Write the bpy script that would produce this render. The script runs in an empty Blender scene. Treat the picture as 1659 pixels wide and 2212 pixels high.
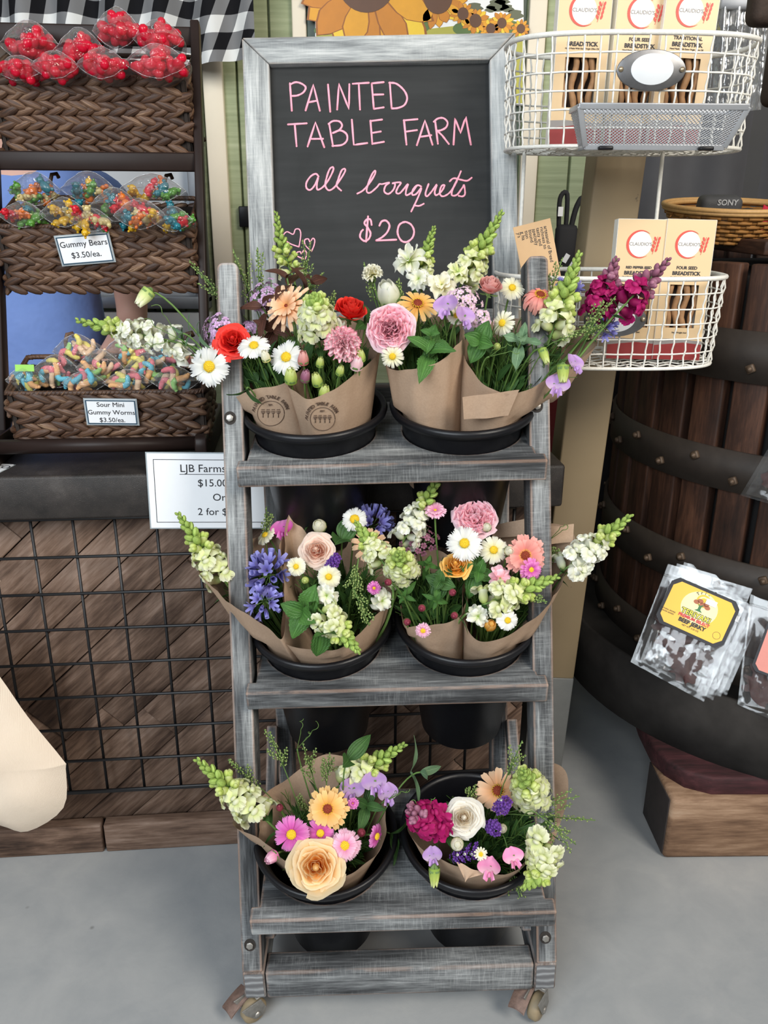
import bpy, bmesh, math, random
from mathutils import Vector as V, Matrix as M4, Quaternion
random.seed(7)
R = random.Random(11)
scene = bpy.context.scene
COL = scene.collection
pi = math.pi

# ------------------------------------------------------------------ camera
FPX = 1800.0; TH = math.radians(20.088); RO = math.radians(0.331); HC = 1.3256
cam_d = bpy.data.cameras.new('camera'); cam = bpy.data.objects.new('camera', cam_d); COL.objects.link(cam)
cam_d.sensor_fit = 'HORIZONTAL'; cam_d.sensor_width = 36.0; cam_d.lens = 36.0 * FPX / 1659.0
cam_d.clip_start = 0.02; cam_d.clip_end = 100
_f = V((0, math.cos(TH), -math.sin(TH))); _d = V((0, -math.sin(TH), -math.cos(TH))); _x = V((1, 0, 0))
_right = math.cos(RO) * _x - math.sin(RO) * _d; _down = math.sin(RO) * _x + math.cos(RO) * _d
m = M4.Identity(4)
for i in range(3):
    m[i][0] = _right[i]; m[i][1] = -_down[i]; m[i][2] = -_f[i]
m[2][3] = HC
cam.matrix_world = m
scene.camera = cam

# ------------------------------------------------------------------ light
w = bpy.data.worlds.new('sky'); scene.world = w; w.use_nodes = True
wn = w.node_tree.nodes; wl = w.node_tree.links
bgn = wn['Background']; bgn.inputs[1].default_value = 0.40
tcw = wn.new('ShaderNodeTexCoord'); sepw = wn.new('ShaderNodeSeparateXYZ'); rw = wn.new('ShaderNodeValToRGB')
wl.new(tcw.outputs['Generated'], sepw.inputs[0]); wl.new(sepw.outputs[2], rw.inputs[0]); wl.new(rw.outputs[0], bgn.inputs[0])
rw.color_ramp.elements[0].position = 0.0; rw.color_ramp.elements[0].color = (0.35, 0.34, 0.33, 1)
rw.color_ramp.elements[1].position = 0.6; rw.color_ramp.elements[1].color = (0.95, 0.98, 1.05, 1)

def area(name, loc, target, sx, sy, energy, color):
    l = bpy.data.lights.new(name, 'AREA'); l.shape = 'RECTANGLE'; l.size = sx; l.size_y = sy; l.energy = energy; l.color = color
    o = bpy.data.objects.new(name, l); COL.objects.link(o); o.location = loc
    o.rotation_euler = (V(target) - V(loc)).to_track_quat('-Z', 'Y').to_euler()
    return o
area('door_daylight', (-1.5, -1.9, 2.6), (-0.1, 1.4, 0.6), 2.4, 2.0, 158, (0.86, 0.94, 1.0))
area('side_daylight', (1.9, -0.9, 2.9), (0.5, 1.4, 0.4), 1.3, 1.3, 105, (1.0, 0.93, 0.82))
vs = scene.view_settings
vs.view_transform = 'Standard'; vs.look = 'None'; vs.gamma = 1.0; vs.exposure = 0.0; vs.use_curve_mapping = False
scene.cycles.max_bounces = 7; scene.cycles.transparent_max_bounces = 24; scene.cycles.diffuse_bounces = 3
scene.cycles.glossy_bounces = 3; scene.cycles.transmission_bounces = 4; scene.cycles.caustics_reflective = False; scene.cycles.caustics_refractive = False

# ------------------------------------------------------------------ pixel -> point
def ray(px, py):
    xi, yi = px - 829.5, py - 1106.0
    c, s = math.cos(RO), math.sin(RO)
    x = (xi * c + yi * s) / FPX; y = (-xi * s + yi * c) / FPX
    return x * _x + y * _d + _f
CAM = V((0, 0, HC))
def at(px, py, Y):
    d = ray(px, py); return CAM + d * (Y / d.y)
def atz(px, py, z):
    d = ray(px, py); return CAM + d * ((z - HC) / d.z)
def atpl(px, py, p0, n):
    d = ray(px, py); return CAM + d * ((V(p0) - CAM).dot(n) / d.dot(n))
def mpx(p):
    return (V(p) - CAM).dot(_f) / FPX          # metres per pixel at a point

# ------------------------------------------------------------------ mesh building
def rnd(a, b): return R.uniform(a, b)
class MB:
    def __init__(s): s.v = []; s.f = []; s.g = []; s.m = []; s.sm = []
    def add(s, vs, fs, gs, m=0, smooth=True):
        o = len(s.v); s.v += [tuple(p) for p in vs]; s.g += [tuple(p) for p in gs]
        for f in fs: s.f.append(tuple(i + o for i in f)); s.m.append(m); s.sm.append(smooth)
        return s
    def mesh(s, name, mats):
        me = bpy.data.meshes.new(name); me.from_pydata(s.v, [], s.f)
        a = me.attributes.new('g', 'FLOAT_VECTOR', 'POINT')
        a.data.foreach_set('vector', [c for p in s.g for c in p])
        for mt in (mats if isinstance(mats, (list, tuple)) else [mats]): me.materials.append(mt)
        me.polygons.foreach_set('material_index', s.m); me.polygons.foreach_set('use_smooth', s.sm)
        me.update(); return me
    def build(s, name, mats, parent=None, mat=None):
        return place(name, s.mesh(name, mats), parent, mat)
def place(name, me, parent=None, mat=None, color=None):
    o = bpy.data.objects.new(name, me); COL.objects.link(o)
    if parent: o.parent = parent
    if mat is not None: o.matrix_basis = mat
    if color: o.color = (*color, 1)
    return o
def tag(o, label, cat, group=None, kind=None):
    if label: o['label'] = label
    if cat: o['category'] = cat
    if group: o['group'] = group
    if kind: o['kind'] = kind
    return o
def empty(name, mat, label, cat, group=None):
    o = bpy.data.objects.new(name, None); COL.objects.link(o); o.empty_display_size = 0.02
    o.matrix_basis = mat if isinstance(mat, M4) else M4.Translation(V(mat))
    return tag(o, label, cat, group)
def T(*a): return M4.Translation(V(a) if len(a) == 3 else V(a[0]))
def RX(a): return M4.Rotation(a, 4, 'X')
def RY(a): return M4.Rotation(a, 4, 'Y')
def RZ(a): return M4.Rotation(a, 4, 'Z')
def SC(x, y, z): return M4.Diagonal((x, y, z, 1))
def align(z, up=(0, 0, 1), loc=(0, 0, 0)):
    z = V(z).normalized(); u = V(up)
    x = u.cross(z)
    if x.length < 1e-4: x = V((1, 0, 0)).cross(z)
    x.normalize(); y = z.cross(x)
    m = M4.Identity(4)
    for i in range(3): m[i][0] = x[i]; m[i][1] = y[i]; m[i][2] = z[i]; m[i][3] = loc[i]
    return m
def frame(x, y, loc):
    x = V(x).normalized(); y = V(y); z = x.cross(y).normalized(); y = z.cross(x)
    m = M4.Identity(4)
    for i in range(3): m[i][0] = x[i]; m[i][1] = y[i]; m[i][2] = z[i]; m[i][3] = loc[i]
    return m
_boxc = {}
def box(mb, mat, sx, sy, sz, m=0, bev=0.003, seg=2, grain=None, smooth=True):
    """box centred on mat's origin; attribute g runs along the grain"""
    bm = bmesh.new(); bmesh.ops.create_cube(bm, size=1)
    for v in bm.verts: v.co = V((v.co.x * sx, v.co.y * sy, v.co.z * sz))
    if bev > 0: bmesh.ops.bevel(bm, geom=list(bm.edges), offset=min(bev, .45 * min(sx, sy, sz)), segments=seg, profile=.5, affect='EDGES')
    bm.verts.index_update()
    if grain is None: grain = max(range(3), key=lambda i: (sx, sy, sz)[i])
    o = V((rnd(0, 9), rnd(0, 9), rnd(0, 9)))
    gs = []
    for v in bm.verts:
        c = v.co; gs.append(o + V((c[grain], c[(grain + 1) % 3], c[(grain + 2) % 3])))
    mb.add([mat @ v.co for v in bm.verts], [[v.index for v in f.verts] for f in bm.faces], gs, m, smooth and bev > 0)
    bm.free()
def tube(mb, pts, r, n=8, m=0, caps=True, closed=False, gz=None):
    pts = [V(p) for p in pts]; k = len(pts); rr = r if isinstance(r, (list, tuple)) else [r] * k
    gz = rnd(0, 1) if gz is None else gz
    vs, fs, gs = [], [], []; L = 0
    t0 = (pts[1] - pts[0]).normalized()
    x = t0.orthogonal().normalized()
    for i in range(k):
        if closed: t = pts[(i + 1) % k] - pts[i - 1]
        else: t = pts[min(i + 1, k - 1)] - pts[max(i - 1, 0)]
        if t.length < 1e-9: t = t0.copy()
        t.normalize(); x = x - t * x.dot(t)
        if x.length < 1e-6: x = t.orthogonal()
        x.normalize(); y = t.cross(x)
        if i: L += (pts[i] - pts[i - 1]).length
        for j in range(n):
            a = 2 * pi * j / n; vs.append(pts[i] + (x * math.cos(a) + y * math.sin(a)) * rr[i]); gs.append((L, j / n, gz))
    for i in range(k if closed else k - 1):
        for j in range(n):
            a, b = i * n + j, i * n + (j + 1) % n; i2 = (i + 1) % k
            fs.append((a, b, i2 * n + (j + 1) % n, i2 * n + j))
    if caps and not closed:
        fs.append(tuple(range(n - 1, -1, -1))); fs.append(tuple((k - 1) * n + j for j in range(n)))
    mb.add(vs, fs, gs, m)
def surf(mb, fn, nu, nv, m=0, closeu=False, gz=None, both=False):
    gz = rnd(0, 1) if gz is None else gz
    vs, gs, fs = [], [], []; cu = nu if closeu else nu + 1
    for j in range(nv + 1):
        for i in range(cu):
            u, v = i / nu, j / nv; vs.append(fn(u, v)); gs.append((u, v, gz))
    for j in range(nv):
        for i in range(nu):
            i2 = (i + 1) % cu; fs.append((j * cu + i, j * cu + i2, (j + 1) * cu + i2, (j + 1) * cu + i))
    mb.add(vs, fs, gs, m)
def lathe(mb, prof, n=32, mat=None, m=0, gz=0):
    mat = mat or M4.Identity(4); k = len(prof)
    def fn(u, v):
        i = min(int(round(v * (k - 1))), k - 1); r, z = prof[i]
        return mat @ V((r * math.cos(2 * pi * u), r * math.sin(2 * pi * u), z))
    surf(mb, fn, n, k - 1, m, True, gz)
def ell(mb, mat, rx, ry, rz, nu=10, nv=6, m=0, gz=None):
    def fn(u, v):
        a, b = 2 * pi * u, pi * (v * .998 + .001)
        return mat @ V((rx * math.sin(b) * math.cos(a), ry * math.sin(b) * math.sin(a), -rz * math.cos(b)))
    surf(mb, fn, nu, nv, m, True, gz)
def slab(mb, outline, z0, z1, mat=None, m=0, holes=(), bev=0, gmat=None, seg=2):
    """prism of a 2D outline (with holes) between z0 and z1"""
    mat = mat or M4.Identity(4); bm = bmesh.new(); es = []
    for loop in [outline] + list(holes):
        vv = [bm.verts.new((p[0], p[1], z0)) for p in loop]
        es += [bm.edges.new((vv[i], vv[(i + 1) % len(vv)])) for i in range(len(vv))]
    if not holes: bm.faces.new([v for v in bm.verts])
    else: bmesh.ops.triangle_fill(bm, use_beauty=True, edges=es)
    r = bmesh.ops.extrude_face_region(bm, geom=list(bm.faces))
    for e in r['geom']:
        if isinstance(e, bmesh.types.BMVert): e.co.z = z1
    bmesh.ops.recalc_face_normals(bm, faces=bm.faces)
    if bev:
        ed = [e for e in bm.edges if len(e.link_faces) == 2 and e.calc_face_angle(0) > .7]
        bmesh.ops.bevel(bm, geom=ed, offset=bev, segments=seg, profile=.5, affect='EDGES')
    bm.verts.index_update(); o = V((rnd(0, 9), rnd(0, 9), rnd(0, 9)))
    mb.add([mat @ v.co for v in bm.verts], [[v.index for v in f.verts] for f in bm.faces],
           [o + (gmat @ v.co if gmat else v.co) for v in bm.verts], m, bev > 0)
    bm.free()
def bez(p0, p1, p2, n=10):
    p0, p1, p2 = V(p0), V(p1), V(p2)
    return [p0 * (1 - t) ** 2 + p1 * 2 * t * (1 - t) + p2 * t * t for t in [i / n for i in range(n + 1)]]
def spline(pts, n=6, closed=False):
    pts = [V(p) for p in pts]; k = len(pts); out = []
    for i in range(k if closed else k - 1):
        if closed: a, b, c, d = pts[i - 1], pts[i], pts[(i + 1) % k], pts[(i + 2) % k]
        else: a, b, c, d = pts[max(i - 1, 0)], pts[i], pts[i + 1], pts[min(i + 2, k - 1)]
        for j in range(n):
            t = j / n
            out.append(.5 * ((2 * b) + (c - a) * t + (2 * a - 5 * b + 4 * c - d) * t * t + (3 * b - a - 3 * c + d) * t ** 3))
    if not closed: out.append(pts[-1])
    return out
def rect(cx, cy, sx, sy): return [(cx - sx / 2, cy - sy / 2), (cx + sx / 2, cy - sy / 2), (cx + sx / 2, cy + sy / 2), (cx - sx / 2, cy + sy / 2)]
def circ(cx, cy, rx, ry=None, n=32): 
    ry = ry or rx
    return [(cx + rx * math.cos(2 * pi * i / n), cy + ry * math.sin(2 * pi * i / n)) for i in range(n)]
_tx = {}
def text_mesh(s, size, mat, align_x='CENTER', bold=0.0, depth=0.0003, shear=0, space=1.0):
    c = bpy.data.curves.new('lettering', 'FONT'); c.body = s; c.size = size; c.align_x = align_x; c.align_y = 'CENTER'
    c.offset = bold; c.extrude = depth; c.shear = shear; c.resolution_u = 3; c.space_character = space
    o = bpy.data.objects.new('lettering', c); COL.objects.link(o)
    dg = bpy.context.evaluated_depsgraph_get(); dg.update()
    me = bpy.data.meshes.new_from_object(o.evaluated_get(dg))
    bpy.data.objects.remove(o); bpy.data.curves.remove(c)
    me.materials.clear(); me.materials.append(mat); return me

# ------------------------------------------------------------------ materials
class NT:
    def __init__(s, name):
        s.mat = bpy.data.materials.new(name); s.mat.use_nodes = True; s.t = s.mat.node_tree; s.t.nodes.clear()
        s.out = s.t.nodes.new('ShaderNodeOutputMaterial')
    def n(s, typ, **kw):
        nd = s.t.nodes.new('ShaderNode' + typ)
        for k, v in kw.items():
            if k.startswith('_'): setattr(nd, k[1:], v)
            else:
                key = int(k[1:]) if k[0] == 'i' and k[1:].isdigit() else k
                s.set(nd.inputs[key], v)
        return nd
    def set(s, sock, v):
        if isinstance(v, bpy.types.NodeSocket): s.t.links.new(v, sock)
        elif isinstance(v, (tuple, list)) and sock.type == 'RGBA' and len(v) == 3: sock.default_value = (*v, 1)
        else: sock.default_value = v
    def ramp(s, fac, stops, interp='LINEAR'):
        r = s.n('ValToRGB'); s.set(r.inputs[0], fac); cr = r.color_ramp; cr.interpolation = interp
        while len(cr.elements) < len(stops): cr.elements.new(.5)
        for e, (p, c) in zip(cr.elements, stops):
            e.position = p; e.color = (*c, 1) if isinstance(c, (tuple, list)) else (c, c, c, 1)
        return r.outputs[0]
    def math(s, op, a, b=0.0, clamp=False):
        nd = s.n('Math', _operation=op, _use_clamp=clamp); s.set(nd.inputs[0], a); s.set(nd.inputs[1], b); return nd.outputs[0]
    def mix(s, fac, a, b, bt='MIX'):
        nd = s.n('Mix', _data_type='RGBA', _blend_type=bt); s.set(nd.inputs[0], fac); s.set(nd.inputs[6], a); s.set(nd.inputs[7], b); return nd.outputs[2]
    def attr(s, name='g'): return s.n('Attribute', _attribute_name=name).outputs['Vector']
    def vmul(s, v, b):
        nd = s.n('VectorMath', _operation='MULTIPLY'); s.set(nd.inputs[0], v); nd.inputs[1].default_value = b; return nd.outputs[0]
    def noise(s, vec, scale, detail=4, rough=.6, dist=0.0):
        nd = s.n('TexNoise'); s.set(nd.inputs['Vector'], vec); nd.inputs['Scale'].default_value = scale
        nd.inputs['Detail'].default_value = detail; nd.inputs['Roughness'].default_value = rough; nd.inputs['Distortion'].default_value = dist
        return nd.outputs[0]
    def obj(s): return s.n('TexCoord').outputs['Object']
    def bump(s, h, strength=.4, dist=.002):
        nd = s.n('Bump', Strength=strength, Distance=dist, Height=h); return nd.outputs[0]
    def bsdf(s, color, rough=.6, metal=0.0, normal=None, trans=0.0, spec=.5, coat=0.0, alpha=None, transmission=0.0, sheen=0.0):
        p = s.n('BsdfPrincipled'); s.set(p.inputs['Base Color'], color); s.set(p.inputs['Roughness'], rough); s.set(p.inputs['Metallic'], metal)
        p.inputs['Specular IOR Level'].default_value = spec; p.inputs['Coat Weight'].default_value = coat; p.inputs['Transmission Weight'].default_value = transmission
        if sheen: p.inputs['Sheen Weight'].default_value = sheen
        if normal is not None: s.set(p.inputs['Normal'], normal)
        sh = p.outputs[0]
        if trans:
            tr = s.n('BsdfTranslucent'); s.set(tr.inputs[0], color)
            mx = s.n('MixShader'); mx.inputs[0].default_value = trans; s.t.links.new(sh, mx.inputs[1]); s.t.links.new(tr.outputs[0], mx.inputs[2]); sh = mx.outputs[0]
        s.t.links.new(sh, s.out.inputs[0]); return s.mat
_mc = {}
def plain(name, col, rough=.6, metal=0.0, var=.12, bump=0.0, scale=40, spec=.5, coat=0.0, trans=0.0):
    if name in _mc: return _mc[name]
    t = NT(name); n = t.noise(t.obj(), scale, 3)
    c = t.mix(n, tuple(x * (1 - var) for x in col), tuple(min(1, x * (1 + var)) for x in col))
    _mc[name] = t.bsdf(c, rough, metal, t.bump(n, bump) if bump else None, spec=spec, coat=coat, trans=trans); return _mc[name]
def wood(name, stops, rough=.75, fine=110, edge=None, edge_r=.006, bump=.5, scratch=None, long=3.0):
    """weathered wood: streaks along g.x; stops colour the streaks; edge = colour of worn edges"""
    t = NT(name); g = t.attr()
    a = t.noise(t.vmul(g, (long, fine * .25, fine * .25)), 1.0, 6, .65, .6)
    b = t.noise(t.vmul(g, (long * 4, fine * 2.2, fine * 2.2)), 1.0, 4, .7)
    big = t.noise(t.vmul(g, (5, 14, 14)), 1.0, 3, .6)
    f = t.math('ADD', t.math('MULTIPLY', a, .5), t.math('MULTIPLY', b, .32)); f = t.math('ADD', f, t.math('MULTIPLY', big, .28)); f = t.math('SUBTRACT', f, .05)
    c = t.ramp(f, stops)
    if scratch:
        sc = t.noise(t.vmul(g, (420, 26, 26)), 1.0, 4, .75); msk = t.math('MULTIPLY', t.ramp(sc, [(.50, 0.0), (.60, 1.0)]), t.ramp(big, [(.42, 0.0), (.6, 1.0)]))
        c = t.mix(t.math('MULTIPLY', msk, .15), c, scratch)
    if edge:
        bv = t.n('Bevel', _samples=4); bv.inputs[0].default_value = edge_r
        geo = t.n('NewGeometry'); dt = t.n('VectorMath', _operation='DOT_PRODUCT'); t.t.links.new(bv.outputs[0], dt.inputs[0]); t.t.links.new(geo.outputs['Normal'], dt.inputs[1])
        em = t.ramp(dt.outputs['Value'], [(.90, 1.0), (.997, 0.0)])
        wear = t.noise(t.vmul(g, (9, 30, 30)), 1.0, 4, .7)
        em = t.math('MULTIPLY', em, t.ramp(wear, [(.36, 0.0), (.5, 1.0)]))
        c = t.mix(em, c, edge)
    return t.bsdf(c, rough, 0, t.bump(f, bump, .0015), spec=.3)
def petal(key, stops, trans=.3, rough=.55, vein=.1):
    k = 'petal_' + key
    if k in _mc: return _mc[k]
    t = NT(k); sp = t.n('SeparateXYZ'); t.t.links.new(t.attr(), sp.inputs[0])
    c = t.ramp(sp.outputs[1], stops)
    n = t.noise(t.vmul(t.attr(), (30, 2, 9)), 1.0, 2); c = t.mix(t.math('MULTIPLY', n, vein * 2), c, t.mix(1.0, c, (.72, .7, .72), 'MULTIPLY'))
    vr = t.n('HueSaturation'); t.set(vr.inputs['Value'], t.math('ADD', t.math('MULTIPLY', sp.outputs[2], .22), .9)); t.set(vr.inputs['Color'], c)
    _mc[k] = t.bsdf(vr.outputs[0], rough, 0, t.bump(n, .15, .001), trans=trans, spec=.25); return _mc[k]
def green(key, c0, c1, rough=.5, trans=.2):
    k = 'green_' + key
    if k in _mc: return _mc[k]
    t = NT(k); g = t.attr(); sp = t.n('SeparateXYZ'); t.t.links.new(g, sp.inputs[0])
    n = t.noise(t.obj(), 60, 3); f = t.math('ADD', t.math('MULTIPLY', n, .6), t.math('MULTIPLY', sp.outputs[2], .4))
    vein = t.math('ABSOLUTE', t.math('SUBTRACT', sp.outputs[0], .5))
    c = t.mix(f, c0, c1); c = t.mix(t.ramp(vein, [(0, .5), (.06, 0.0)]), c, tuple(min(1, x * 1.6) for x in c1))
    wv = t.n('TexWave', Scale=1.0, Distortion=1.0); t.set(wv.inputs['Vector'], t.vmul(g, (2, 14, 0)))
    _mc[k] = t.bsdf(c, rough, 0, t.bump(t.math('ADD', wv.outputs[1], t.noise(t.vmul(g, (9, 16, 0)), 1.0, 2)), .5, .0015), trans=trans, spec=.35); return _mc[k]
def film(name, tint=(1, 1, 1), amt=.12, rough=.08, sc=55, bmp=.9):
    """thin clear plastic: mostly see-through, glossy at creases"""
    t = NT(name); tr = t.n('BsdfTransparent'); tr.inputs[0].default_value = (*tint, 1)
    nz = t.noise(t.obj(), sc, 2, .5, 1.0)
    gl = t.n('BsdfGlossy'); gl.inputs['Roughness'].default_value = rough; t.set(gl.inputs['Normal'], t.bump(nz, bmp, .008))
    df = t.n('BsdfDiffuse'); df.inputs[0].default_value = (.8, .8, .8, 1)
    lw = t.n('LayerWeight'); lw.inputs[0].default_value = .35
    f = t.math('ADD', t.math('MULTIPLY', lw.outputs['Facing'], .45), amt, True)
    a = t.n('MixShader'); a.inputs[0].default_value = .25; t.t.links.new(gl.outputs[0], a.inputs[1]); t.t.links.new(df.outputs[0], a.inputs[2])
    mx = t.n('MixShader'); t.t.links.new(f, mx.inputs[0]); t.t.links.new(tr.outputs[0], mx.inputs[1]); t.t.links.new(a.outputs[0], mx.inputs[2])
    t.t.links.new(mx.outputs[0], t.out.inputs[0]); return t.mat

GREY = wood('grey_painted_wood', [(.36, (.013, .014, .015)), (.45, (.055, .057, .06)), (.53, (.13, .135, .138)), (.61, (.27, .28, .28)), (.72, (.52, .535, .53))], edge=(.58, .36, .25), scratch=(.62, .63, .62))
BOARDW = wood('grey_board_frame_wood', [(.33, (.04, .042, .046)), (.43, (.16, .17, .175)), (.52, (.33, .345, .345)), (.62, (.55, .56, .55)), (.75, (.72, .72, .70))], edge=(.52, .40, .31), edge_r=.004, scratch=(.7, .7, .66))
CLAD = wood('brown_cladding_wood', [(.34, (.03, .017, .012)), (.44, (.085, .05, .034)), (.52, (.16, .10, .07)), (.62, (.25, .172, .132)), (.76, (.40, .315, .26))], fine=70, bump=.9)
DARKTOP = None
STAVE = wood('dark_stave_wood', [(.32, (.008, .004, .003)), (.48, (.035, .015, .009)), (.6, (.085, .036, .02)), (.78, (.16, .075, .04))], fine=60, rough=.6)
BEAM = wood('rough_timber', [(.34, (.07, .035, .02)), (.48, (.19, .11, .065)), (.58, (.30, .19, .12)), (.75, (.46, .34, .24))], fine=60, edge=(.3, .2, .13))
REDW = wood('dark_red_painted_wood', [(.36, (.012, .006, .006)), (.5, (.045, .014, .016)), (.62, (.085, .028, .03)), (.8, (.16, .07, .07))], fine=50)
RACKM = plain('dark_brown_rack_paint', (.020, .012, .010), .42, var=.2, spec=.18)
BLACK = plain('black_plastic', (.006, .006, .0075), .36, var=.25, bump=.05, scale=120, spec=.3)
WIRE = plain('black_wire', (.008, .008, .009), .45)
PINK = plain('pink_chalk', (.92, .36, .46), .8, var=.1)
WHITEP = plain('white_paper', (.82, .83, .85), .6, var=.03)
INK = plain('black_ink', (.02, .02, .025), .6)
NAVY = plain('navy_ink', (.02, .06, .10), .5)
WHITEW = plain('white_painted_wire', (.72, .70, .64), .5, var=.2, scale=200, bump=.2)
STEEL = plain('dull_steel', (.15, .15, .155), .35, .75, var=.25, scale=90)
IRON = plain('rusty_dark_iron', (.030, .022, .017), .6, .15, var=.5, scale=25, bump=.25)
KRAFTS = (.42, .29, .20)
# ================================================================== THE SETTING
def structure(o): o['kind'] = 'structure'; return o
# floor: sealed concrete
t = NT('sealed_concrete'); tc = t.obj(); n1 = t.noise(tc, 1.6, 4, .6); n2 = t.noise(tc, 9, 6, .65, .4); n3 = t.noise(tc, 70, 3)
c = t.ramp(t.math('ADD', t.math('MULTIPLY', n1, .6), t.math('MULTIPLY', n2, .4)), [(.3, (.235, .25, .26)), (.55, (.325, .33, .33)), (.75, (.41, .405, .385))])
vo = t.n('TexVoronoi', Scale=6.0); t.set(vo.inputs['Vector'], tc)
c = t.mix(t.ramp(vo.outputs['Distance'], [(0.0, .8), (.035, .0)]), c, (.10, .10, .095))
t.bsdf(c, t.math('ADD', t.math('MULTIPLY', n2, .25), .3), 0, t.bump(t.math('ADD', t.math('MULTIPLY', n2, .5), t.math('MULTIPLY', n3, .25)), .25, .004), spec=.4)
FLOORM = t.mat
mb = MB(); slab(mb, rect(0, 1.6, 7, 7), -.06, 0); structure(mb.build('floor', FLOORM))
# back wall: grooved green siding
t = NT('green_siding'); tc = t.obj(); n1 = t.noise(t.vmul(tc, (3, 3, 60)), 1.0, 4, .6); n2 = t.noise(tc, 5, 3)
c = t.ramp(n1, [(.3, (.27, .31, .17)), (.6, (.37, .41, .24)), (.8, (.46, .49, .31))]); SIDING = t.bsdf(c, .7, 0, t.bump(n1, .5, .004))
YW = 2.62
mb = MB(); x = -3.0
while x < 3.4:
    slab(mb, rect(x + .0475, YW + .05, .089, .1), 0, 3.2, None, 0, (), .003); x += .0955
slab(mb, rect(0.2, YW + .06, 6.6, .08), 0, 3.2, None, 0)
structure(mb.build('wall_back', SIDING))
CREAM = plain('cream_trim_paint', (.84, .74, .58), .55, var=.06, scale=12)
GREENP = plain('dark_green_paint', (.055, .085, .062), .5, var=.15)
def trim(name, px0, px1, py, z0, z1, mat, Y=YW - .02, th=.04, py2=None):
    a = at(px0, py, Y).x; b = at(px1, py, Y).x
    mb = MB(); box(mb, T((a + b) / 2, Y + th / 2, (z0 + z1) / 2), b - a, th, z1 - z0, 0, .004); return structure(mb.build(name, mat))
trim('trim_1', 447, 489, 330, .9, 2.6, CREAM)            # window casing, right side
trim('trim_2', 630, 661, 36, .9, 2.9, CREAM)
trim('trim_3', 1138, 1176, 130, .9, 2.9, CREAM)
trim('trim_4', 661, 1138, 36, .9, 2.9, GREENP, YW - .01, .03)
# window behind the person: aluminium frame with a pale pane
ALU = plain('aluminium', (.36, .38, .40), .35, .6, var=.15)
wz0 = at(360, 650, YW).z; wx1 = at(450, 520, YW).x; wx0 = wx1 - 1.15
wf = empty('window_1', (wx0, YW, wz0), None, None); structure(wf)
def loc(p): return M4.Translation(V(p))
mb = MB(); box(mb, T(.575, -.02, 0), 1.15, .07, .035); box(mb, T(1.13, -.02, .5), .04, .05, 1.0); box(mb, T(.02, -.02, .5), .04, .05, 1.0); box(mb, T(.62, -.02, .5), .03, .04, 1.0); mb.build('window_frame', ALU, wf)
mb = MB(); box(mb, T(.575, .0, .5), 1.1, .006, 1.0, 0, 0); mb.build('pane', plain('pale_window_pane', (.62, .66, .70), .1, var=.1, scale=4), wf)
mb = MB(); box(mb, T(.575, -.02, -.13), 1.15, .05, .2, 0, .004); mb.build('window_sill', plain('white_sill_paint', (.72, .72, .69), .5, var=.04), wf)
q = at(528, 468, YW - .01)
sx = empty('wall_socket', (q.x, YW - .004, q.z), 'small black socket plate on the green siding left of the chalkboard', 'socket')
mb = MB(); box(mb, T(0, -.006, 0), .03, .02, .058, 0, .003); mb.build('cover_plate', BLACK, sx)
# dark wall on the right with a hanging charcoal sheet
DARKW = plain('charcoal_wall', (.03, .031, .034), .6, var=.3, scale=6)
mb = MB(); box(mb, T(1.72, 2.615, 1.3), 2.0, .03, 2.6, 0, 0); structure(mb.build('wall_right', DARKW))

# ------------------------------------------------------------------ counter
CF = T(-.656, 1.444, 0) @ RZ(math.radians(5.275)); CI = CF.inverted()
t = NT('dark_speckled_counter'); tc = t.obj(); n1 = t.noise(tc, 12, 5, .65); sp = t.noise(tc, 800, 2, .5)
c = t.ramp(n1, [(.35, (.012, .010, .009)), (.6, (.032, .026, .023)), (.8, (.075, .065, .058))])
c = t.mix(t.ramp(sp, [(.64, 0.0), (.74, .6)]), c, (.22, .19, .16)); TOPM = t.bsdf(c, .45, 0, t.bump(sp, .4, .002), spec=.4)
ctr = empty('counter', CF @ T(.2, .3, 0), 'wood clad service counter with a dark speckled top behind the flower stand', 'counter')
O0 = T(-.2, -.3, 0)
mb = MB(); box(mb, O0 @ T(.05, .26, .829), 1.9, .58, .084, 0, .006); mb.build('worktop', TOPM, ctr)
def clip(poly, ax, val, keep_less):
    out = []
    for i in range(len(poly)):
        a, b = poly[i], poly[(i + 1) % len(poly)]
        ia = (a[ax] <= val) == keep_less; ib = (b[ax] <= val) == keep_less
        if ia: out.append(a)
        if ia != ib:
            s = (val - a[ax]) / (b[ax] - a[ax]); out.append((a[0] + (b[0] - a[0]) * s, a[1] + (b[1] - a[1]) * s))
    return out
mb = MB(); x0, x1, z0, z1 = -.78, .97, .06, .80
wall_m = O0 @ T(0, .062, 0) @ RX(pi / 2)           # local xy -> counter xz, extruded towards the viewer
ang = math.radians(43); ca, sa = math.cos(ang), math.sin(ang); pos = -1.2; k = 0
while pos < 1.6:
    wd = [.094, .062, .105, .083, .071][k % 5]; k += 1
    cuts = [-2.0] + sorted(R.uniform(-1, 1.4) for _ in range(2)) + [2.5]
    for s0, s1 in zip(cuts[:-1], cuts[1:]):
        q = []
        for s, p in ((s0 + .0008, pos), (s1 - .0008, pos), (s1 - .0008, pos + wd - .0022), (s0 + .0008, pos + wd - .0022)):
            q.append((s * ca - p * sa, s * sa + p * ca))
        for ax, val, less in ((0, x1, True), (0, x0, False), (1, z1, True), (1, z0, False)):
            q = clip(q, ax, val, less) if q else q
        if len(q) >= 3: slab(mb, q, 0, rnd(.018, .026), wall_m, 0, (), .0012, RZ(-ang), 1)
    pos += wd
mb.build('plank_cladding', CLAD, ctr)
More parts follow.
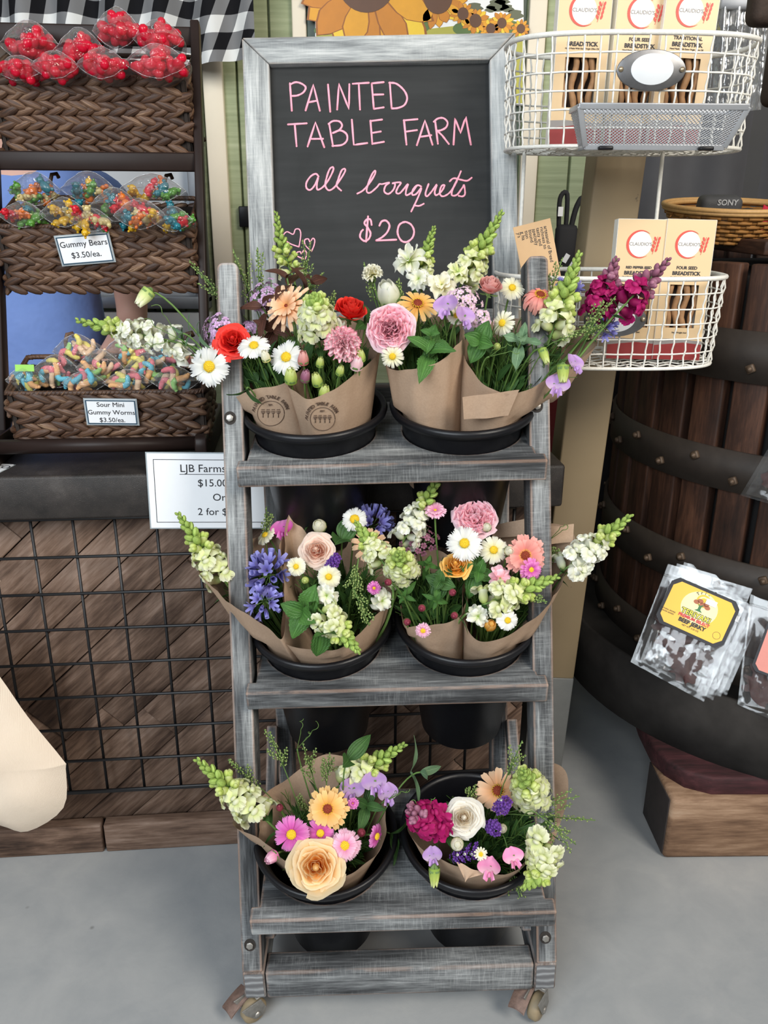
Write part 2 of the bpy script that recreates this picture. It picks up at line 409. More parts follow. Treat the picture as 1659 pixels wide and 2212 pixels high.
mb = MB(); box(mb, O0 @ T(.1, .33, .4), 1.76, .5, .79, 0, 0); mb.build('carcass', plain('dark_carcass', (.02, .014, .011), .8), ctr)
mb = MB(); box(mb, O0 @ T(-.36, .018, .036), .82, .03, .072, 0, .004); box(mb, O0 @ T(.505, .018, .036), .90, .03, .072, 0, .004); mb.build('toe_board', CLAD, ctr)
# ------------------------------------------------------------------ black grid panel
gp = empty('gridwall_panel', CF @ T(.2, 0, .17), 'black wire grid panel hanging on the front of the plank clad counter', 'grid panel')
mb = MB(); P = .0762
for i in range(-4, 13):
    tube(mb, [(i * P - .2, 0, -.001), (i * P - .2, 0, 8 * P + .001)], .0034 if i in (-4, 12) else .0031, 6)
mb.build('upright_wires', WIRE, gp)
mb = MB()
for j in range(9):
    tube(mb, [(-4 * P - .2, -.0055, j * P), (12 * P - .2, -.0055, j * P)], .0031, 6)
for z in (-.007, 8 * P + .007): tube(mb, [(-4 * P - .2, 0, z), (12 * P - .2, 0, z)], .0036, 6)
mb.build('cross_wires', WIRE, gp)
mb = MB()
for i in (-2, 4, 10): tube(mb, [(i * P - .2, 0, 8 * P), (i * P - .2, .02, 8 * P + .004), (i * P - .2, .037, 8 * P - .004)], .003, 6)
mb.build('wall_hooks', WIRE, gp)

# ------------------------------------------------------------------ canvas bag on the left
t = NT('natural_canvas'); tc = t.obj(); wv = t.n('TexWave', Scale=260.0, Distortion=.5); t.set(wv.inputs['Vector'], tc); nz = t.noise(tc, 8, 4)
CANVAS = t.bsdf(t.mix(nz, (.70, .56, .43), (.80, .68, .55)), .9, 0, t.bump(t.math('ADD', t.math('MULTIPLY', wv.outputs[1], .2), nz), .5, .003), spec=.1)
cb0 = at(0, 1630, 1.30)
cb = empty('canvas_tote_bag', cb0 + V((-.11, .02, -.16)), 'cream canvas tote bag hanging in front of the black grid at the left edge', 'bag')
out = [at(px, py, 1.30) - cb.location for px, py in ((0, 1462), (60, 1548), (135, 1640), (142, 1660), (137, 1745), (60, 1796), (0, 1783), (-90, 1762), (-270, 1705), (-300, 1640), (-245, 1425), (-60, 1388))]
cen = sum(out, V()) / len(out); loop = spline(out, 4, True)
mb = MB(); k = len(loop)
def cf(u, v, side=1):
    i = int(round(u * k)) % k; p = loop[i]; q = cen + (p - cen) * (1 - v)
    wr = .006 * math.sin(q.x * 40 + q.z * 22) + .004 * math.sin(q.z * 55 - q.x * 18)
    return q + V((0, side * (.035 * (1 - (1 - v) ** 4) + wr * v), 0))
surf(mb, lambda u, v: cf(u, v, -1), k, 10, 0, True); surf(mb, lambda u, v: cf(u, v, .6), k, 10, 0, True)
mb.build('cloth_body', CANVAS, cb)
mb = MB()
for dx in (0.0, .12):
    tube(mb, spline([cb0 + V((-.17 + dx, -.01, .06)) - cb.location, cb0 + V((-.15 + dx, -.012, .20)) - cb.location, cb0 + V((-.12 + dx, .10, .31)) - cb.location], 6), .006, 6)
mb.build('handle', CANVAS, cb)

# ------------------------------------------------------------------ price sign on the counter edge
def card(name, label, mat, w_, h_, lines, border=None, group=None, base=WHITEP, th=.0012, sleeve=.0025):
    """laminated price card lying in the local xy plane, facing +z; lines = (text, size, x, y, align)"""
    r = empty(name, mat, label, 'price card' if 'card' in name else 'sign', group)
    mb = MB(); slab(mb, rect(0, 0, w_, h_), 0, th); mb.build('paper', base, r)
    if sleeve:
        mb = MB(); slab(mb, rect(0, 0, w_ + sleeve * 2, h_ + sleeve * 2), -.0004, 0, None, 0); o_ = mb.build('laminate_edge', plain('laminate_edge', (.34, .38, .40), .2), r)
    if border:
        bw, inset, bm_ = border; mb = MB(); a, b = w_ - 2 * inset, h_ - 2 * inset
        slab(mb, rect(0, 0, a, b), th, th + .0003, None, 0, [rect(0, 0, a - 2 * bw, b - 2 * bw)]); mb.build('border_line', bm_, r)
    for s, sz, x, y, al in lines:
        o = place('lettering', text_mesh(s, sz, INK, al, 0, .0002), r, T(x, y, th + .0003))
    return r
p = CI @ at(318, 1062, 1.40); sg = CF @ T(p.x + .128, -.034, p.z - .013) @ RX(pi / 2) @ RZ(math.radians(-1.6))
ljb = card('farm_price_sign', 'large white laminated farm price sign on the counter edge, half hidden by the stand', sg, .262, .142,
     [('LJB Farms', .0205, -.0745, .043, 'LEFT'), ('$15.00', .0195, -.044, .0155, 'LEFT'), ('Or', .0195, -.018, -.012, 'LEFT'), ('2 for $2', .0195, -.046, -.040, 'LEFT')], (.0011, .0105, INK))
mb = MB(); slab(mb, rect(-.024, .0325, .102, .0010), .0013, .0016); mb.build('underline', INK, ljb)
p = CI @ atz(0, 1012, .8715)
card('counter_card', 'small white printed card lying under the foot of the candy rack', CF @ T(p.x - .03, p.y + .005, .8715) @ RZ(-.25), .085, .055, [('TO', .022, .016, .008, 'LEFT'), ('S', .02, .02, -.014, 'LEFT')])

# ------------------------------------------------------------------ candy rack
RKX0, RKX1 = -.062, .322
rk = empty('candy_rack', CF @ T(.13, .12, .871), 'dark brown wooden tiered rack standing on the counter and holding three woven baskets', 'rack'); OR = T(-.13, -.12, -.871)
def rline(y, z): return (z - .93) / .72 * .235 + .115
for xx in (RKX0, RKX1):
    mb = MB(); a = V((xx, rline(0, .90), .90)); b = V((xx, rline(0, 1.655), 1.655)); dv = b - a
    box(mb, OR @ frame((1, 0, 0), dv, (a + b) / 2), .017, dv.length, .032, 0, .003, 2, 1); mb.build('side_post', RACKM, rk)
    mb = MB(); slab(mb, [(-.012, 0), (-.022, .045), (-.016, .058), (.0, .062), (.03, .055), (.30, .05), (.30, 0)], -.011, .011, OR @ T(xx, 0.012, .8712) @ RZ(pi / 2) @ RX(pi / 2), 0, (), .003); mb.build('foot', RACKM, rk)
for z, yy, r in ((.913, .02, .0135), (.895, .25, .012)):
    mb = MB(); tube(mb, [OR @ V((RKX0, yy, z)), OR @ V((RKX1, yy, z))], r, 14); mb.build('rod', RACKM, rk)
for z in (1.405, 1.63):
    mb = MB(); box(mb, OR @ T((RKX0 + RKX1) / 2, rline(0, z), z), RKX1 - RKX0, .014, .034, 0, .003); mb.build('crossbar', RACKM, rk)
t = NT('woven_reed'); sp = t.n('SeparateXYZ'); t.t.links.new(t.attr(), sp.inputs[0]); g = t.attr()
n1 = t.noise(t.vmul(g, (16, 1.2, 40)), 1.0, 4, .7); n2 = t.noise(t.vmul(g, (0.01, .5, 30)), 1.0, 2)
f = t.math('ADD', t.math('MULTIPLY', n1, .6), t.math('MULTIPLY', n2, .45))
REED = t.bsdf(t.ramp(f, [(.30, (.014, .007, .005)), (.45, (.042, .020, .012)), (.55, (.10, .05, .028)), (.64, (.19, .108, .062)), (.75, (.48, .33, .22))]), .5, 0, t.bump(n1, .6, .0015), spec=.4)
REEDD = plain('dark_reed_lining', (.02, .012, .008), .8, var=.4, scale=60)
def basket(label, px0, px1, pyt, pyb, Y, tilt, depth, hooks=()):
    a = CI @ at(px0, pyt, Y); b_ = at(px1, pyt, Y); b = CI @ b_
    wd = b.x - a.x; tl = math.radians(tilt)
    Fm = CF @ T(a.x, (a.y + b.y) / 2, (a.z + b.z) / 2) @ RX(tl)       # x right, y back, z up; origin = left end of the front rim
    lo, hi = .02, .4
    for _ in range(30):
        mid = (lo + hi) / 2; q = Fm @ V((wd / 2, 0, -mid)); d = q - CAM
        yy = d.dot(_d) / d.dot(_f) * FPX + 1106
        if yy < pyb: lo = mid
        else: hi = mid
    h = (lo + hi) / 2
    root = empty('woven_basket', Fm @ T(wd / 2, depth / 2, -h), label, 'basket'); OB = T(-wd / 2, -depth / 2, h)
    mb = MB(); rows = max(5, int(h / .0128)); ln = .0235
    path = [(V((0, depth, 0)), V((0, 0, 0)), V((-1, 0, 0))), (V((0, 0, 0)), V((wd, 0, 0)), V((0, -1, 0))), (V((wd, 0, 0)), V((wd, depth, 0)), V((1, 0, 0))), (V((wd, depth, 0)), V((0, depth, 0)), V((0, 1, 0)))]
    for p0, p1, nrm in path:
        L = (p1 - p0).length; dr = (p1 - p0).normalized(); cnt = int(L / .027)
        for r_ in range(rows):
            z = -h + (r_ + .5) * h / rows; up = 1 if r_ % 2 else -1
            for i in range(-1, cnt + 1):
                s = (i + .5 + .5 * (r_ // 2 % 2)) * L / cnt + rnd(-.002, .002)
                if s < .006 or s > L - .006: continue
                c = p0 + dr * s + V((0, 0, z + rnd(-.001, .001))) + nrm * rnd(-.001, .002)
                axis = (dr + V((0, 0, up * .40 + rnd(-.08, .08))) + nrm * .12).normalized()
                ell(mb, OB @ align(axis, nrm, c), rnd(.0082, .0092), .0062 + rnd(0, .0012), ln * rnd(.9, 1.12), 9, 6)
    mb.build('woven_body', REED, root)
    mb = MB()
    for cx, cy, sx, sy in ((wd / 2, .006, wd, .006), (wd / 2, depth - .006, wd, .006), (.006, depth / 2, .006, depth), (wd - .006, depth / 2, .006, depth)): box(mb, OB @ T(cx, cy, -h / 2), sx, sy, h - .006, 0, 0)
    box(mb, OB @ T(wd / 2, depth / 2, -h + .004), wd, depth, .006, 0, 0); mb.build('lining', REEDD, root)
    mb = MB(); rim = [V((0, 0, .002)), V((wd, 0, .002)), V((wd, depth, .012)), V((0, depth, .012))]
    rimp = []
    for i in range(4):
        p0, p1 = rim[i], rim[(i + 1) % 4]
        for q in range(12): rimp.append(p0.lerp(p1, .03 + .94 * q / 11))
    tube(mb, [OB @ q for q in rimp], .0048, 8, 0, False, True)
    for i in range(len(rimp)):       # wrapped cord
        p0, p1 = rimp[i], rimp[(i + 1) % len(rimp)]; nn = max(2, int((p1 - p0).length / .006))
        for q in range(nn):
            c = p0.lerp(p1, q / nn); ax = ((p1 - p0).normalized() + V((0, 0, .9))).normalized(); ell(mb, OB @ align(ax, (0, 1, 0), c), .0028, .0062, .0068, 6, 4)
    mb.build('rim', REED, root)
    for hx in hooks:
        mb = MB(); z0 = .012; tube(mb, [OB @ V(q) for q in ((hx, depth, z0), (hx, depth + .002, z0 + .03), (hx + .004, depth + .006, z0 + .042), (hx + .012, depth + .012, z0 + .042), (hx + .014, depth + .014, z0 + .034))], .004, 7); mb.build('hook', REED, root)
    return Fm, wd, h, depth
B1 = basket('topmost dark woven basket full of red candy bags', -22, 398, 168, 362, 1.70, 17, .165)
B2 = basket('middle dark woven basket holding bags of gummy bears', -6, 408, 492, 632, 1.62, 15, .16, (.07, .29))
B3 = basket('bottom dark woven basket holding bags of sour gummy worms', 20, 436, 850, 957, 1.475, 12, .15, (.075, .30))
def oncard(B, px, py):
    Fm = B[0]; n = Fm.to_3x3() @ V((0, -1, 0)); p0 = Fm @ V((0, -.0135, 0)); q = Fm.inverted() @ atpl(px, py, p0, n); return Fm @ T(q) @ RX(pi / 2)
card('price_card', 'white price card for gummy bears on the middle basket', oncard(B2, 184, 538) @ RZ(.085), .095, .052, [('Gummy Bears', .0152, 0, .0105, 'CENTER'), ('$3.50/ea.', .0152, 0, -.010, 'CENTER')], (.0022, .0004, NAVY), 'price cards on the candy baskets')
card('price_card', 'white price card for sour mini gummy worms on the bottom basket', oncard(B3, 241, 890) @ RZ(-.03), .088, .048, [('Sour Mini', .0125, 0, .0145, 'CENTER'), ('Gummy Worms', .0125, 0, -.0005, 'CENTER'), ('$3.50/ea.', .0125, 0, -.0155, 'CENTER')], (.0022, .0004, NAVY), 'price cards on the candy baskets')

q = CI @ at(2, 880, 1.60)
ct = empty('card_terminal', CF @ T(q.x - .05, q.y, .871) @ RZ(.2), 'black card terminal at the left edge beside the bottom basket', 'card terminal')
mb = MB(); box(mb, T(0, 0, .05) @ RX(-.5), .13, .02, .13, 0, .006); mb.build('body', BLACK, ct)
mb = MB(); box(mb, T(0, -.012, .052) @ RX(-.5), .10, .004, .09, 0, .001); mb.build('screen', plain('grey_screen', (.10, .13, .14), .15), ct)
# ------------------------------------------------------------------ candy bags
SEAL = film('bag_seal', (1, 1, 1), .22, .25); FILM = film('clear_bag_film', amt=.07); FILMR = film('clear_bag_film_pink', (1, .94, .95), .05)
def candy(name, col, coat=.5, rough=.25, trans=.35, sugar=0):
    t = NT(name); n = t.noise(t.obj(), 900 if sugar else 120, 2); c = t.mix(n, tuple(x * .8 for x in col), tuple(min(1, x * 1.2 + sugar * .25) for x in col))
    return t.bsdf(c, .8 if sugar else rough, 0, t.bump(n, .6 if sugar else .1, .001), trans=trans, coat=0 if sugar else coat)
REDC = [candy('red_gummy', (1.0, .015, .07), trans=.6), candy('light_red_gummy', (1.0, .05, .10), trans=.6)]
BEARC = [candy('gummy_' + n, c) for n, c in (('yellow', (.85, .52, .02)), ('orange', (.9, .22, .02)), ('crimson', (.75, .02, .04)), ('green', (.12, .35, .05)), ('pale', (.75, .62, .28)), ('teal', (.02, .22, .28)))]
WORMC = [candy('sour_' + n, c, sugar=1, trans=.1) for n, c in (('yellow', (.82, .58, .05)), ('blue', (.03, .38, .50)), ('red', (.80, .10, .14)), ('orange', (.85, .33, .08)), ('green', (.22, .50, .08)), ('peach', (.85, .45, .25)))]
def lump_mesh(mats):
    mb = MB(); ell(mb, M4.Identity(4), .010, .008, .007, 10, 6); ell(mb, T(.008, .002, .001), .007, .007, .006, 8, 5); return mb.mesh('candy', mats)
def bear_mesh(mt):
    mb = MB(); I = M4.Identity(4); ell(mb, I, .0058, .005, .0082, 10, 6); ell(mb, T(0, 0, .0105), .0048, .0045, .0045, 10, 6)
    for s in (-1, 1):
        ell(mb, T(s * .0037, 0, .0145), .0018, .0016, .0018, 6, 4); ell(mb, T(s * .0052, -.003, .003), .0022, .003, .0024, 6, 4); ell(mb, T(s * .004, -.0035, -.006), .0026, .0035, .0028, 6, 4)
    ell(mb, T(0, -.0045, .010), .002, .002, .0016, 6, 4); return mb.mesh('gummy_bear', mt)
def worm_mesh(m1, m2, bend):
    mb = MB(); pts = [V((-.017 + .034 * i / 10, bend * math.sin(i / 10 * pi * 1.5), 0)) for i in range(11)]
    rr = [.0028 + .0026 * math.sin(pi * (.12 + .76 * i / 10)) + .0006 * (i % 2) for i in range(11)]
    tube(mb, pts[:6], rr[:6], 8, 0); tube(mb, pts[5:], rr[5:], 8, 1)
    ell(mb, T(pts[0]), rr[0], rr[0], rr[0], 8, 5, 0); ell(mb, T(pts[-1]), rr[-1], rr[-1], rr[-1], 8, 5, 1); return mb.mesh('gummy_worm', [m1, m2])
LUMPS = [lump_mesh([m_]) for m_ in REDC]; BEARS = [bear_mesh([m_]) for m_ in BEARC]
WORMS = [worm_mesh(WORMC[i % 6], WORMC[(i * 2 + 1 + (i // 6)) % 6], .006 + .003 * (i % 3)) for i in range(9)]
def bag(label, group, px, py, wpx, hpx, Y, kind, seed, rot=0):
    R2 = random.Random(seed); p = at(px, py, Y); k = mpx(p); W, H = wpx * k, hpx * k
    Mm = align((0, -1, .22), (0, 0, 1), p) @ RZ(rot)
    name = {'red': 'red_candy_bag', 'bear': 'gummy_bear_bag', 'worm': 'gummy_worm_bag'}[kind]
    root = empty(name, Mm @ T(0, 0, -.05), label, 'candy bag', group); O = T(0, 0, .05)
    ph = R2.uniform(0, 6); B = .026
    def bound(a, s=1.0):
        x = math.cos(a); y = math.sin(a); yy = (1 - abs(x) ** 1.7) * (1 if y > 0 else -1) * (.56 if y > 0 else .44)
        return x * W / 2 * s * 1.06, yy * H * s * 1.08
    def fn(u, v):
        a = 2 * pi * u
        if v < .62:
            q = v / .62; x, y = bound(a, q); cr = .0045 * math.cos(4 * a + ph) * q * (1 - q) * 4
            return O @ V((x, y, B * (1 - q ** 2.2) + cr + .0016 * math.sin(9 * a + 14 * q + ph)))
        q = (v - .62) / .38; x, y = bound(a, 1 - .32 * q * q)
        return O @ V((x, y + .004 * math.sin(5 * a + ph) * q, -.075 * q + .0018 * math.sin(11 * a + ph)))
    mb = MB(); surf(mb, fn, 40, 16, 0, True); mb.build('clear_film', FILMR if kind == 'red' else FILM, root)
    mb = MB(); x0, y0 = bound(0); pts = []
    tube(mb, [O @ V((*bound(2 * pi * i / 40), .0005 + .0018 * math.sin(11 * 2 * pi * i / 40 + ph))) for i in range(40)], .0005, 5, 0, False, True); mb.build('seal_edge', SEAL, root)
    n = {'red': 26, 'bear': 8, 'worm': 9}[kind]; done = 0; tries = 0
    while done < n and tries < 400:
        tries += 1; a = R2.uniform(0, 2 * pi); q = math.sqrt(R2.uniform(0, .62)); x, y = bound(a, q)
        z = R2.uniform(-.030, B * (1 - q ** 2.2) - .009); sc = {'red': 1.3, 'bear': 1.5, 'worm': 1.15}[kind]
        mt = O @ T(x * .9, y * .82, z) @ M4.Rotation(R2.uniform(0, 6.28), 4, V((R2.uniform(-1, 1), R2.uniform(-1, 1), R2.uniform(-1, 1))).normalized()) @ SC(sc, sc, sc)
        y = max(y, -.22 * H)
        mt = O @ T(x * .85, y * .82, z) @ mt.to_3x3().to_4x4()
        if kind == 'worm': mt = O @ T(x * .72, y * .75, z) @ RZ(R2.uniform(0, 6.28)) @ RX(R2.uniform(-.5, .5))
        place({'red': 'candy', 'bear': 'gummy_bear', 'worm': 'gummy_worm'}[kind], R2.choice({'red': LUMPS, 'bear': BEARS, 'worm': WORMS}[kind]), root, mt); done += 1
    return root
G1, G2, G3 = 'clear bags of red candy in the top basket', 'clear bags of gummy bears in the middle basket', 'clear bags of sour gummy worms in the bottom basket'
for i, (px, py, w_, h_, Y, lb) in enumerate([
    (62, 96, 122, 84, 1.72, 'tall bag of red candy at the left of the back row in the top basket'),
    (252, 66, 100, 80, 1.72, 'highest bag of red candy, peaking above the others in the top basket'),
    (172, 106, 100, 74, 1.71, 'bag of red candy in the dip between the two tall bags of the top basket'),
    (342, 84, 104, 68, 1.70, 'bag of red candy at the right of the back row in the top basket'),
    (40, 150, 104, 48, 1.665, 'low bag of red candy at the left end of the top basket rim'),
    (118, 143, 100, 54, 1.66, 'second red candy bag from the left along the top basket rim'),
    (220, 140, 106, 60, 1.66, 'third red candy bag from the left along the top basket rim'),
    (338, 136, 138, 66, 1.66, 'wide bag of red candy at the right end of the top basket rim')]):
    bag(lb, G1, px, py, w_, h_, Y, 'red', 100 + i)
for i, (px, py, w_, h_, Y, lb) in enumerate([
    (74, 412, 108, 66, 1.65, 'gummy bear bag at the left of the back row, yellow and red bears on show'),
    (190, 408, 112, 62, 1.65, 'gummy bear bag second in the back row of the middle basket'),
    (328, 412, 140, 60, 1.65, 'wide gummy bear bag at the right of the back row of the middle basket'),
    (248, 446, 104, 66, 1.625, 'gummy bear bag pushed forward in the middle of its basket'),
    (48, 466, 96, 52, 1.60, 'gummy bear bag at the left end of the middle basket front row'),
    (138, 462, 100, 58, 1.60, 'gummy bear bag above the left corner of its price card'),
    (198, 478, 86, 46, 1.595, 'small gummy bear bag directly above the price card'),
    (302, 466, 108, 60, 1.595, 'gummy bear bag right of the price card at the front rim'),
    (372, 476, 86, 50, 1.60, 'gummy bear bag in the right front corner of the middle basket')]):
    bag(lb, G2, px, py, w_, h_, Y, 'bear', 200 + i)
for i, (px, py, w_, h_, Y, lb) in enumerate([
    (166, 760, 100, 64, 1.57, 'topmost gummy worm bag with a pink worm, left of centre in the bottom basket'),
    (270, 764, 96, 60, 1.57, 'gummy worm bag at the back of the bottom basket under the white snapdragon'),
    (372, 772, 104, 66, 1.565, 'gummy worm bag at the back right of the bottom basket'),
    (122, 806, 106, 66, 1.53, 'gummy worm bag second from left above the bottom basket rim'),
    (56, 822, 84, 54, 1.50, 'gummy worm bag at the left end of the bottom basket with a green tag'),
    (216, 796, 98, 68, 1.53, 'gummy worm bag in the middle row with crossed orange and blue worms'),
    (318, 796, 92, 56, 1.53, 'gummy worm bag in the middle row near the right end of the bottom basket'),
    (182, 828, 92, 44, 1.49, 'gummy worm bag at the front rim left of the price card centre'),
    (276, 828, 100, 50, 1.49, 'gummy worm bag at the front rim above the worm price card'),
    (378, 824, 100, 54, 1.49, 'gummy worm bag at the right front rim behind the white cosmos')]):
    b = bag(lb, G3, px, py, w_, h_, Y, 'worm', 300 + i)
    if i == 4:
        mb = MB(); slab(mb, rect(0, 0, .034, .012), 0, .0006, T(.004, .022, .062)); mb.build('green_tag', plain('lime_tag', (.25, .55, .06), .5), b)
# ================================================================== BEHIND THE COUNTER
# gingham valance
t = NT('gingham_cloth'); sp = t.n('SeparateXYZ'); t.t.links.new(t.attr(), sp.inputs[0])
fx = t.math('GREATER_THAN', t.math('FRACT', t.math('MULTIPLY', sp.outputs[0], 12.5)), .5); fy = t.math('GREATER_THAN', t.math('FRACT', t.math('MULTIPLY', sp.outputs[1], 12.5)), .5)
GING = t.bsdf(t.ramp(t.math('MULTIPLY', t.math('ADD', fx, fy), .5), [(0, (.82, .82, .80)), (.3, (.82, .82, .80)), (.31, (.22, .22, .225)), (.7, (.22, .22, .225)), (.71, (.012, .012, .014))], 'CONSTANT'), .9, 0, trans=.15, spec=.1)
a = at(515, 134, 2.48); vx1 = a.x; vz0 = a.z
va = empty('window_valance', (vx1 - .5, 2.48, vz0 + .4), 'black and white gingham valance hanging over the window', 'curtain')
mb = MB(); NU = 140
def vf(u, v, off=0):
    x = u * 1.3; amp = .024 * (1 - .45 * v)
    return V((vx1 - 1.25 + x, 2.48 + amp * math.sin(x * 52) + .012 * math.sin(x * 23 + 1) + off, vz0 + .55 * v + .005 * math.sin(x * 26))) - V(va.location)
vs_, fs_, gs_ = [], [], []
for j in range(9):
    arc = 0; prev = None
    for i in range(NU + 1):
        p = vf(i / NU, j / 8); 
        if prev is not None: arc += math.hypot(p.x - prev.x, p.y - prev.y)
        prev = p; vs_.append(p); gs_.append((arc, .55 * j / 8 + .012, 0))
for j in range(8):
    for i in range(NU): a_ = j * (NU + 1) + i; fs_.append((a_, a_ + 1, a_ + NU + 2, a_ + NU + 1))
mb.add(vs_, fs_, gs_); mb.build('cloth', GING, va)
mb = MB(); tube(mb, [V((vx1 - 1.3, 2.50, vz0 + .53)) - V(va.location), V((vx1 + .03, 2.50, vz0 + .53)) - V(va.location)], .01, 8); mb.build('curtain_rod', RACKM, va)

# sunflower poster (a flat printed picture)
PY = YW - .035
c0 = at(681, 225, PY); c1 = at(1131, -190, PY)
ps = empty('sunflower_poster', ((c0.x + c1.x) / 2, PY, c0.z), 'printed photo poster of yellow sunflowers behind the top of the chalkboard', 'poster')
def flat(name, col): return plain('print_' + name, col, .5, var=.12, scale=30)
def pp(px, py): q = at(px, py, PY); return (q.x - ps.location.x, q.z - ps.location.z)
Mp = RX(pi / 2)
mb = MB(); slab(mb, [pp(681, 225), pp(1131, 225), pp(1131, -190), pp(681, -190)], -.006, 0, Mp); mb.build('sheet', flat('sky', (.92, .90, .86)), ps)
mb = MB()
slab(mb, [pp(683, 223), pp(1129, 223), pp(1129, 52), pp(1090, 38), pp(1040, 40), pp(990, 55), pp(930, 62), pp(683, 58)], 0, .0004, Mp)
mb.build('printed_field', flat('field', (.45, .42, .06)), ps)
mb = MB()
for px, py, r in ((1075, 12, 22), (1060, 20, 12), (1095, 18, 14), (1025, 16, 17), (1112, 32, 18), (1085, 2, 15)):
    slab(mb, [pp(px + r * (1 + .25 * math.sin(5 * a)) * math.cos(a), py + .6 * r * math.sin(a)) for a in [i * pi / 10 for i in range(20)]][::-1], .0004, .0007, Mp)
mb.build('printed_trees', flat('tree', (.12, .13, .07)), ps)
mb = MB()
for px, py, rx, ry in ((900, 55, 30, 18), (1000, 62, 22, 14), (870, 60, 20, 22), (1050, 66, 20, 12), (700, 66, 22, 10), (1110, 60, 18, 14)):
    slab(mb, [pp(px + rx * math.cos(a), py + ry * math.sin(a)) for a in [i * pi / 8 for i in range(16)]][::-1], .0007, .001, Mp)
mb.build('printed_leaves', flat('leaf', (.10, .17, .04)), ps)
mby = MB(); mba = MB(); mbo = MB(); mbe = MB()
for fx_, fy_, rin, rout, np_ in ((792, -48, 66, 168, 26), (946, -5, 31, 64, 22), (1027, 45, 13, 30, 15), (1084, 50, 10, 25, 14), (1000, 30, 12, 26, 13), (1125, 62, 9, 20, 12), (1060, 62, 10, 22, 12)):
    for k in range(np_):
        a = 2 * pi * k / np_ + .1; w_ = rout * .17 * R.uniform(.8, 1.15); ro_ = rout * R.uniform(.85, 1.12)
        def q(r, s): return pp(fx_ + r * math.cos(a) - s * math.sin(a), fy_ + (r * math.sin(a) + s * math.cos(a)))
        o = [q(rin * .7, -w_ * .4), q(rin + (ro_ - rin) * .3, -w_ * .95), q(rin + (ro_ - rin) * .55, -w_), q(rin + (ro_ - rin) * .8, -w_ * .6), q(ro_, 0), q(rin + (ro_ - rin) * .8, w_ * .6), q(rin + (ro_ - rin) * .55, w_), q(rin + (ro_ - rin) * .3, w_ * .95), q(rin * .7, w_ * .4)][::-1]
        z = .001 + .00018 * (k * 7 % 5); c_o = V((sum(p[0] for p in o) / len(o), sum(p[1] for p in o) / len(o))); slab(mbe, [(c_o.x + (p[0] - c_o.x) * 1.12, c_o.y + (p[1] - c_o.y) * 1.05) for p in o], z - .00012, z + .0002, Mp); slab((mba, mbo, mba, mby, mbo)[k % 5], o, z, z + .0003, Mp)
    mbd = MB(); slab(mbd, [pp(fx_ + rin * math.cos(t_), fy_ + rin * 1.15 * math.sin(t_)) for t_ in [i * pi / 16 for i in range(32)]][::-1], .0024, .0028, Mp); mbd.build('printed_flower_disc', flat('disc', (.12, .045, .015)), ps)
mbe.build('printed_petal_outlines', flat('petal_edge', (.33, .10, .004)), ps); mbo.build('printed_orange_petals', flat('orange', (.62, .22, .008)), ps); mba.build('printed_amber_petals', flat('amber', (.80, .36, .01)), ps); mby.build('printed_yellow_petals', flat('yellow', (.95, .60, .03)), ps)

# person behind the counter
SKIN = plain('skin', (.78, .44, .33), .55, var=.08, scale=20)
t = NT('blue_cotton'); n = t.noise(t.obj(), 6, 4, .6); SHIRT = t.bsdf(t.mix(n, (.17, .27, .60), (.27, .38, .74)), .9, 0, t.bump(n, .5, .02), spec=.1)
DENIM = plain('dark_denim', (.03, .04, .07), .9)
PX, PYY = -.845, 2.09
pe = empty('person', (PX, PYY, 0), 'person in a blue t-shirt standing behind the candy rack with one arm lowered', 'person')
def skin(name, pts, edges, mat, root=0, sub=2, parent=pe):
    me = bpy.data.meshes.new(name); me.from_pydata([p[0] for p in pts], edges, []); me.materials.append(mat)
    o = place(name, me, parent); md = o.modifiers.new('s', 'SKIN'); md.use_smooth_shade = True
    for i, p in enumerate(pts):
        r = p[1]; me.skin_vertices[0].data[i].radius = r if isinstance(r, tuple) else (r, r); me.skin_vertices[0].data[i].use_root = (i == root)
    sb = o.modifiers.new('u', 'SUBSURF'); sb.levels = sub; sb.render_levels = sub; return o
bp = [((0, 0, .90), (.15, .10)), ((0, 0, 1.08), (.135, .095)), ((0, .01, 1.25), (.15, .10)), ((0, .01, 1.35), (.12, .075)), ((0, 0, 1.42), (.055, .055)), ((0, -.015, 1.50), (.062, .07)), ((0, -.01, 1.59), (.075, .092)), ((0, 0, 1.66), (.05, .06)),
      ((.185, .01, 1.345), (.052, .052)), ((.222, .0, 1.20), (.045, .045)), ((.228, -.01, 1.06), (.039, .039)), ((.20, -.14, .985), (.033, .033)), ((.165, -.24, .945), (.024, .028)),
      ((-.185, .01, 1.345), (.052, .052)), ((-.225, .0, 1.20), (.045, .045)), ((-.23, -.01, 1.06), (.039, .039)), ((-.19, -.14, .985), (.033, .033)), ((-.15, -.24, .945), (.024, .028)),
      ((.09, 0, .80), (.085, .085)), ((.09, -.01, .48), (.06, .06)), ((.09, .01, .10), (.042, .045)), ((.09, -.10, .03), (.038, .028)),
      ((-.09, 0, .80), (.085, .085)), ((-.09, -.01, .48), (.06, .06)), ((-.09, .01, .10), (.042, .045)), ((-.09, -.10, .03), (.038, .028))]
be = [(0, 1), (1, 2), (2, 3), (3, 4), (4, 5), (5, 6), (6, 7), (3, 8), (8, 9), (9, 10), (10, 11), (11, 12), (3, 13), (13, 14), (14, 15), (15, 16), (16, 17), (0, 18), (18, 19), (19, 20), (20, 21), (0, 22), (22, 23), (23, 24), (24, 25)]
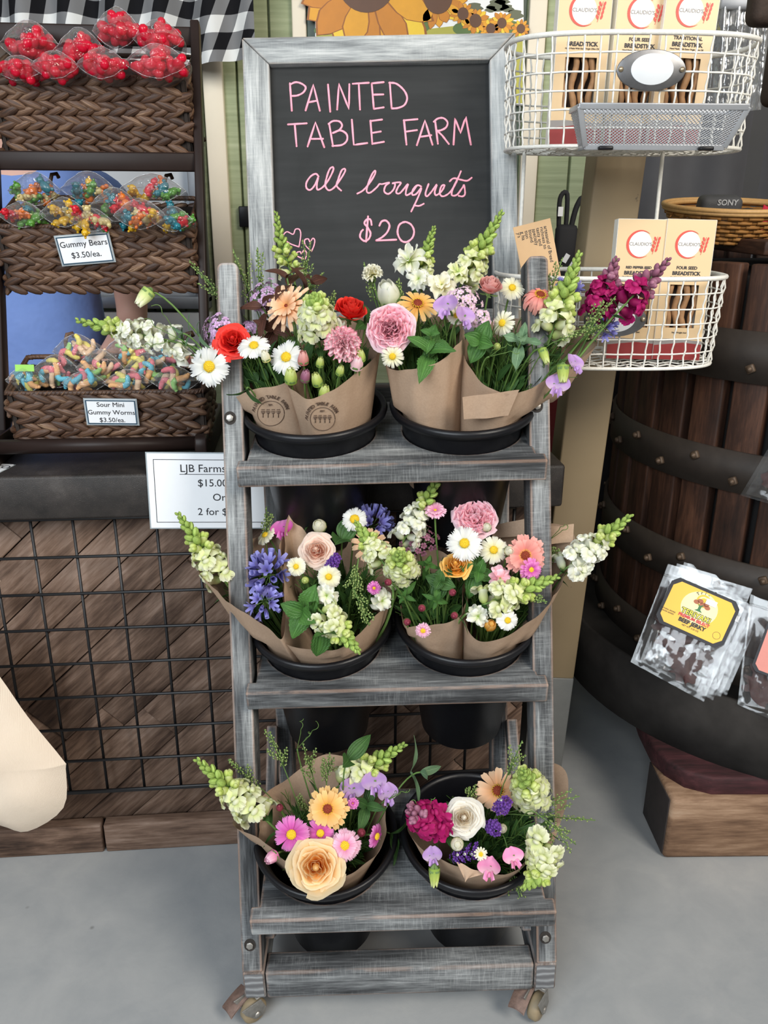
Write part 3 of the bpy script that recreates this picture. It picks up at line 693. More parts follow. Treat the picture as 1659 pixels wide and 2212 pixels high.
for s, w_ in ((1, 12), (-1, 17)):       # fingers and thumb, each its own chain from the wrist
    wx, wy, wz = bp[w_][0]
    for k, (dx, ln) in enumerate(((-.026, .075), (-.009, .085), (.009, .08), (.026, .062))):
        i0 = len(bp); bp.append(((wx + dx * .8, wy - .06, wz - .004), (.0105, .0105))); bp.append(((wx + dx, wy - .06 - ln * .55, wz - .008), (.0085, .0085))); bp.append(((wx + dx, wy - .06 - ln, wz - .026), (.007, .007)))
        be += [(w_, i0), (i0, i0 + 1), (i0 + 1, i0 + 2)]
    i0 = len(bp); bp.append(((wx - s * .036, wy - .03, wz - .004), (.011, .011))); bp.append(((wx - s * .05, wy - .062, wz - .012), (.0085, .0085))); be += [(w_, i0), (i0, i0 + 1)]
skin('body', bp, be, SKIN)
skin('t_shirt', [((0, 0, .86), (.175, .125)), ((0, 0, 1.08), (.168, .12)), ((0, .01, 1.25), (.172, .118)), ((0, .01, 1.365), (.125, .085)), ((.185, .01, 1.35), (.068, .066)), ((.218, .0, 1.21), (.066, .064)), ((-.185, .01, 1.35), (.068, .066)), ((-.22, .0, 1.21), (.066, .064))],
     [(0, 1), (1, 2), (2, 3), (3, 4), (4, 5), (3, 6), (6, 7)], SHIRT)
skin('trousers', [((0, 0, .88), (.17, .115)), ((.09, 0, .78), (.10, .10)), ((.09, -.01, .48), (.078, .078)), ((.09, .01, .10), (.062, .062)), ((-.09, 0, .78), (.10, .10)), ((-.09, -.01, .48), (.078, .078)), ((-.09, .01, .10), (.062, .062))],
     [(0, 1), (1, 2), (2, 3), (0, 4), (4, 5), (5, 6)], DENIM)
mb = MB(); ell(mb, T(0, -.105, 1.545), .012, .02, .018)
for s in (-1, 1): ell(mb, T(s * .078, 0, 1.555), .012, .02, .03)
mb.build('nose_and_ears', SKIN, pe)
mb = MB()
for s in (-1, 1): ell(mb, T(s * .03, -.092, 1.58), .012, .008, .007)
ell(mb, T(0, -.088, 1.505), .022, .01, .006); mb.build('eyes_and_mouth', plain('dark_features', (.12, .05, .04), .5), pe)
mb = MB(); ell(mb, T(0, .018, 1.60), .092, .098, .10, 16, 10); mb.build('hair', plain('brown_hair', (.05, .03, .018), .6, var=.4, scale=90), pe)

# ================================================================== POST, PRESS AND WIRE BASKETS ON THE RIGHT
t = NT('tan_post_paint'); n1 = t.noise(t.obj(), 7, 4); n2 = t.noise(t.obj(), 46, 3, .6); c = t.mix(n1, (.25, .185, .105), (.31, .235, .14)); c = t.mix(t.ramp(n2, [(.70, 0.0), (.76, .8)]), c, (.06, .045, .035)); TAN = t.bsdf(c, .55, 0, t.bump(n1, .2, .003))
po = empty('painted_post', (.40, 1.80, 0), 'tan painted square post with a grey foot between the stand and the barrel', 'post')
ax = V((.038, 0, 1)).normalized()
def postbox(name, z0, z1, s, mat):
    mb = MB(); c = V((.002, 0, 0)) + ax * ((z0 + z1) / 2); box(mb, frame((1, 0, 0), (0, 1, 0), (0, 0, 0)) @ T(c) @ RY(math.atan(.038)), s, s, z1 - z0, 0, .004); mb.build(name, mat, po)
postbox('shaft', .26, 3.0, .097, TAN); postbox('grey_foot', 0, .262, .0985, plain('grey_post_paint', (.17, .175, .17), .6, var=.15))
rc = empty('red_cabinet', (.545, 2.46, 0), 'narrow red painted cabinet showing in the gap between the post and the barrel', 'cabinet')
mb = MB(); box(mb, T(0, 0, .52), .20, .18, 1.04, 0, .006); mb.build('body', plain('red_paint', (.30, .02, .02), .4), rc)
mb = MB(); box(mb, T(0, -.092, .52), .18, .012, .98, 0, .004); mb.build('door', plain('red_paint', (.30, .02, .02), .4), rc)

XC, YC = 1.048, 1.969
pr = empty('wine_press', (XC, YC, 0), 'old basket wine press with dark wooden staves, iron hoops and a timber base', 'wine press')
mb = MB(); lathe(mb, [(.30, .37), (.545, .345), (.556, .362), (.569, .362), (.569, .20), (.54, .195), (.30, .195)], 96); mb.build('tray', plain('weathered_black_wood', (.030, .027, .025), .85, var=.5, scale=18, bump=.3, spec=.15), pr)
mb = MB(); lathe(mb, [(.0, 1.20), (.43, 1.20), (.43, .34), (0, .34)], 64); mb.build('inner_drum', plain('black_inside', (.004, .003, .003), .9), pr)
NS = 34
sm = None
for k in range(NS):
    a = 2 * pi * (k + .35) / NS
    mb = MB(); hgt = 1.235 + R.uniform(-.008, .008)
    box(mb, T(0, 0, (hgt + .35) / 2), .030, .068, hgt - .35, 0, .004, 2, 2)
    mb.build('stave', STAVE, pr, RZ(a) @ T(.457, 0, 0))
RUST = plain('rusty_bolt', (.085, .055, .035), .55, .4, var=.4, scale=200)
bolt_me = None
mb = MB(); box(mb, T(.005, 0, 0) @ RX(.5), .010, .017, .017, 0, .003); lathe(mb, [(.006, .009), (.006, .015), (0, .017)], 10, RY(pi / 2)); bolt_me = mb.mesh('bolt', RUST)
for zt, hh in ((1.105, .10), (.865, .085), (.633, .085), (.424, .085)):
    mb = MB(); lathe(mb, [(.474, -hh / 2), (.4815, -hh / 2), (.4815, hh / 2), (.474, hh / 2)], 96)
    hp = mb.build('iron_hoop', IRON, pr, T(0, 0, zt - hh / 2))
    for k in range(NS):
        a = 2 * pi * (k + .35) / NS
        if math.cos(a - math.radians(235)) < -.1: continue
        place('bolt', bolt_me, hp, RZ(a) @ T(.480, 0, (.5 - (k % 2)) * hh * .42))
mb = MB(); o_ = [(-.41, .10), (-.445, -.30), (-.445, -.40), (-.43, -.45), (-.40, -.49), (-.35, -.512), (.55, -.505), (.55, .10)]
slab(mb, o_, .152, .20, None, 0, (), .008); mb.build('red_foot_block', REDW, pr)
mb = MB(); M_ = T(.06, -.445, .079) @ RZ(math.radians(1.2)); box(mb, M_, 1.0, .145, .158, 0, .010); tbm = mb.build('timber_beam', BEAM, pr); mb = MB(); box(mb, M_ @ T(-.5005, 0, 0), .003, .130, .142, 0, .001); mb.build('dark_end_face', plain('black_end_paint', (.03, .022, .02), .8, var=.5, scale=40), tbm)
mb = MB(); box(mb, T(-.30, -.10, .079), .075, .55, .157, 0, .008); box(mb, T(.06, .35, .079), 1.0, .14, .157, 0, .008); mb.build('rear_timbers', plain('black_timber', (.02, .013, .012), .8, var=.4, scale=20), pr)
mb = MB()
for xx, w_, dz in ((-.24, .16, 0), (-.06, .16, .004), (.12, .16, 0)): box(mb, T(xx, .02, 1.255 + dz), w_, .62, .028, 0, .004)
mb.build('lid_boards', STAVE, pr)
mb = MB(); tube(mb, [V((-.31 + .028 * math.cos(a), -.16, 1.295 + .028 * math.sin(a))) for a in [i * pi / 10 for i in range(20)]], .006, 8, 0, False, True); mb.build('lid_ring', IRON, pr)

# wicker basket with a speaker on the press
WICK = wood('amber_wicker', [(.35, (.10, .04, .008)), (.5, (.30, .13, .03)), (.65, (.50, .26, .07)), (.8, (.62, .38, .14))], .5, fine=160, long=12)
wk = empty('wicker_tray_basket', T(.735, 1.90, 1.262) @ RX(math.radians(6)), 'round amber wicker basket standing on top of the wine press', 'basket')
mb = MB()
for j in range(7):
    z = .006 + j * .0085; r0 = .085 + .034 * (z / .065); n = 40
    for i in range(n):
        if (i + j) % 2: continue
        a0 = 2 * pi * i / n; pts = [V((1.12 * (r0 + .0025) * math.cos(a0 + da), (r0 + .0025) * math.sin(a0 + da), z)) for da in (-.03, .05, .12, .19)]
        tube(mb, pts, .0042, 5)
    tube(mb, [V((1.12 * (r0 - .001) * math.cos(a), (r0 - .001) * math.sin(a), z)) for a in [2 * pi * i / 40 for i in range(40)]], .0036, 5, 0, False, True)
lathe(mb, [(0, .004), (.085, .004)], 32, SC(1.12, 1, 1)); mb.build('woven_side', WICK, wk)
mb = MB()
for dz, dr in ((0, 0), (.006, .002), (.003, -.006)): tube(mb, [V((1.12 * (.122 + dr) * math.cos(a), (.122 + dr) * math.sin(a), .066 + dz)) for a in [2 * pi * i / 56 for i in range(56)]], .005, 8, 0, False, True)
mb.build('rim', plain('pale_wicker', (.52, .30, .11), .5, var=.25, scale=150), wk)
spk = empty('portable_speaker', T(.70, 1.875, 1.292) @ RX(math.radians(12)) @ RZ(.02), 'dark grey rounded portable speaker lying in the wicker basket', 'speaker')
mb = MB(); box(mb, T(0, 0, .031), .088, .045, .062, 0, .014, 4); mb.build('body', plain('grey_speaker_mesh', (.05, .05, .052), .7, var=.3, scale=600, bump=.3), spk)
place('lettering', text_mesh('SONY', .016, plain('silver_print', (.45, .45, .45), .4), 'CENTER', .0003), spk, T(.008, -.0228, .052) @ RX(pi / 2))
rp = empty('red_packet', T(.815, 1.875, 1.30) @ RY(.5) @ RX(.9), 'small red foil packet sticking out of the wicker basket', 'packet')
mb = MB(); surf(mb, lambda u, v: V(((u - .5) * .05, (v - .5) * .07, .006 * math.sin(pi * u) * math.sin(pi * v) + .002 * math.sin(20 * u + 9 * v))), 10, 10); surf(mb, lambda u, v: V(((u - .5) * .05, (v - .5) * .07, -.005 * math.sin(pi * u) * math.sin(pi * v))), 10, 10); mb.build('foil', plain('red_foil', (.55, .02, .05), .3, .3), rp)

# background pieces on the right
_q = at(1590, 52, 2.50)
ob = empty('olive_panel', (_q.x - .05, 2.50, _q.z), 'olive green metal panel high on the dark wall at the right', 'panel')
mb = MB(); box(mb, T(.1, .02, .33), .62, .03, .62, 0, .004); mb.build('plate', plain('olive_paint', (.24, .25, .14), .5), ob)
mb = MB(); box(mb, T(.1, 0, .02), .62, .03, .05, 0, .004); mb.build('dark_rail', plain('black_rail', (.012, .011, .011), .6), ob)
mb = MB()
for xx in (-.06, .02, .10, .18): lathe(mb, [(.005, 0), (.004, .006), (0, .007)], 8, T(xx, .003, .12) @ RX(pi / 2))
mb.build('screws', STEEL, ob)
CHAR = plain('charcoal_cloth', (.075, .075, .082), .8, var=.25, scale=8)
dc = empty('charcoal_curtain', (1.10, 2.575, .2), 'charcoal curtain hanging in folds behind the post and wine press', 'curtain')
mb = MB(); surf(mb, lambda u, v: V((-.46 + u * 1.3, .02 * math.sin(u * 44) + .012 * math.sin(u * 17 + 2), v * 1.42)), 120, 4); mb.build('cloth', CHAR, dc)
_q = at(1580, 238, 2.05)
pl = empty('clear_plastic_cover', (_q.x, 2.05, _q.z), 'clear grey plastic cover hanging behind the right end of the upper wire basket', 'plastic cover')
mb = MB(); surf(mb, lambda u, v: V((-.055 + u * .12, .012 * math.sin(u * 25 + 3 * v), v * .21)), 40, 8); mb.build('sheet', film('grey_plastic', (.75, .78, .80), .5, .15, 20, .6), pl)
mb = MB(); tube(mb, [V((-.055, 0, .215)), V((.07, 0, .215))], .02, 12); mb.build('rolled_top', plain('white_plastic', (.8, .8, .82), .2), pl)
for i, (px0, px1, py0, py1, lb) in enumerate(((1612, 1700, -60, 58, 'brown fuzzy pouch cut off by the top right corner'), (1645, 1720, 62, 232, 'dark brown leather pouch hanging at the right edge below the fuzzy pouch'))):
    a, b = at(px0, py1, 1.9), at(px1, py0, 1.9); ww, hh = b.x - a.x, b.z - a.z
    q = empty('hanging_pouch', (a.x + ww / 2, 1.9, a.z), lb, 'pouch', 'brown pouches hanging at the right edge')
    mb = MB(); box(mb, T(0, 0, hh / 2), ww, .06, hh, 0, .02, 4); mb.build('pouch_body', plain('brown_leather', (.035, .02, .013), .8, var=.5, scale=120, bump=.5), q)
    mb = MB(); tube(mb, spline([V((-ww * .4, -.02, hh)), V((-ww * .2, -.02, hh + .03)), V((ww * .4, -.01, hh + .02))], 5), .007, 7); mb.build('trim_cord', plain('tan_fuzz', (.30, .24, .16), .9), q)
bk = empty('black_tool_pouch', (at(1222, 520, 2.2).x, 2.2, at(1222, 610, 2.2).z), 'black cloth pouch with white tags hanging behind the wire basket rod', 'pouch')
mb = MB(); box(mb, T(0, 0, .07), .055, .03, .14, 0, .012); mb.build('pouch_body', plain('black_cloth', (.012, .012, .014), .8), bk)
mb = MB(); tube(mb, spline([V((-.02, 0, .13)), V((-.022, 0, .20)), V((-.005, 0, .21)), V((-.002, 0, .13))], 5), .006, 7); tube(mb, spline([V((.01, 0, .13)), V((.02, 0, .18)), V((.035, 0, .20)), V((.036, 0, .12))], 5), .007, 7); mb.build('strap', plain('black_cloth', (.012, .012, .014), .8), bk)
for x, z, a in ((.0, .06, .5), (.018, .045, .5), (-.022, .17, 0)):
    mb = MB(); box(mb, T(x, -.018, z) @ RY(a), .012, .003, .022, 0, 0); mb.build('white_tag', WHITEP, bk)

# two-tier wire basket
WX, WY = .405, 1.575; WA, WB = .203, .122
ws = empty('wire_basket_rack', (WX, WY, 1.055), 'two tier white wire basket rack hanging in front of the tan post', 'wire rack')
def oval(s, a=WA, b=WB):
    """stadium-like oval, s in 0..1"""
    t_ = 2 * pi * s; c, d = math.cos(t_), math.sin(t_); e = .72
    return V((a * math.copysign(abs(c) ** e, c), b * math.copysign(abs(d) ** e, d), 0))
def arc_pts(n):
    dense = [oval(i / 720) for i in range(721)]; L = [0]
    for i in range(720): L.append(L[-1] + (dense[i + 1] - dense[i]).length)
    out = []; j = 0
    for k in range(n):
        tgt = L[-1] * k / n
        while L[j + 1] < tgt: j += 1
        out.append(dense[j].lerp(dense[j + 1], (tgt - L[j]) / (L[j + 1] - L[j])))
    return out
OVN = 44
def wire_basket(z0, h, name):
    base = arc_pts(OVN); mb = MB()
    for i, p in enumerate(base):
        pts = []
        for q in range(25):
            z = h * q / 24; s = .965 + .035 * q / 24; w_ = .0016 * math.sin(pi * (q / 2) + i * pi)
            n = V((p.x / WA ** 2, p.y / WB ** 2, 0)).normalized(); pts.append(V((p.x * s, p.y * s, z)) + n * w_)
        tube(mb, pts, .0016, 5)
    fine = arc_pts(OVN * 4)
    for r_ in range(1, 6):
        z = h * r_ / 6; s = .965 + .035 * r_ / 6
        tube(mb, [V((p.x * s, p.y * s, z)) + V((p.x / WA ** 2, p.y / WB ** 2, 0)).normalized() * .0014 * math.cos(pi * i / 2 * .5 + r_ * pi) for i, p in enumerate(fine)], .0016, 5, 0, False, True)
    for k in range(-7, 8):
        x = k * .0265; y = WB * .96 * (max(0, 1 - abs(x / (WA * .965)) ** (2 / .72))) ** (.72 / 2)
        if y > .01: tube(mb, [V((x, y * (1 - q / 10), .0015 * math.sin(pi * q / 2))) for q in range(21)], .0015, 5)
    for k in range(-4, 5):
        y = k * .0265; x = WA * .96 * (max(0, 1 - abs(y / (WB * .965)) ** (2 / .72))) ** (.72 / 2)
        if x > .01: tube(mb, [V((x * (1 - q / 20), y, .0015 * math.cos(pi * q / 2))) for q in range(41)], .0015, 5)
    o = mb.build(name, WHITEW, ws, T(0, 0, z0 - 1.055))
    mb = MB(); tube(mb, fine, .0042, 8, 0, False, True); mb.build('rim', WHITEW, o, T(0, 0, h)); mb = MB(); tube(mb, [p * .965 for p in fine], .0032, 8, 0, False, True); mb.build('base_ring', WHITEW, o)
    return o
low = wire_basket(1.062, .152, 'lower_basket'); upb = wire_basket(1.42, .16, 'upper_basket')
mb = MB()
for sx in (-.16, .085):
    mb = MB(); tube(mb, [V((sx, .02, .15)), V((sx, .03, .37))], .0035, 8); mb.build('support_rod', WHITEW, ws)
WHE = plain('white_enamel', (.62, .64, .66), .3, var=.03)
def plate(px, py, zc, zb, bask):
    q = at(px, py, WY - WB * .99 - .004); pl_ = q - V((WX, WY, 1.055)) - V((0, 0, zb - 1.055))
    mb = MB(); slab(mb, circ(0, 0, .0535, .029, 40), 0, .003, None, 0, (), .001); o = mb.build('label_plate', STEEL, bask, T(pl_) @ RX(pi / 2))
    mb = MB(); slab(mb, circ(.001, .001, .033, .022, 40), .003, .0042, None, 0, (), .0006); mb.build('white_label', WHE, o)
    mb = MB(); [lathe(mb, [(.0042, 0), (.0038, .002), (0, .0026)], 12, T(s * .0475, .001, .003)) for s in (-1, 1)]; mb.build('screw', plain('brass_screw', (.45, .36, .24), .3, .8), o)
plate(1406, 152, 0, 1.42, upb); plate(1328, 690, 0, 1.062, low)
# silver mesh bin on the front of the upper basket
SILV = plain('silver_mesh', (.42, .43, .45), .35, .6, var=.1)
tr_ = at(1414, 318, 1.40)
tb = empty('silver_mesh_bin', (tr_.x, 1.40, tr_.z), 'silver steel mesh bin fixed to the front of the upper wire basket', 'mesh bin')
kt = mpx(tr_); wt, wb_, ht = 352 * kt, 300 * kt, 88 * kt * .86
mb = MB()
def tpt(u, v, y=0): return V(((u - .5) * (wb_ + (wt - wb_) * v), y - .028 * v, v * ht))
A = [tpt(0, 0), tpt(1, 0), tpt(1, 1), tpt(0, 1)]; Bk = [V((p.x, .045, p.z)) for p in A]
for q in ((A[0], A[1]), (A[1], A[2]), (A[2], A[3]), (A[3], A[0])): box(mb, frame(q[1] - q[0], (0, 1, .3), (q[0] + q[1]) / 2), (q[1] - q[0]).length, .003, .009, 0, .001)
for q in ((A[2], Bk[2]), (A[3], Bk[3]), (Bk[2], Bk[3]), (A[0], Bk[0]), (A[1], Bk[1])): box(mb, frame(q[1] - q[0], (0, 0, 1) if abs((q[1] - q[0]).z) < .01 else (0, 1, 0), (q[0] + q[1]) / 2), (q[1] - q[0]).length, .008, .003, 0, .001)
mb.build('frame', SILV, tb)
mb = MB(); N = 40
for sgn in (1, -1):
    for i in range(-14, N + 14):
        seg = []
        for j in range(15):
            u = (i + sgn * j * .93) / N
            if 0 <= u <= 1: seg.append(tpt(u, j / 14))
        if len(seg) > 1: tube(mb, seg, .0009, 4, 0, False)
for side in (0, 1):
    for sgn in (1, -1):
        for i in range(-14, 22):
            seg = []
            for j in range(15):
                v = j / 14; s = (i + sgn * j * .93) / 8
                if 0 <= s <= 1: seg.append(tpt(side, v).lerp(V((tpt(side, v).x, .045, v * ht)), s))
            if len(seg) > 1: tube(mb, seg, .0009, 4, 0, False)
for i in range(36): tube(mb, [tpt(i / 35, 0), V((tpt(i / 35, 0).x, .045, 0))], .0009, 4, 0, False)
mb.build('mesh_panel', SILV, tb)
mb = MB(); [box(mb, T(s * wb_ * .36, -.006, -.002), .022, .012, .006, 0, .002) for s in (-1, 1)]; mb.build('rubber_pad', BLACK, tb)

# breadstick boxes
CBOX = plain('cream_carton', (.68, .49, .28), .45, var=.05, scale=10); CEDGE = plain('carton_edge', (.86, .82, .74), .6, var=.04)
REDP = plain('red_print', (.62, .07, .05), .5, var=.06); REDB = plain('dark_red_print', (.25, .02, .02), .5); WHP = plain('pale_print', (.86, .82, .76), .5, var=.02); GRP = plain('grey_print', (.26, .24, .23), .5)
BREAD = plain('baked_breadstick', (.36, .19, .085), .7, var=.5, scale=70, bump=.4); WIN = plain('box_inside', (.06, .03, .018), .8)
def bread_box(label, px, pyb, Y, zb, roll, flavor, seed, yaw=0.0):
    w_, h, d = .085, .24, .032; p = at(px, pyb, Y)
    r = empty('breadstick_box', T(p.x, Y, zb) @ RZ(yaw) @ RY(roll) @ RX(math.radians(-4)), label, 'food box', 'boxes of breadsticks in the wire baskets')
    F = RX(pi / 2); win = (0, .39 * h, .60 * w_, .31 * h)
    mb = MB(); slab(mb, rect(0, h / 2, w_, h), d / 2 - .0008, d / 2, F, 0, [rect(*win)])
    mb.build('front_panel', CBOX, r)
    mb = MB(); y0 = d / 2 - .0008
    for cx, cy, sx, sy, cz, sz in ((-w_ / 2, 0, .0008, d, h / 2, h), (w_ / 2, 0, .0008, d, h / 2, h), (0, d / 2, w_, .0008, h / 2, h), (0, 0, w_, d, h, .0008), (0, 0, w_, d, .0004, .0008)): box(mb, T(cx, cy, cz), sx, sy, sz, 0, 0)
    mb.build('carton', CEDGE, r)
    mb = MB(); box(mb, T(0, d / 2 - .003, .39 * h), .66 * w_, .002, .36 * h, 0, 0); mb.build('window_back', WIN, r)
    Rr = random.Random(seed)
    for i in range(4):
        x = (-.3 + .2 * i) * w_ * .9 + Rr.uniform(-.002, .002)
        mb = MB(); tube(mb, [V((x + .003 * math.sin(q * .7 + i), -d / 2 + .009 + .001 * math.cos(q + i), .215 * h + q * h * .37 / 12)) for q in range(13)], [.0052 + Rr.uniform(-.0006, .0006) for _ in range(13)], 9); mb.build('breadstick', BREAD, r)
    Fz = lambda x, z, o=.0004: T(x, -d / 2 - o, z) @ F
    mb = MB(); slab(mb, circ(-.002, 0, .0205, .0215, 36), 0, .0002); mb.build('white_disc', WHP, r, Fz(0, .828 * h))
    mb = MB(); o1 = [(.0235 * math.cos(a) - .002, .0235 * math.sin(a)) for a in [math.radians(48 + 258 * i / 30) for i in range(31)]]; o2 = [((.0235 - .0042 * math.sin(pi * i / 30) - .0003) * math.cos(a) - .002, (.0235 - .0042 * math.sin(pi * i / 30) - .0003) * math.sin(a)) for i, a in [(i, math.radians(48 + 258 * i / 30)) for i in range(31)]]
    slab(mb, o1 + o2[::-1], .0002, .0004)
    for k in range(4):
        for s in (-1, 1): slab(mb, [(.0235 + .0012 * k + s * .0035 + .0032 * math.cos(a) * .6 + s * .001 * math.sin(a), -.009 + .0062 * k + .0035 * math.sin(a)) for a in [i * pi / 5 for i in range(10)]], .0002, .0004)
    slab(mb, [(.0205, -.0165), (.0212, -.0165), (.028, .013), (.0274, .013)], .0002, .0004)
    mb.build('crescent_logo', REDP, r, Fz(0, .828 * h))
    place('lettering', text_mesh("CLAUDIO'S", .0078, GRP, 'CENTER', .0001), r, Fz(-.001, .828 * h, .0008))
    if flavor: place('lettering', text_mesh(flavor, .0072 if len(flavor) < 12 else .0058, INK, 'CENTER', .0002), r, Fz(0, .664 * h))
    place('lettering', text_mesh('BREADSTICK', .0086, INK, 'CENTER', .0003), r, Fz(0, .625 * h))
    place('lettering', text_mesh('Hand Made With Extra Virgin Olive Oil', .0034, INK), r, Fz(0, .598 * h))
    place('lettering', text_mesh('Net Weight 6oz', .0040, INK), r, Fz(0, .20 * h))
    mb = MB(); slab(mb, [(-w_ / 2, 0), (w_ / 2, 0), (w_ / 2, .115 * h), (.1 * w_, .128 * h), (-w_ / 2, .105 * h)], 0, .0002); mb.build('red_band', REDB, r, Fz(0, 0))
    mb = MB(); slab(mb, [(-w_ / 2, .105 * h), (.1 * w_, .128 * h), (w_ / 2, .115 * h), (w_ / 2, .14 * h), (-.2 * w_, .155 * h), (-w_ / 2, .15 * h)], 0, .0002); mb.build('grey_band', GRP, r, Fz(0, 0))
    return r
bread_box('left breadstick box in the upper wire basket, beside the chalkboard', 1236, 312, 1.53, 1.424, .02, '', 1)
bread_box('middle four seed breadstick box in the upper wire basket', 1352, 310, 1.545, 1.424, .035, 'FOUR SEED', 2)
bread_box('right traditional breadstick box in the upper wire basket', 1448, 308, 1.53, 1.424, .05, 'TRADITIONAL', 3)
bread_box('red pepper breadstick box in the lower wire basket behind burgundy flowers', 1355, 776, 1.535, 1.068, .012, 'RED PEPPER SEED', 4, -.05)
bread_box('right four seed breadstick box in the lower wire basket', 1452, 783, 1.53, 1.068, .022, 'FOUR SEED', 5, .0)
q = at(1163, 560, 1.53)
kc = empty('kraft_info_card', M4.Translation(q) @ RX(math.radians(84)) @ RZ(math.radians(14)), 'tilted kraft brown card printed with small sideways text in the lower wire basket', 'card')
mb = MB(); slab(mb, rect(0, 0, .066, .125), 0, .001); mb.build('card_stock', plain('kraft_card', (.56, .36, .19), .7, var=.06), kc)
for i, s in enumerate(('artesanal of Bread', 'richness to', 'tasty and', 'specially', 'bound', 'tion', 'g Ita', "y's")):
    place('lettering', text_mesh(s, .0085, INK, 'LEFT'), kc, T(.022 - i * .0068, .052, .0013) @ RZ(-pi / 2))

# jerky bags on the barrel
JFILM = film('jerky_bag_film', (.97, .97, .97), .07, .12, 9, .6); JERK = plain('dried_beef', (.045, .012, .010), .6, var=.6, scale=60, bump=.5)
YLAB = plain('yellow_label', (.90, .50, .02), .4, var=.03, scale=20); LRED = plain('label_red', (.62, .03, .04), .5); LGRN = plain('label_green', (.03, .16, .05), .5); LBRN = plain('label_brown', (.40, .11, .04), .5); LCRM = plain('label_cream', (.92, .78, .42), .5); LYEL = plain('label_bright_yellow', (.95, .80, .05), .5); SALMON = plain('salmon_label', (.62, .20, .15), .4)
def jbag(label, c, seed, lab=None, full=True):
    """c = four world corners TL, TR, BR, BL"""
    TL, TR, BR, BL = c; cen = (TL + TR + BR + BL) / 4; X = ((TR - TL) + (BR - BL)) / 2; Y = ((TL - BL) + (TR - BR)) / 2
    Mm = frame(X, Y, cen); I = Mm.inverted(); w_, h = X.length, Y.length
    r = empty('jerky_bag', Mm, label, 'jerky bag', 'jerky bags hanging on the wine press'); cl = [I @ p for p in c]
    def base(u, v): return (cl[3] * (1 - u) + cl[2] * u) * (1 - v) + (cl[0] * (1 - u) + cl[1] * u) * v
    th = .013 if full else .004
    def fn(u, v, s):
        p = base(u, v); b = max(0, math.sin(pi * min(1, max(0, (u - .06) / .88)))) ** .6 * max(0, math.sin(pi * min(1, max(0, (v - .05) / .75)))) ** .6
        wr = .0022 * math.sin(31 * u + 17 * v + seed) * math.sin(23 * v - 11 * u + seed) * (1 if v < .5 else .3)
        return p + V((0, 0, s * (th * b + wr * (b > 0))))
    mb = MB(); surf(mb, lambda u, v: fn(u, v, 1), 22, 26); surf(mb, lambda u, v: fn(u, v, -.8), 22, 26); mb.build('clear_film', JFILM, r)
    mb = MB(); 
    for v in (.885, .90): tube(mb, [base(u / 10, v) + V((0, 0, .001)) for u in range(11)], .0011, 5)
    mb.build('zip_seal', JFILM, r)
    if full:
        Rr = random.Random(seed)
        for k in range(5):
            mb = MB(); cx, cy = Rr.uniform(-.2, .2) * w_, Rr.uniform(-.33, -.02) * h; L, W_ = Rr.uniform(.06, .09), Rr.uniform(.02, .035); a = Rr.uniform(-1.2, 1.2); ph = Rr.uniform(0, 6)
            Mj = T(cx, cy, -.004 + .003 * (k % 3)) @ RZ(a)
            for s in (1, -1): surf(mb, lambda u, v: Mj @ V(((u - .5) * L * (1 - .15 * math.sin(9 * v + ph)), (v - .5) * W_ * (1 + .3 * math.sin(7 * u + ph)), s * .0022 * math.sin(pi * u) ** .4 * math.sin(pi * v) ** .4 + .0015 * math.sin(8 * u + 5 * v + ph))), 10, 6)
            mb.build('jerky_strip', JERK, r)
    return r, w_, h, th
def corners(l): return [at(*q) for q in l]
J1 = corners([(1443, 1218, 1.65), (1626, 1272, 1.575), (1520, 1516, 1.49), (1362, 1430, 1.565)])
HK = at(1532, 1238, 1.665)
offs = [(V((.062, .036, -.008)), 'rearmost teriyaki style bag of the left jerky stack on the barrel', 4), (V((.044, .024, -.006)), 'third bag from the front of the left jerky stack on the barrel', 3), (V((.024, .012, -.004)), 'second bag from the front of the left jerky stack with a small price sticker', 2)]
for o, lb, sd in offs:
    b = jbag(lb, [p + o for p in J1], sd, None, sd == 2)
    if sd == 2:
        mb = MB(); slab(mb, rect(.34 * b[1], .20 * b[2], .022, .012), .014, .0146); mb.build('price_sticker', WHITEP, b[0])
jb, jw, jh, jt = jbag('front bag of beef jerky with a yellow label on the wine press barrel', J1, 1)
KL = 1.09; cn = .012; lw_, lh = jw * .86 / KL, jh * .44 / KL
def lab_out(w_, h, c): return [(-w_ / 2 + c, -h / 2), (w_ / 2 - c, -h / 2), (w_ / 2 - c * .6, -h / 2 + c * .4), (w_ / 2, -h / 2 + c), (w_ / 2, h / 2 - c), (w_ / 2 - c * .4, h / 2 - c * .6), (w_ / 2 - c, h / 2), (-w_ / 2 + c, h / 2), (-w_ / 2 + c * .4, h / 2 - c * .6), (-w_ / 2, h / 2 - c), (-w_ / 2, -h / 2 + c), (-w_ / 2 + c * .6, -h / 2 + c * .4)]
LM = T(.004, .16 * jh, jt + .001) @ RZ(math.radians(-2)) @ SC(KL, KL, 1)
mb = MB(); slab(mb, lab_out(lw_, lh, cn), 0, .0006, LM); lab = mb.build('label_border', INK, jb)
mb = MB(); slab(mb, lab_out(lw_ - .012, lh - .012, cn), .0006, .0009, LM); mb.build('label_sheet', YLAB, lab)
mb = MB(); slab(mb, circ(0, .008, .034, .032), .0009, .001, LM); mb.build('label_glow', LCRM, lab)
mb = MB(); slab(mb, circ(.002, .024, .013, .0125), .0011, .0012, LM, 0, [circ(.002, .024, .0095, .009)]); slab(mb, circ(.002, .024, .006), .0011, .0012, LM); mb.build('sun_logo', plain('label_sun', (.75, .52, .03), .5), lab)
mb = MB()
for cx, cy in ((-.009, .018), (-.003, .022), (.009, .020), (.013, .015), (.003, .017)): slab(mb, circ(cx, cy, .0055, .0042), .0012, .0013, LM)
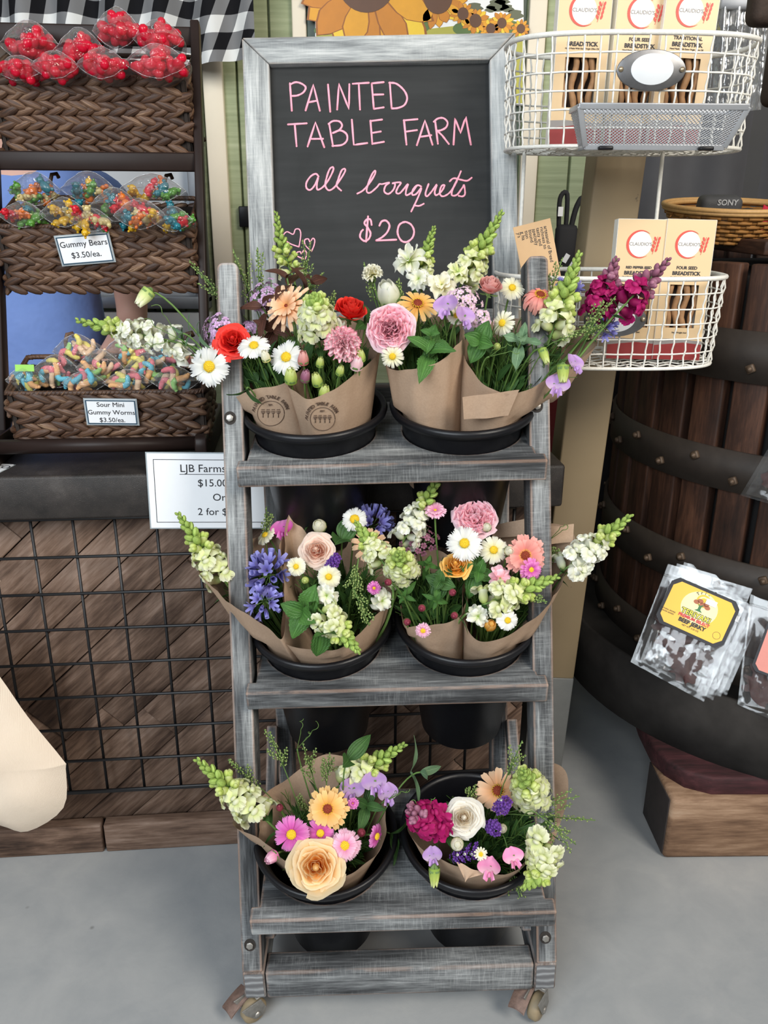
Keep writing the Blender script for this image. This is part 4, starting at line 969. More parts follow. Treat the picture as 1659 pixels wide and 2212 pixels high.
mb.build('tree_crown_logo', LBRN, lab)
mb = MB(); slab(mb, [(-.007, .002), (-.002, .006), (-.002, .012), (-.006, .017), (.0, .0135), (.006, .018), (.003, .011), (.003, .006), (.008, .002)], .0013, .0014, LM); mb.build('tree_trunk_logo', LGRN, lab)
for s, sz, x, y, mt, bo in (('TERIYAKI', .0135, 0, -.007, INK, .0011), ('TERIYAKI', .0135, 0, -.007, LYEL, .0002), ('PREMIUM SELECT', .0078, 0, -.0165, LRED, .0004), ('BEEF JERKY', .0105, 0, -.0255, INK, .0005), ('NET WT. 3.25 OZ', .0042, 0, -.0335, INK, 0), ('NATURAL SMOKE', .0036, -.05, -.018, INK, 0), ('FLAVOR ADDED', .0036, -.05, -.0225, INK, 0)):
    place('lettering', text_mesh(s, sz, mt, 'CENTER', bo), lab, LM @ T(x, y, .0017 if mt is not LYEL else .0021))
for i, ch in enumerate('Tri-'): a = math.radians(140 - 22 * i); place('lettering', text_mesh(ch, .009, INK), lab, LM @ T(.002 + .0185 * math.cos(a), .022 + .0175 * math.sin(a), .0017) @ RZ(a - pi / 2))
mb = MB(); slab(mb, rect(.016, .027, .020, .011), .0022, .0026, LM); mb.build('price_sticker', WHITEP, lab)
mb = MB(); slab(mb, circ(.048, -.026, .0072), .0011, .0013, LM, 0, [circ(.048, -.026, .0066)]); mb.build('seal_mark', INK, lab)
hk = empty('wire_hook', HK, 'bent black wire hook holding the left stack of jerky bags', 'hook')
mb = MB(); tube(mb, spline([V(q) for q in ((.008, .03, .012), (.006, .015, .012), (.004, -.005, -.01), (.002, -.01, -.03), (-.006, -.055, -.028), (-.012, -.075, -.012))], 5), .0022, 7); mb.build('bent_wire', BLACK, hk)
jb2, w2, h2, t2 = jbag('jerky bag with a salmon coloured label cut off by the right edge', corners([(1622, 1278, 1.58), (1800, 1330, 1.50), (1745, 1590, 1.42), (1593, 1522, 1.49)]), 7)
mb = MB(); slab(mb, lab_out(w2 * .8, h2 * .46, .01), t2, t2 + .0006, T(.010, .08 * h2, .001)); lb2 = mb.build('label_border', INK, jb2)
mb = MB(); slab(mb, lab_out(w2 * .8 - .010, h2 * .46 - .010, .01), t2 + .0006, t2 + .0009, T(.010, .08 * h2, .001)); mb.build('label_sheet', SALMON, lb2)
jbag('jerky bag hanging higher up at the right edge in front of the second hoop', corners([(1700, 900, 1.55), (1860, 930, 1.485), (1790, 1125, 1.485), (1599, 1070, 1.585)]), 9)
# ================================================================== THE FLOWER STAND
SM = T(.0312, 1.0565, .119) @ RZ(.0206) @ RY(-.0255) @ T(0, 0, -.118); SI = SM.inverted()
st = empty('flower_stand', SM, 'weathered grey wooden step stand on casters with a chalkboard sign and three shelves', 'display stand')
LEAN = .2993; sl = math.sqrt(1 + LEAN ** 2)
HEXB = plain('zinc_bolt', (.35, .33, .30), .4, .8, var=.3, scale=300); HOLE_SHADE = plain('painted_recess_shade', (.02, .015, .012), .8)
def rounded(w_, s0, s1, r):
    o = [(-w_ / 2, s0), (w_ / 2, s0)]
    o += [(w_ / 2 - r + r * math.cos(a), s1 - r + r * math.sin(a)) for a in [i * pi / 12 for i in range(7)]]
    o += [(-w_ / 2 + r - r * math.sin(a), s1 - r + r * math.cos(a)) for a in [i * pi / 12 for i in range(7)]]
    return o
UF = frame((1, 0, 0), (0, LEAN, 1), (0, 0, .118))        # x right, y up the slope, z towards the viewer
bolts = {-1: ((540, 2041), (497, 903)), 1: ((1178, 2025), (1160, 877))}
for s in (-1, 1):
    mb = MB(); slab(mb, rounded(.034, .001, 1.129 * sl, .010), -.062, 0, UF @ T(s * .249, 0, 0), 0, (), .0025, RZ(-pi / 2)); up = mb.build('upright', GREY, st)
    for q in bolts[s]:
        n_ = SM.to_3x3() @ (UF.to_3x3() @ V((0, 0, 1))); p = (SM @ UF).inverted() @ atpl(q[0], q[1], SM @ UF @ V((0, 0, 0)), n_)
        mb = MB(); slab(mb, circ(0, 0, .0098, .0108, 24), .0002, .0008); o = mb.build('recess_shade_disc', HOLE_SHADE, up, UF @ T(p.x, p.y, 0))  # flat dark disc: shade of the bolt hole painted on, nothing is cut
        mb = MB(); slab(mb, [(.0064 * math.cos(a), .0064 * math.sin(a)) for a in [i * pi / 3 + .3 for i in range(6)]], .0006, .0050, None, 0, (), .0008); mb.build('bolt', HEXB, up, UF @ T(p.x, p.y, 0))
mb = MB(); box(mb, T(0, .022, .0875), .455, .044, .058, 0, .004); mb.build('bottom_rail', GREY, st)
t = NT('grey_end_grain'); g = t.obj(); wv = t.n('TexWave', Scale=26.0, Distortion=5.0, _wave_type='BANDS', _bands_direction='Y'); t.set(wv.inputs['Vector'], g); wv.inputs['Detail Scale'].default_value = .6
n1 = t.noise(g, 90, 4); ENDG = t.bsdf(t.ramp(t.math('ADD', t.math('MULTIPLY', wv.outputs[1], .75), t.math('MULTIPLY', n1, .25)), [(.2, (.11, .11, .115)), (.6, (.16, .16, .165)), (.9, (.27, .28, .285))]), .8, 0, t.bump(n1, .3, .001))
for s in (-1, 1):
    mb = MB(); box(mb, T(s * .2475, .26, .0885), .037, .52, .058, 0, .004); sr = mb.build('side_rail', GREY, st)
    mb = MB(); slab(mb, rect(0, 0, .031, .052), 0, .0008, None, 0, (), .0003); mb.build('end_grain', ENDG, sr, T(s * .2475, .0002, .0885) @ RX(pi / 2))
    mb = MB(); a, b = V((s * .212, .30, .118)), V((s * .205, .415, .93)); box(mb, frame((1, 0, 0), b - a, (a + b) / 2), .030, (b - a).length, .045, 0, .003, 2, 1); mb.build('rear_leg', GREY, st)
    mb = MB(); a, b = V((s * .228, .07, .12)), V((s * .226, .30, .40)); box(mb, frame((1, 0, 0), b - a, (a + b) / 2), .020, (b - a).length, .034, 0, .003, 2, 1); mb.build('brace', GREY, st)
mb = MB(); box(mb, T(0, .492, .972), .43, .024, .085, 0, .004); mb.build('rear_rail', GREY, st)
# shelves with bucket holes
TILT = math.radians(9); HR = .1005; BX = (-.126, .122); HY = .128
SHF = {}
for tier, (y, z) in {1: (.204, .911), 2: (.115, .558), 3: (-.026, .2275)}.items():
    Fm = T(.0066, y, z) @ RX(TILT); SHF[tier] = Fm
    hw, hr_ = .2455, .2315
    o = [(-hw, 0), (hw, 0), (hw, .027), (hr_, .027), (hr_, .265), (-hr_, .265), (-hr_, .027), (-hw, .027)]
    mb = MB(); slab(mb, o, 0, .036, Fm, 0, [circ(BX[0], HY, HR, None, 40), circ(BX[1], HY, HR, None, 40)], .003); mb.build('shelf', GREY, st)
# casters
CAST = plain('worn_zinc', (.26, .25, .23), .5, .6, var=.5, scale=120, bump=.2); RUSTP = plain('rusty_steel', (.15, .095, .075), .6, .3, var=.5, scale=150, bump=.3); RUB = plain('tan_wheel', (.26, .20, .12), .6, var=.3)
CI_ = SM.to_3x3().inverted()
for s, yy, rot in ((-1, .028, -.85), (1, .028, -.6), (-1, .47, .4), (1, .47, -.3)):
    top = SM @ V((s * .243, yy, .0595)); hgt = top.z
    Mw = T(top) @ RZ(rot); Ml = SI @ Mw
    cx_, cy_ = (.010, -.034) if yy < .1 else (0, 0)
    mb = MB(); box(mb, T(0, 0, -.0015), .042, .042, .003, 0, .001)
    for k in (-1, 1): slab(mb, [(-.018, -.003), (.020, -.003), (.030, -hgt + .026), (.022, -hgt + .014), (.008, -hgt + .015), (-.010, -.018)], -.001, .001, T(k * .013 + cx_, cy_, 0) @ RZ(pi / 2) @ RX(pi / 2), 0, (), .0004)
    c_ = mb.build('caster', CAST, st, Ml)
    mb = MB(); rw_ = min(.024, hgt * .42); lathe(mb, [(0, -.010), (rw_ - .004, -.010), (rw_, -.006), (rw_, .006), (rw_ - .004, .010), (0, .010)], 28, T(cx_, cy_ + .012, -hgt + rw_) @ RY(pi / 2)); mb.build('wheel', RUB, c_)
    mb = MB(); lathe(mb, [(0, .016), (.006, .016), (.006, -.016), (0, -.016)], 10, T(cx_, cy_ + .012, -hgt + rw_) @ RY(pi / 2)); mb.build('axle', HEXB, c_)
    if yy < .1:
        mb = MB(); surf(mb, lambda u, v: V(((u - .5) * .030 - .012, -.022 - v * .040, -.006 - .012 * v - .010 * v * v + .004 * math.sin(pi * u))), 6, 8); surf(mb, lambda u, v: V(((u - .5) * .030 - .012, -.022 - v * .040, -.0090 - .012 * v - .010 * v * v + .004 * math.sin(pi * u))), 6, 8); mb.build('brake_pedal', RUSTP, c_)
# chalkboard
BL = .285; bl = math.sqrt(1 + BL * BL); ZB0 = .985
BF = frame((1, 0, 0), (0, BL, 1), (.006, .213 + BL * (ZB0 - .118), ZB0))
TP = (1.615 - ZB0) * bl; FW = .047; H2 = .2453
cb_ = bpy.data.objects.new('chalkboard', None); COL.objects.link(cb_); cb_.parent = st; cb_.matrix_basis = BF; cb_['label'] = 'framed black chalkboard with pink handwriting'
for nm, o, gm in (('frame_side', [(-H2, 0), (-H2 + FW, 0), (-H2 + FW, TP - FW), (-H2, TP - .001)], RZ(-pi / 2)), ('frame_side', [(H2 - FW, 0), (H2, 0), (H2, TP - .001), (H2 - FW, TP - FW)], RZ(-pi / 2)),
                  ('frame_top', [(-H2 + .0006, TP), (-H2 + FW + .0006, TP - FW + .0006), (H2 - FW - .0006, TP - FW + .0006), (H2 - .0006, TP)], M4.Identity(4)), ('frame_bottom', [(-H2 + FW, .12), (H2 - FW, .12), (H2 - FW, .168), (-H2 + FW, .168)], M4.Identity(4))):
    mb = MB(); slab(mb, o, -.034, 0, None, 0, (), .0022, gm); mb.build(nm, BOARDW, cb_)
t = NT('chalkboard_black'); tc = t.obj(); n1 = t.noise(tc, 5, 4, .6, .8); n2 = t.noise(t.vmul(tc, (4, 60, 1)), 1.0, 3)
CH = t.bsdf(t.mix(t.math('MULTIPLY', n1, n2), (.020, .021, .021), (.060, .061, .062)), .65, 0, spec=.15)
mb = MB(); slab(mb, [(-H2 + .02, .14), (H2 - .02, .14), (H2 - .02, TP - .02), (-H2 + .02, TP - .02)], -.024, -.016); mb.build('board_panel', CH, cb_)
BW = SM @ BF; BWI = BW.inverted(); bn = BW.to_3x3() @ V((0, 0, 1)); bp0 = BW @ V((0, 0, -.016))
def strokes(name, zx, zy, zs, lines, r=.00185, parent=cb_):
    mb = MB()
    for l in lines:
        sm_ = l[0] == 's'; pts = [BWI @ atpl(zx + x / zs, zy + y / zs, bp0, bn) for x, y in (l[1:] if sm_ else l)]
        pts = spline(pts, 6) if sm_ else pts
        if not sm_:
            q = []
            for a, b in zip(pts[:-1], pts[1:]): q += [a.lerp(b, i / 4) for i in range(4)]
            pts = q + [pts[-1]]
        pts = [V((p.x, p.y, 0)) for p in pts]; sub = MB(); rr = [r * R.uniform(.88, 1.12) for _ in pts]; tube(sub, pts, rr, 8); ell(sub, T(pts[0]), r, r, r, 8, 5); ell(sub, T(pts[-1]), r, r, r, 8, 5)
        mb.add([V((v[0], v[1], v[2] * .35)) for v in sub.v], sub.f, sub.g)
    o = mb.build(name, PINK, parent, T(0, 0, -.0158)); return o
ZA = (600, 160, 1659 / 450); ZBB = (640, 340, 1659 / 400); ZC = (500, 0, 1659 / 640)
strokes('lettering', *ZA, [[(97, 75), (112, 292)], ['s', (97, 85), (140, 66), (185, 75), (222, 105), (205, 145), (160, 170), (115, 175)], [(222, 290), (283, 85), (335, 292)], [(250, 225), (315, 212)], [(400, 85), (418, 300)],
    [(473, 283), (487, 78), (567, 280), (570, 82)], [(598, 78), (725, 70)], [(645, 75), (655, 283)], [(748, 75), (765, 278)], [(748, 75), (843, 65)], [(765, 165), (840, 163)], [(765, 278), (843, 266)],
    [(892, 68), (907, 275)], ['s', (888, 70), (945, 78), (1005, 130), (1030, 190), (1010, 245), (960, 270), (907, 275)]])
strokes('lettering', *ZA, [[(82, 402), (230, 393)], [(135, 398), (150, 575)], [(238, 577), (300, 385), (370, 583)], [(272, 517), (360, 516)], [(410, 400), (440, 575)], ['s', (405, 398), (440, 375), (490, 378), (512, 410), (490, 445), (440, 470)],
    ['s', (440, 468), (500, 450), (548, 480), (550, 530), (510, 565), (435, 573)], [(590, 365), (605, 565), (712, 550)], [(738, 372), (753, 557)], [(738, 375), (830, 363)], [(748, 470), (820, 458)], [(753, 556), (845, 540)],
    [(1005, 368), (1025, 562)], [(1003, 370), (1112, 360)], [(1015, 460), (1108, 447)], [(1108, 567), (1172, 370), (1232, 563)], [(1140, 500), (1222, 488)], [(1253, 370), (1275, 555)],
    ['s', (1243, 380), (1275, 355), (1320, 352), (1352, 385), (1340, 425), (1300, 448), (1265, 452)], [(1270, 452), (1310, 490), (1362, 557)], [(1400, 562), (1412, 352), (1455, 470), (1497, 342), (1538, 562)]])
strokes('lettering', *ZBB, [['s', (200, 172), (175, 148), (130, 170), (92, 225), (92, 275), (125, 292), (165, 250), (196, 180), (185, 240), (190, 290), (240, 265), (290, 200), (330, 118), (328, 88), (300, 105), (275, 170), (260, 250), (290, 295), (340, 270), (400, 190), (437, 125), (432, 103), (405, 120), (375, 200), (362, 255), (402, 298)],
    ['s', (547, 325), (600, 295), (660, 225), (705, 150), (705, 120), (680, 150), (650, 220), (630, 300), (660, 318), (720, 270), (745, 240), (770, 240), (835, 226), (800, 255), (788, 305), (825, 328), (870, 290), (885, 240), (860, 232), (936, 226), (910, 270), (895, 315), (930, 320), (1000, 240), (985, 290), (985, 340), (1040, 310), (1085, 252), (1122, 265), (1085, 250), (1045, 290), (1040, 335), (1075, 328), (1120, 275), (1090, 360), (1030, 485)],
    ['s', (1055, 430), (1100, 435), (1142, 416)], ['s', (1185, 240), (1158, 320), (1170, 350), (1210, 310), (1258, 245), (1240, 310), (1255, 340), (1305, 300), (1328, 250), (1300, 260), (1285, 320), (1312, 350), (1370, 320), (1425, 240), (1475, 125)],
    ['s', (1450, 180), (1400, 290), (1395, 340), (1440, 335), (1490, 270), (1503, 250), (1512, 325), (1490, 350), (1455, 345)], ['s', (1375, 215), (1410, 188), (1470, 200), (1530, 210), (1572, 183)]], .0017)
strokes('lettering', *ZBB, [['s', (675, 605), (665, 560), (635, 555), (610, 590), (640, 630), (665, 680), (650, 730), (610, 750), (572, 715), (580, 670), (597, 650)], [(643, 530), (625, 755)],
    ['s', (745, 612), (765, 575), (805, 568), (835, 610), (815, 670), (770, 715), (715, 746)], [(715, 746), (810, 742), (895, 738)], ['s', (960, 580), (920, 610), (908, 680), (940, 745), (990, 758), (1040, 720), (1055, 660), (1030, 605), (985, 580), (955, 584)]], .0019)
for hpts in ([(378, 1383), (320, 1360), (290, 1325), (310, 1298), (345, 1312), (358, 1285), (380, 1285), (388, 1315), (378, 1383)], [(448, 1408), (415, 1375), (410, 1345), (430, 1338), (440, 1355), (455, 1335), (466, 1345), (462, 1375), (448, 1408)], [(412, 1453), (370, 1435), (366, 1415), (385, 1410), (392, 1422), (405, 1402), (418, 1410), (420, 1430), (412, 1453)]):
    strokes('heart_drawing', *ZC, [['s'] + hpts], .0012)

# ------------------------------------------------------------------ buckets
BK = {}
def bucket(key, tier, i, label):
    Fl = SHF[tier] @ T(BX[i], HY, .036); Mw = SM @ Fl @ RX(math.radians(2.5)); BK[key] = Mw
    r = empty('flower_bucket', Mw @ T(0, 0, -.2), label, 'bucket', 'black flower buckets set in the stand shelves'); O = T(0, 0, .2)
    mb = MB(); lathe(mb, [(0, -.2), (.071, -.2), (.074, -.196), (.0965, -.02), (.1045, .028), (.1055, .033), (.1175, .037), (.1175, .040)], 56, O); lathe(mb, [(.112, .048), (.1035, .03), (.094, -.02), (.072, -.19), (0, -.19)], 56, O); mb.build('tub', BLACK, r)
    mb = MB(); lathe(mb, [(.1155, .037), (.1205, .040), (.1225, .0465), (.1200, .0525), (.1150, .053), (.1115, .048)], 56, O); mb.build('rim', BLACK, r)
    return Mw
bucket('A', 1, 0, 'black bucket in the left hole of the top shelf'); bucket('B', 1, 1, 'black bucket in the right hole of the top shelf')
bucket('C', 2, 0, 'black bucket in the left hole of the middle shelf'); bucket('D', 2, 1, 'black bucket in the right hole of the middle shelf')
bucket('E', 3, 0, 'black bucket in the left hole of the lowest shelf'); bucket('F', 3, 1, 'black bucket in the right hole of the lowest shelf')
YCB = {k: (v @ V((0, 0, .05))).y for k, v in BK.items()}
# ================================================================== PAPER WRAPS
t = NT('kraft_paper'); tc = t.obj(); n1 = t.noise(tc, 300, 3); n2 = t.noise(tc, 12, 3)
KRAFT = t.bsdf(t.mix(n1, (.40, .27, .185), (.52, .37, .26)), .75, 0, t.bump(t.math('ADD', n2, t.math('MULTIPLY', n1, .1)), .35, .006), trans=.12, spec=.2)
STAMP = plain('brown_stamp_ink', (.10, .06, .04), .7)
def wrap(bk, label, loop, bx=0.0, depth=-.10, r0=.045, flaps=(), stamp=None):
    Mw = BK[bk]; c0 = Mw @ V((bx, 0, depth)); Yc = YCB[bk]
    r = empty('paper_wrap', M4.Translation(c0), label, 'paper wrap', 'kraft paper wraps around the bouquets')
    top = spline([at(px, py, Yc + dy) - c0 for px, py, dy in loop], 8, True); n = len(top)
    xa = Mw.to_3x3() @ V((1, 0, 0)); ya = Mw.to_3x3() @ V((0, 1, 0)); za = Mw.to_3x3() @ V((0, 0, 1))
    cen = sum(top, V()) / n; bot = []
    for p in top:
        d = p - cen; d = xa * d.dot(xa) + ya * d.dot(ya); bot.append(d.normalized() * r0 if d.length > 1e-4 else xa * r0)
    ang = [math.atan2((p - cen).dot(ya), (p - cen).dot(xa)) for p in top]
    def fn(u, v):
        i = int(round(u * n)) % n; b, tp = bot[i], top[i]; w_ = v ** 1.0
        q = b.lerp(tp, w_); 
        # stay inside the bucket rim
        l = (Mw.inverted() @ (q + c0)); rr = math.hypot(l.x, l.y)
        if -.2 < l.z < .058: 
            lim = .092 + max(0, l.z) * .25
            if rr > lim: l.x *= lim / rr; l.y *= lim / rr; q = Mw @ l - c0
        crk = .0016 * math.sin(7 * ang[i] + 4 * v) + .0009 * math.sin(15 * ang[i] - 9 * v)
        return q + (bot[i].normalized()) * crk * v
    mb = MB(); surf(mb, fn, n, 16, 0, True); o = mb.build('paper_sheet', KRAFT, r)
    for fl in flaps:
        P4 = [at(px, py, Yc + dy) - c0 for px, py, dy in fl]
        mb = MB()
        if len(P4) == 3: P4.append(P4[2])
        surf(mb, lambda u, v: (P4[0] * (1 - u) + P4[1] * u) * (1 - v) + (P4[3] * (1 - u) + P4[2] * u) * v + V((0, -.004 * math.sin(pi * u) * v + .002 * math.sin(9 * u), 0)), 10, 6); mb.build('folded_flap', KRAFT, r)
    if stamp:       # round printed stamp following the sheet
        spx, spy, rpx, rot, half = stamp
        n_near = V((0, -1, .25)).normalized(); y_ = None
        # find the sheet point under the stamp
        import mathutils
        bvh = mathutils.bvhtree.BVHTree.FromPolygons([V(v) + c0 for v in mb0(o)], [list(p.vertices) for p in o.data.polygons])
        def on(px, py):
            h = bvh.ray_cast(CAM, ray(px, py).normalized()); return (h[0] - ray(px, py).normalized() * .0008 - c0) if h[0] else None
        mb = MB()
        for rr in (rpx, ):
            pts = [on(spx + rr * math.cos(a), spy + rr * .92 * math.sin(a)) for a in [2 * pi * i / 40 for i in range(41)]]
            seg = [p for p in pts if p]
            if len(seg) > 2: tube(mb, seg, .0005, 5)
        for k in range(4):
            x0 = spx - rpx * .58 + k * rpx * .38
            for ln in ([(0, .30), (0, -.12)], [(0, .05), (-.13, -.10)], [(0, .05), (.13, -.10)], [(-.15, -.16), (.15, -.16)], [(-.12, -.28), (.12, -.28)]):
                q = [on(x0 + rpx * a, spy + rpx * b) for a, b in ln]
                if all(q): tube(mb, q, .0006, 4)
        mb.build('stamp_emblem', STAMP, r)
        txt = 'PAINTED TABLE FARM'
        for i, ch in enumerate(txt):
            if ch == ' ': continue
            a = math.radians(195 + i * 150 / (len(txt) - 1)) + rot; R_ = rpx * 1.28
            q = on(spx + R_ * math.cos(a), spy + R_ * .95 * math.sin(a)); q2 = on(spx + (R_ + 4) * math.cos(a), spy + (R_ + 4) * .95 * math.sin(a)); q3 = on(spx + R_ * math.cos(a + .1), spy + R_ * .95 * math.sin(a + .1))
            if q and q2 and q3 and (q3 - q).length < .02: place('lettering', text_mesh(ch, .0085, STAMP, 'CENTER', .0001), r, frame(q3 - q, q2 - q, q + V((0, -.0006, .0002))))
        q, q2, q3 = on(spx, spy - rpx * .62), on(spx, spy - rpx * .72), on(spx + 5, spy - rpx * .62)
        if q and q2 and q3: place('lettering', text_mesh('EST.', .0045, STAMP), r, frame(q3 - q, q2 - q, q + V((0, -.0006, .0002))))
    return r
def mb0(o): return [tuple(v.co) for v in o.data.vertices]
wrap('A', 'stamped kraft wrap of the far left bouquet on the top shelf, under the white cosmos', [(498, 850, -.02), (545, 842, -.07), (625, 822, -.075), (655, 770, 0), (610, 700, .06), (530, 730, .06)], -.03, stamp=(585, 893, 29, -.1, 1))
wrap('A', 'stamped kraft wrap below the pink carnation on the top shelf', [(621, 822, -.095), (640, 845, -.112), (672, 862, -.12), (740, 828, -.11), (822, 752, -.04), (800, 690, .05), (700, 690, .07), (640, 750, .0)], .03, stamp=(697, 905, 27, -.25, 1))
wrap('B', 'plain kraft cone wrap under the large pink rose and mint on the top shelf', [(836, 792, -.06), (880, 798, -.10), (925, 790, -.112), (970, 765, -.10), (1003, 715, -.05), (970, 680, .03), (880, 690, .06), (840, 730, .0)], -.045)
wrap('B', 'creased kraft wrap folded open on the right of the top shelf', [(1000, 760, -.05), (1018, 800, -.09), (1060, 838, -.112), (1118, 850, -.11), (1200, 806, -.07), (1292, 742, .0), (1220, 700, .07), (1080, 690, .07), (1008, 730, .02)], .04, flaps=[[(999, 858, -.112), (1122, 842, -.118), (1098, 898, -.10), (1002, 906, -.10)]])
wrap('C', 'kraft wrap opening to the left around the purple agapanthus on the middle shelf', [(430, 1232, -.03), (500, 1305, -.09), (575, 1352, -.112), (610, 1378, -.112), (616, 1290, -.08), (603, 1190, .0), (612, 1150, .06), (540, 1165, .07), (470, 1195, .04)], -.03)
wrap('C', 'tall kraft wrap behind the blush rose on the middle shelf', [(612, 1380, -.10), (660, 1402, -.12), (740, 1396, -.13), (832, 1306, -.06), (850, 1240, .05), (770, 1170, .08), (690, 1135, .08), (628, 1105, .07), (614, 1190, .0), (610, 1300, -.06)], .03, flaps=[[(616, 1215, .045), (676, 1205, .055), (687, 1120, .062), (624, 1104, .058)]])
wrap('D', 'low kraft wrap below the spiky green foliage on the middle shelf', [(868, 1338, -.05), (900, 1352, -.09), (950, 1348, -.1), (1000, 1322, -.09), (1005, 1250, 0), (950, 1190, .06), (880, 1215, .05)], -.04)
wrap('D', 'wide kraft wrap with a tall back sheet at the right of the middle shelf', [(1000, 1332, -.09), (1030, 1380, -.12), (1080, 1380, -.13), (1140, 1346, -.12), (1198, 1288, -.08), (1232, 1210, .02), (1236, 1150, .05), (1180, 1130, .08), (1060, 1165, .09), (1010, 1230, .0)], .04, flaps=[[(1060, 1165, .075), (1180, 1150, .07), (1186, 1104, .085), (1072, 1134, .09)], [(1110, 1180, .05), (1238, 1172, .04), (1240, 1132, .05), (1180, 1136, .06)]])
wrap('E', 'kraft wrap of the bouquet with the big peach rose on the lowest shelf', [(506, 1770, -.02), (560, 1812, -.06), (625, 1862, -.10), (700, 1895, -.10), (760, 1886, -.1), (818, 1838, -.07), (835, 1760, 0), (800, 1660, .07), (700, 1632, .09), (610, 1690, .08)])
wrap('F', 'kraft wrap of the bouquet with the ivory rose on the lowest shelf', [(884, 1795, -.05), (920, 1842, -.09), (985, 1868, -.112), (1050, 1890, -.118), (1130, 1872, -.1), (1205, 1800, -.02), (1224, 1672, .05), (1150, 1652, .08), (1020, 1720, .07), (905, 1750, .02)], flaps=[[(986, 1862, -.116), (1050, 1888, -.121), (1004, 1900, -.126)]])
# ================================================================== FLOWER BUILDERS
STEMG = green('stem', (.10, .20, .045), (.20, .33, .09)); LEAFD = green('dark_leaf', (.025, .075, .018), (.07, .16, .04)); MINT = green('mint_leaf', (.03, .10, .018), (.09, .22, .045)); LEAFB = green('blue_leaf', (.09, .18, .09), (.20, .32, .18))
LIME = green('lime_bud', (.28, .42, .08), (.46, .58, .16)); BRONZE = green('bronze_leaf', (.045, .018, .012), (.12, .045, .028)); CAL = green('calyx', (.12, .22, .06), (.24, .36, .12))
PODS = green('seed_pod', (.22, .32, .09), (.42, .52, .18)); FEATH = green('feathery', (.07, .16, .03), (.19, .34, .08))
YDISC = plain('yellow_disc', (.80, .50, .02), .8, var=.4, scale=400); RDISC = plain('russet_disc', (.25, .035, .01), .8, var=.5, scale=400)
PET = {
 'white': petal('white', [(0, (.62, .66, .30)), (.25, (.86, .86, .80)), (1, (.92, .92, .90))], .35), 'cream': petal('cream', [(0, (.80, .70, .22)), (.4, (.88, .84, .58)), (1, (.92, .90, .78))], .35),
 'peach': petal('peach', [(0, (.80, .36, .12)), (.5, (.88, .50, .28)), (1, (.93, .66, .44))]), 'apricot': petal('apricot', [(0, (.75, .30, .05)), (.5, (.88, .48, .13)), (1, (.92, .62, .28))]),
 'coral': petal('coral', [(0, (.80, .30, .10)), (.4, (.82, .28, .24)), (1, (.86, .42, .36))]), 'magenta': petal('magenta', [(0, (.50, .05, .28)), (.5, (.68, .13, .46)), (1, (.80, .30, .62))]),
 'pink': petal('pink', [(0, (.70, .18, .38)), (.5, (.85, .38, .55)), (1, (.92, .60, .72))]), 'rosepink': petal('rosepink', [(0, (.98, .48, .46)), (.35, (.98, .50, .57)), (.8, (.98, .58, .66)), (1, (.98, .74, .80))], .3),
 'red': petal('red', [(0, (.45, .01, .01)), (.6, (.80, .022, .02)), (1, (.86, .06, .04))], .2), 'blush': petal('blush', [(0, (.90, .34, .24)), (.5, (.93, .62, .48)), (1, (.95, .80, .70))], .45),
 'ivory': petal('ivory', [(0, (.94, .70, .48)), (.5, (.93, .84, .68)), (1, (.92, .90, .84))], .45), 'peachrose': petal('peachrose', [(0, (.85, .25, .03)), (.45, (.93, .48, .12)), (.8, (.94, .66, .32)), (1, (.95, .80, .54))], .45),
 'orange': petal('orange', [(0, (.80, .28, .02)), (.6, (.90, .45, .07)), (1, (.93, .60, .20))]), 'dusty': petal('dusty', [(0, (.55, .15, .14)), (.6, (.74, .33, .30)), (1, (.82, .46, .42))]),
 'carn': petal('carn', [(0, (.96, .64, .66)), (.6, (.96, .62, .66)), (.85, (.97, .80, .81)), (1, (.88, .26, .38))], .25), 'lilac': petal('lilac', [(0, (.72, .55, .70)), (.5, (.58, .34, .74)), (1, (.70, .46, .82))], .4),
 'agap': petal('agap', [(0, (.26, .22, .45)), (.5, (.22, .20, .56)), (1, (.36, .36, .74))]), 'pale': petal('pale', [(0, (.42, .56, .12)), (.5, (.78, .82, .40)), (1, (.92, .92, .72))], .35),
 'snow': petal('snow', [(0, (.58, .70, .24)), (.45, (.87, .88, .66)), (1, (.93, .93, .87))], .35), 'lime': petal('lime', [(0, (.30, .46, .08)), (.6, (.58, .68, .17)), (1, (.74, .80, .36))], .35),
 'burg': petal('burg', [(0, (.20, .005, .05)), (.6, (.32, .006, .09)), (1, (.46, .015, .15))], .2), 'sweetpink': petal('sweetpink', [(0, (.85, .55, .62)), (.5, (.88, .28, .52)), (1, (.90, .36, .60))]),
 'stock': petal('stock', [(0, (.70, .70, .45)), (.4, (.84, .58, .72)), (1, (.88, .66, .80))]), 'statice': petal('statice', [(0, (.50, .36, .44)), (.5, (.66, .38, .66)), (1, (.82, .60, .84))]),
 'purple': petal('purple', [(0, (.06, .02, .12)), (.5, (.11, .03, .26)), (1, (.20, .08, .40))]), 'redbud': petal('redbud', [(0, (.10, .16, .04)), (.4, (.26, .05, .06)), (1, (.40, .07, .12))]), 'mauve': petal('mauve', [(0, (.22, .10, .12)), (.6, (.36, .13, .21)), (1, (.50, .24, .33))])}
I4 = M4.Identity(4)
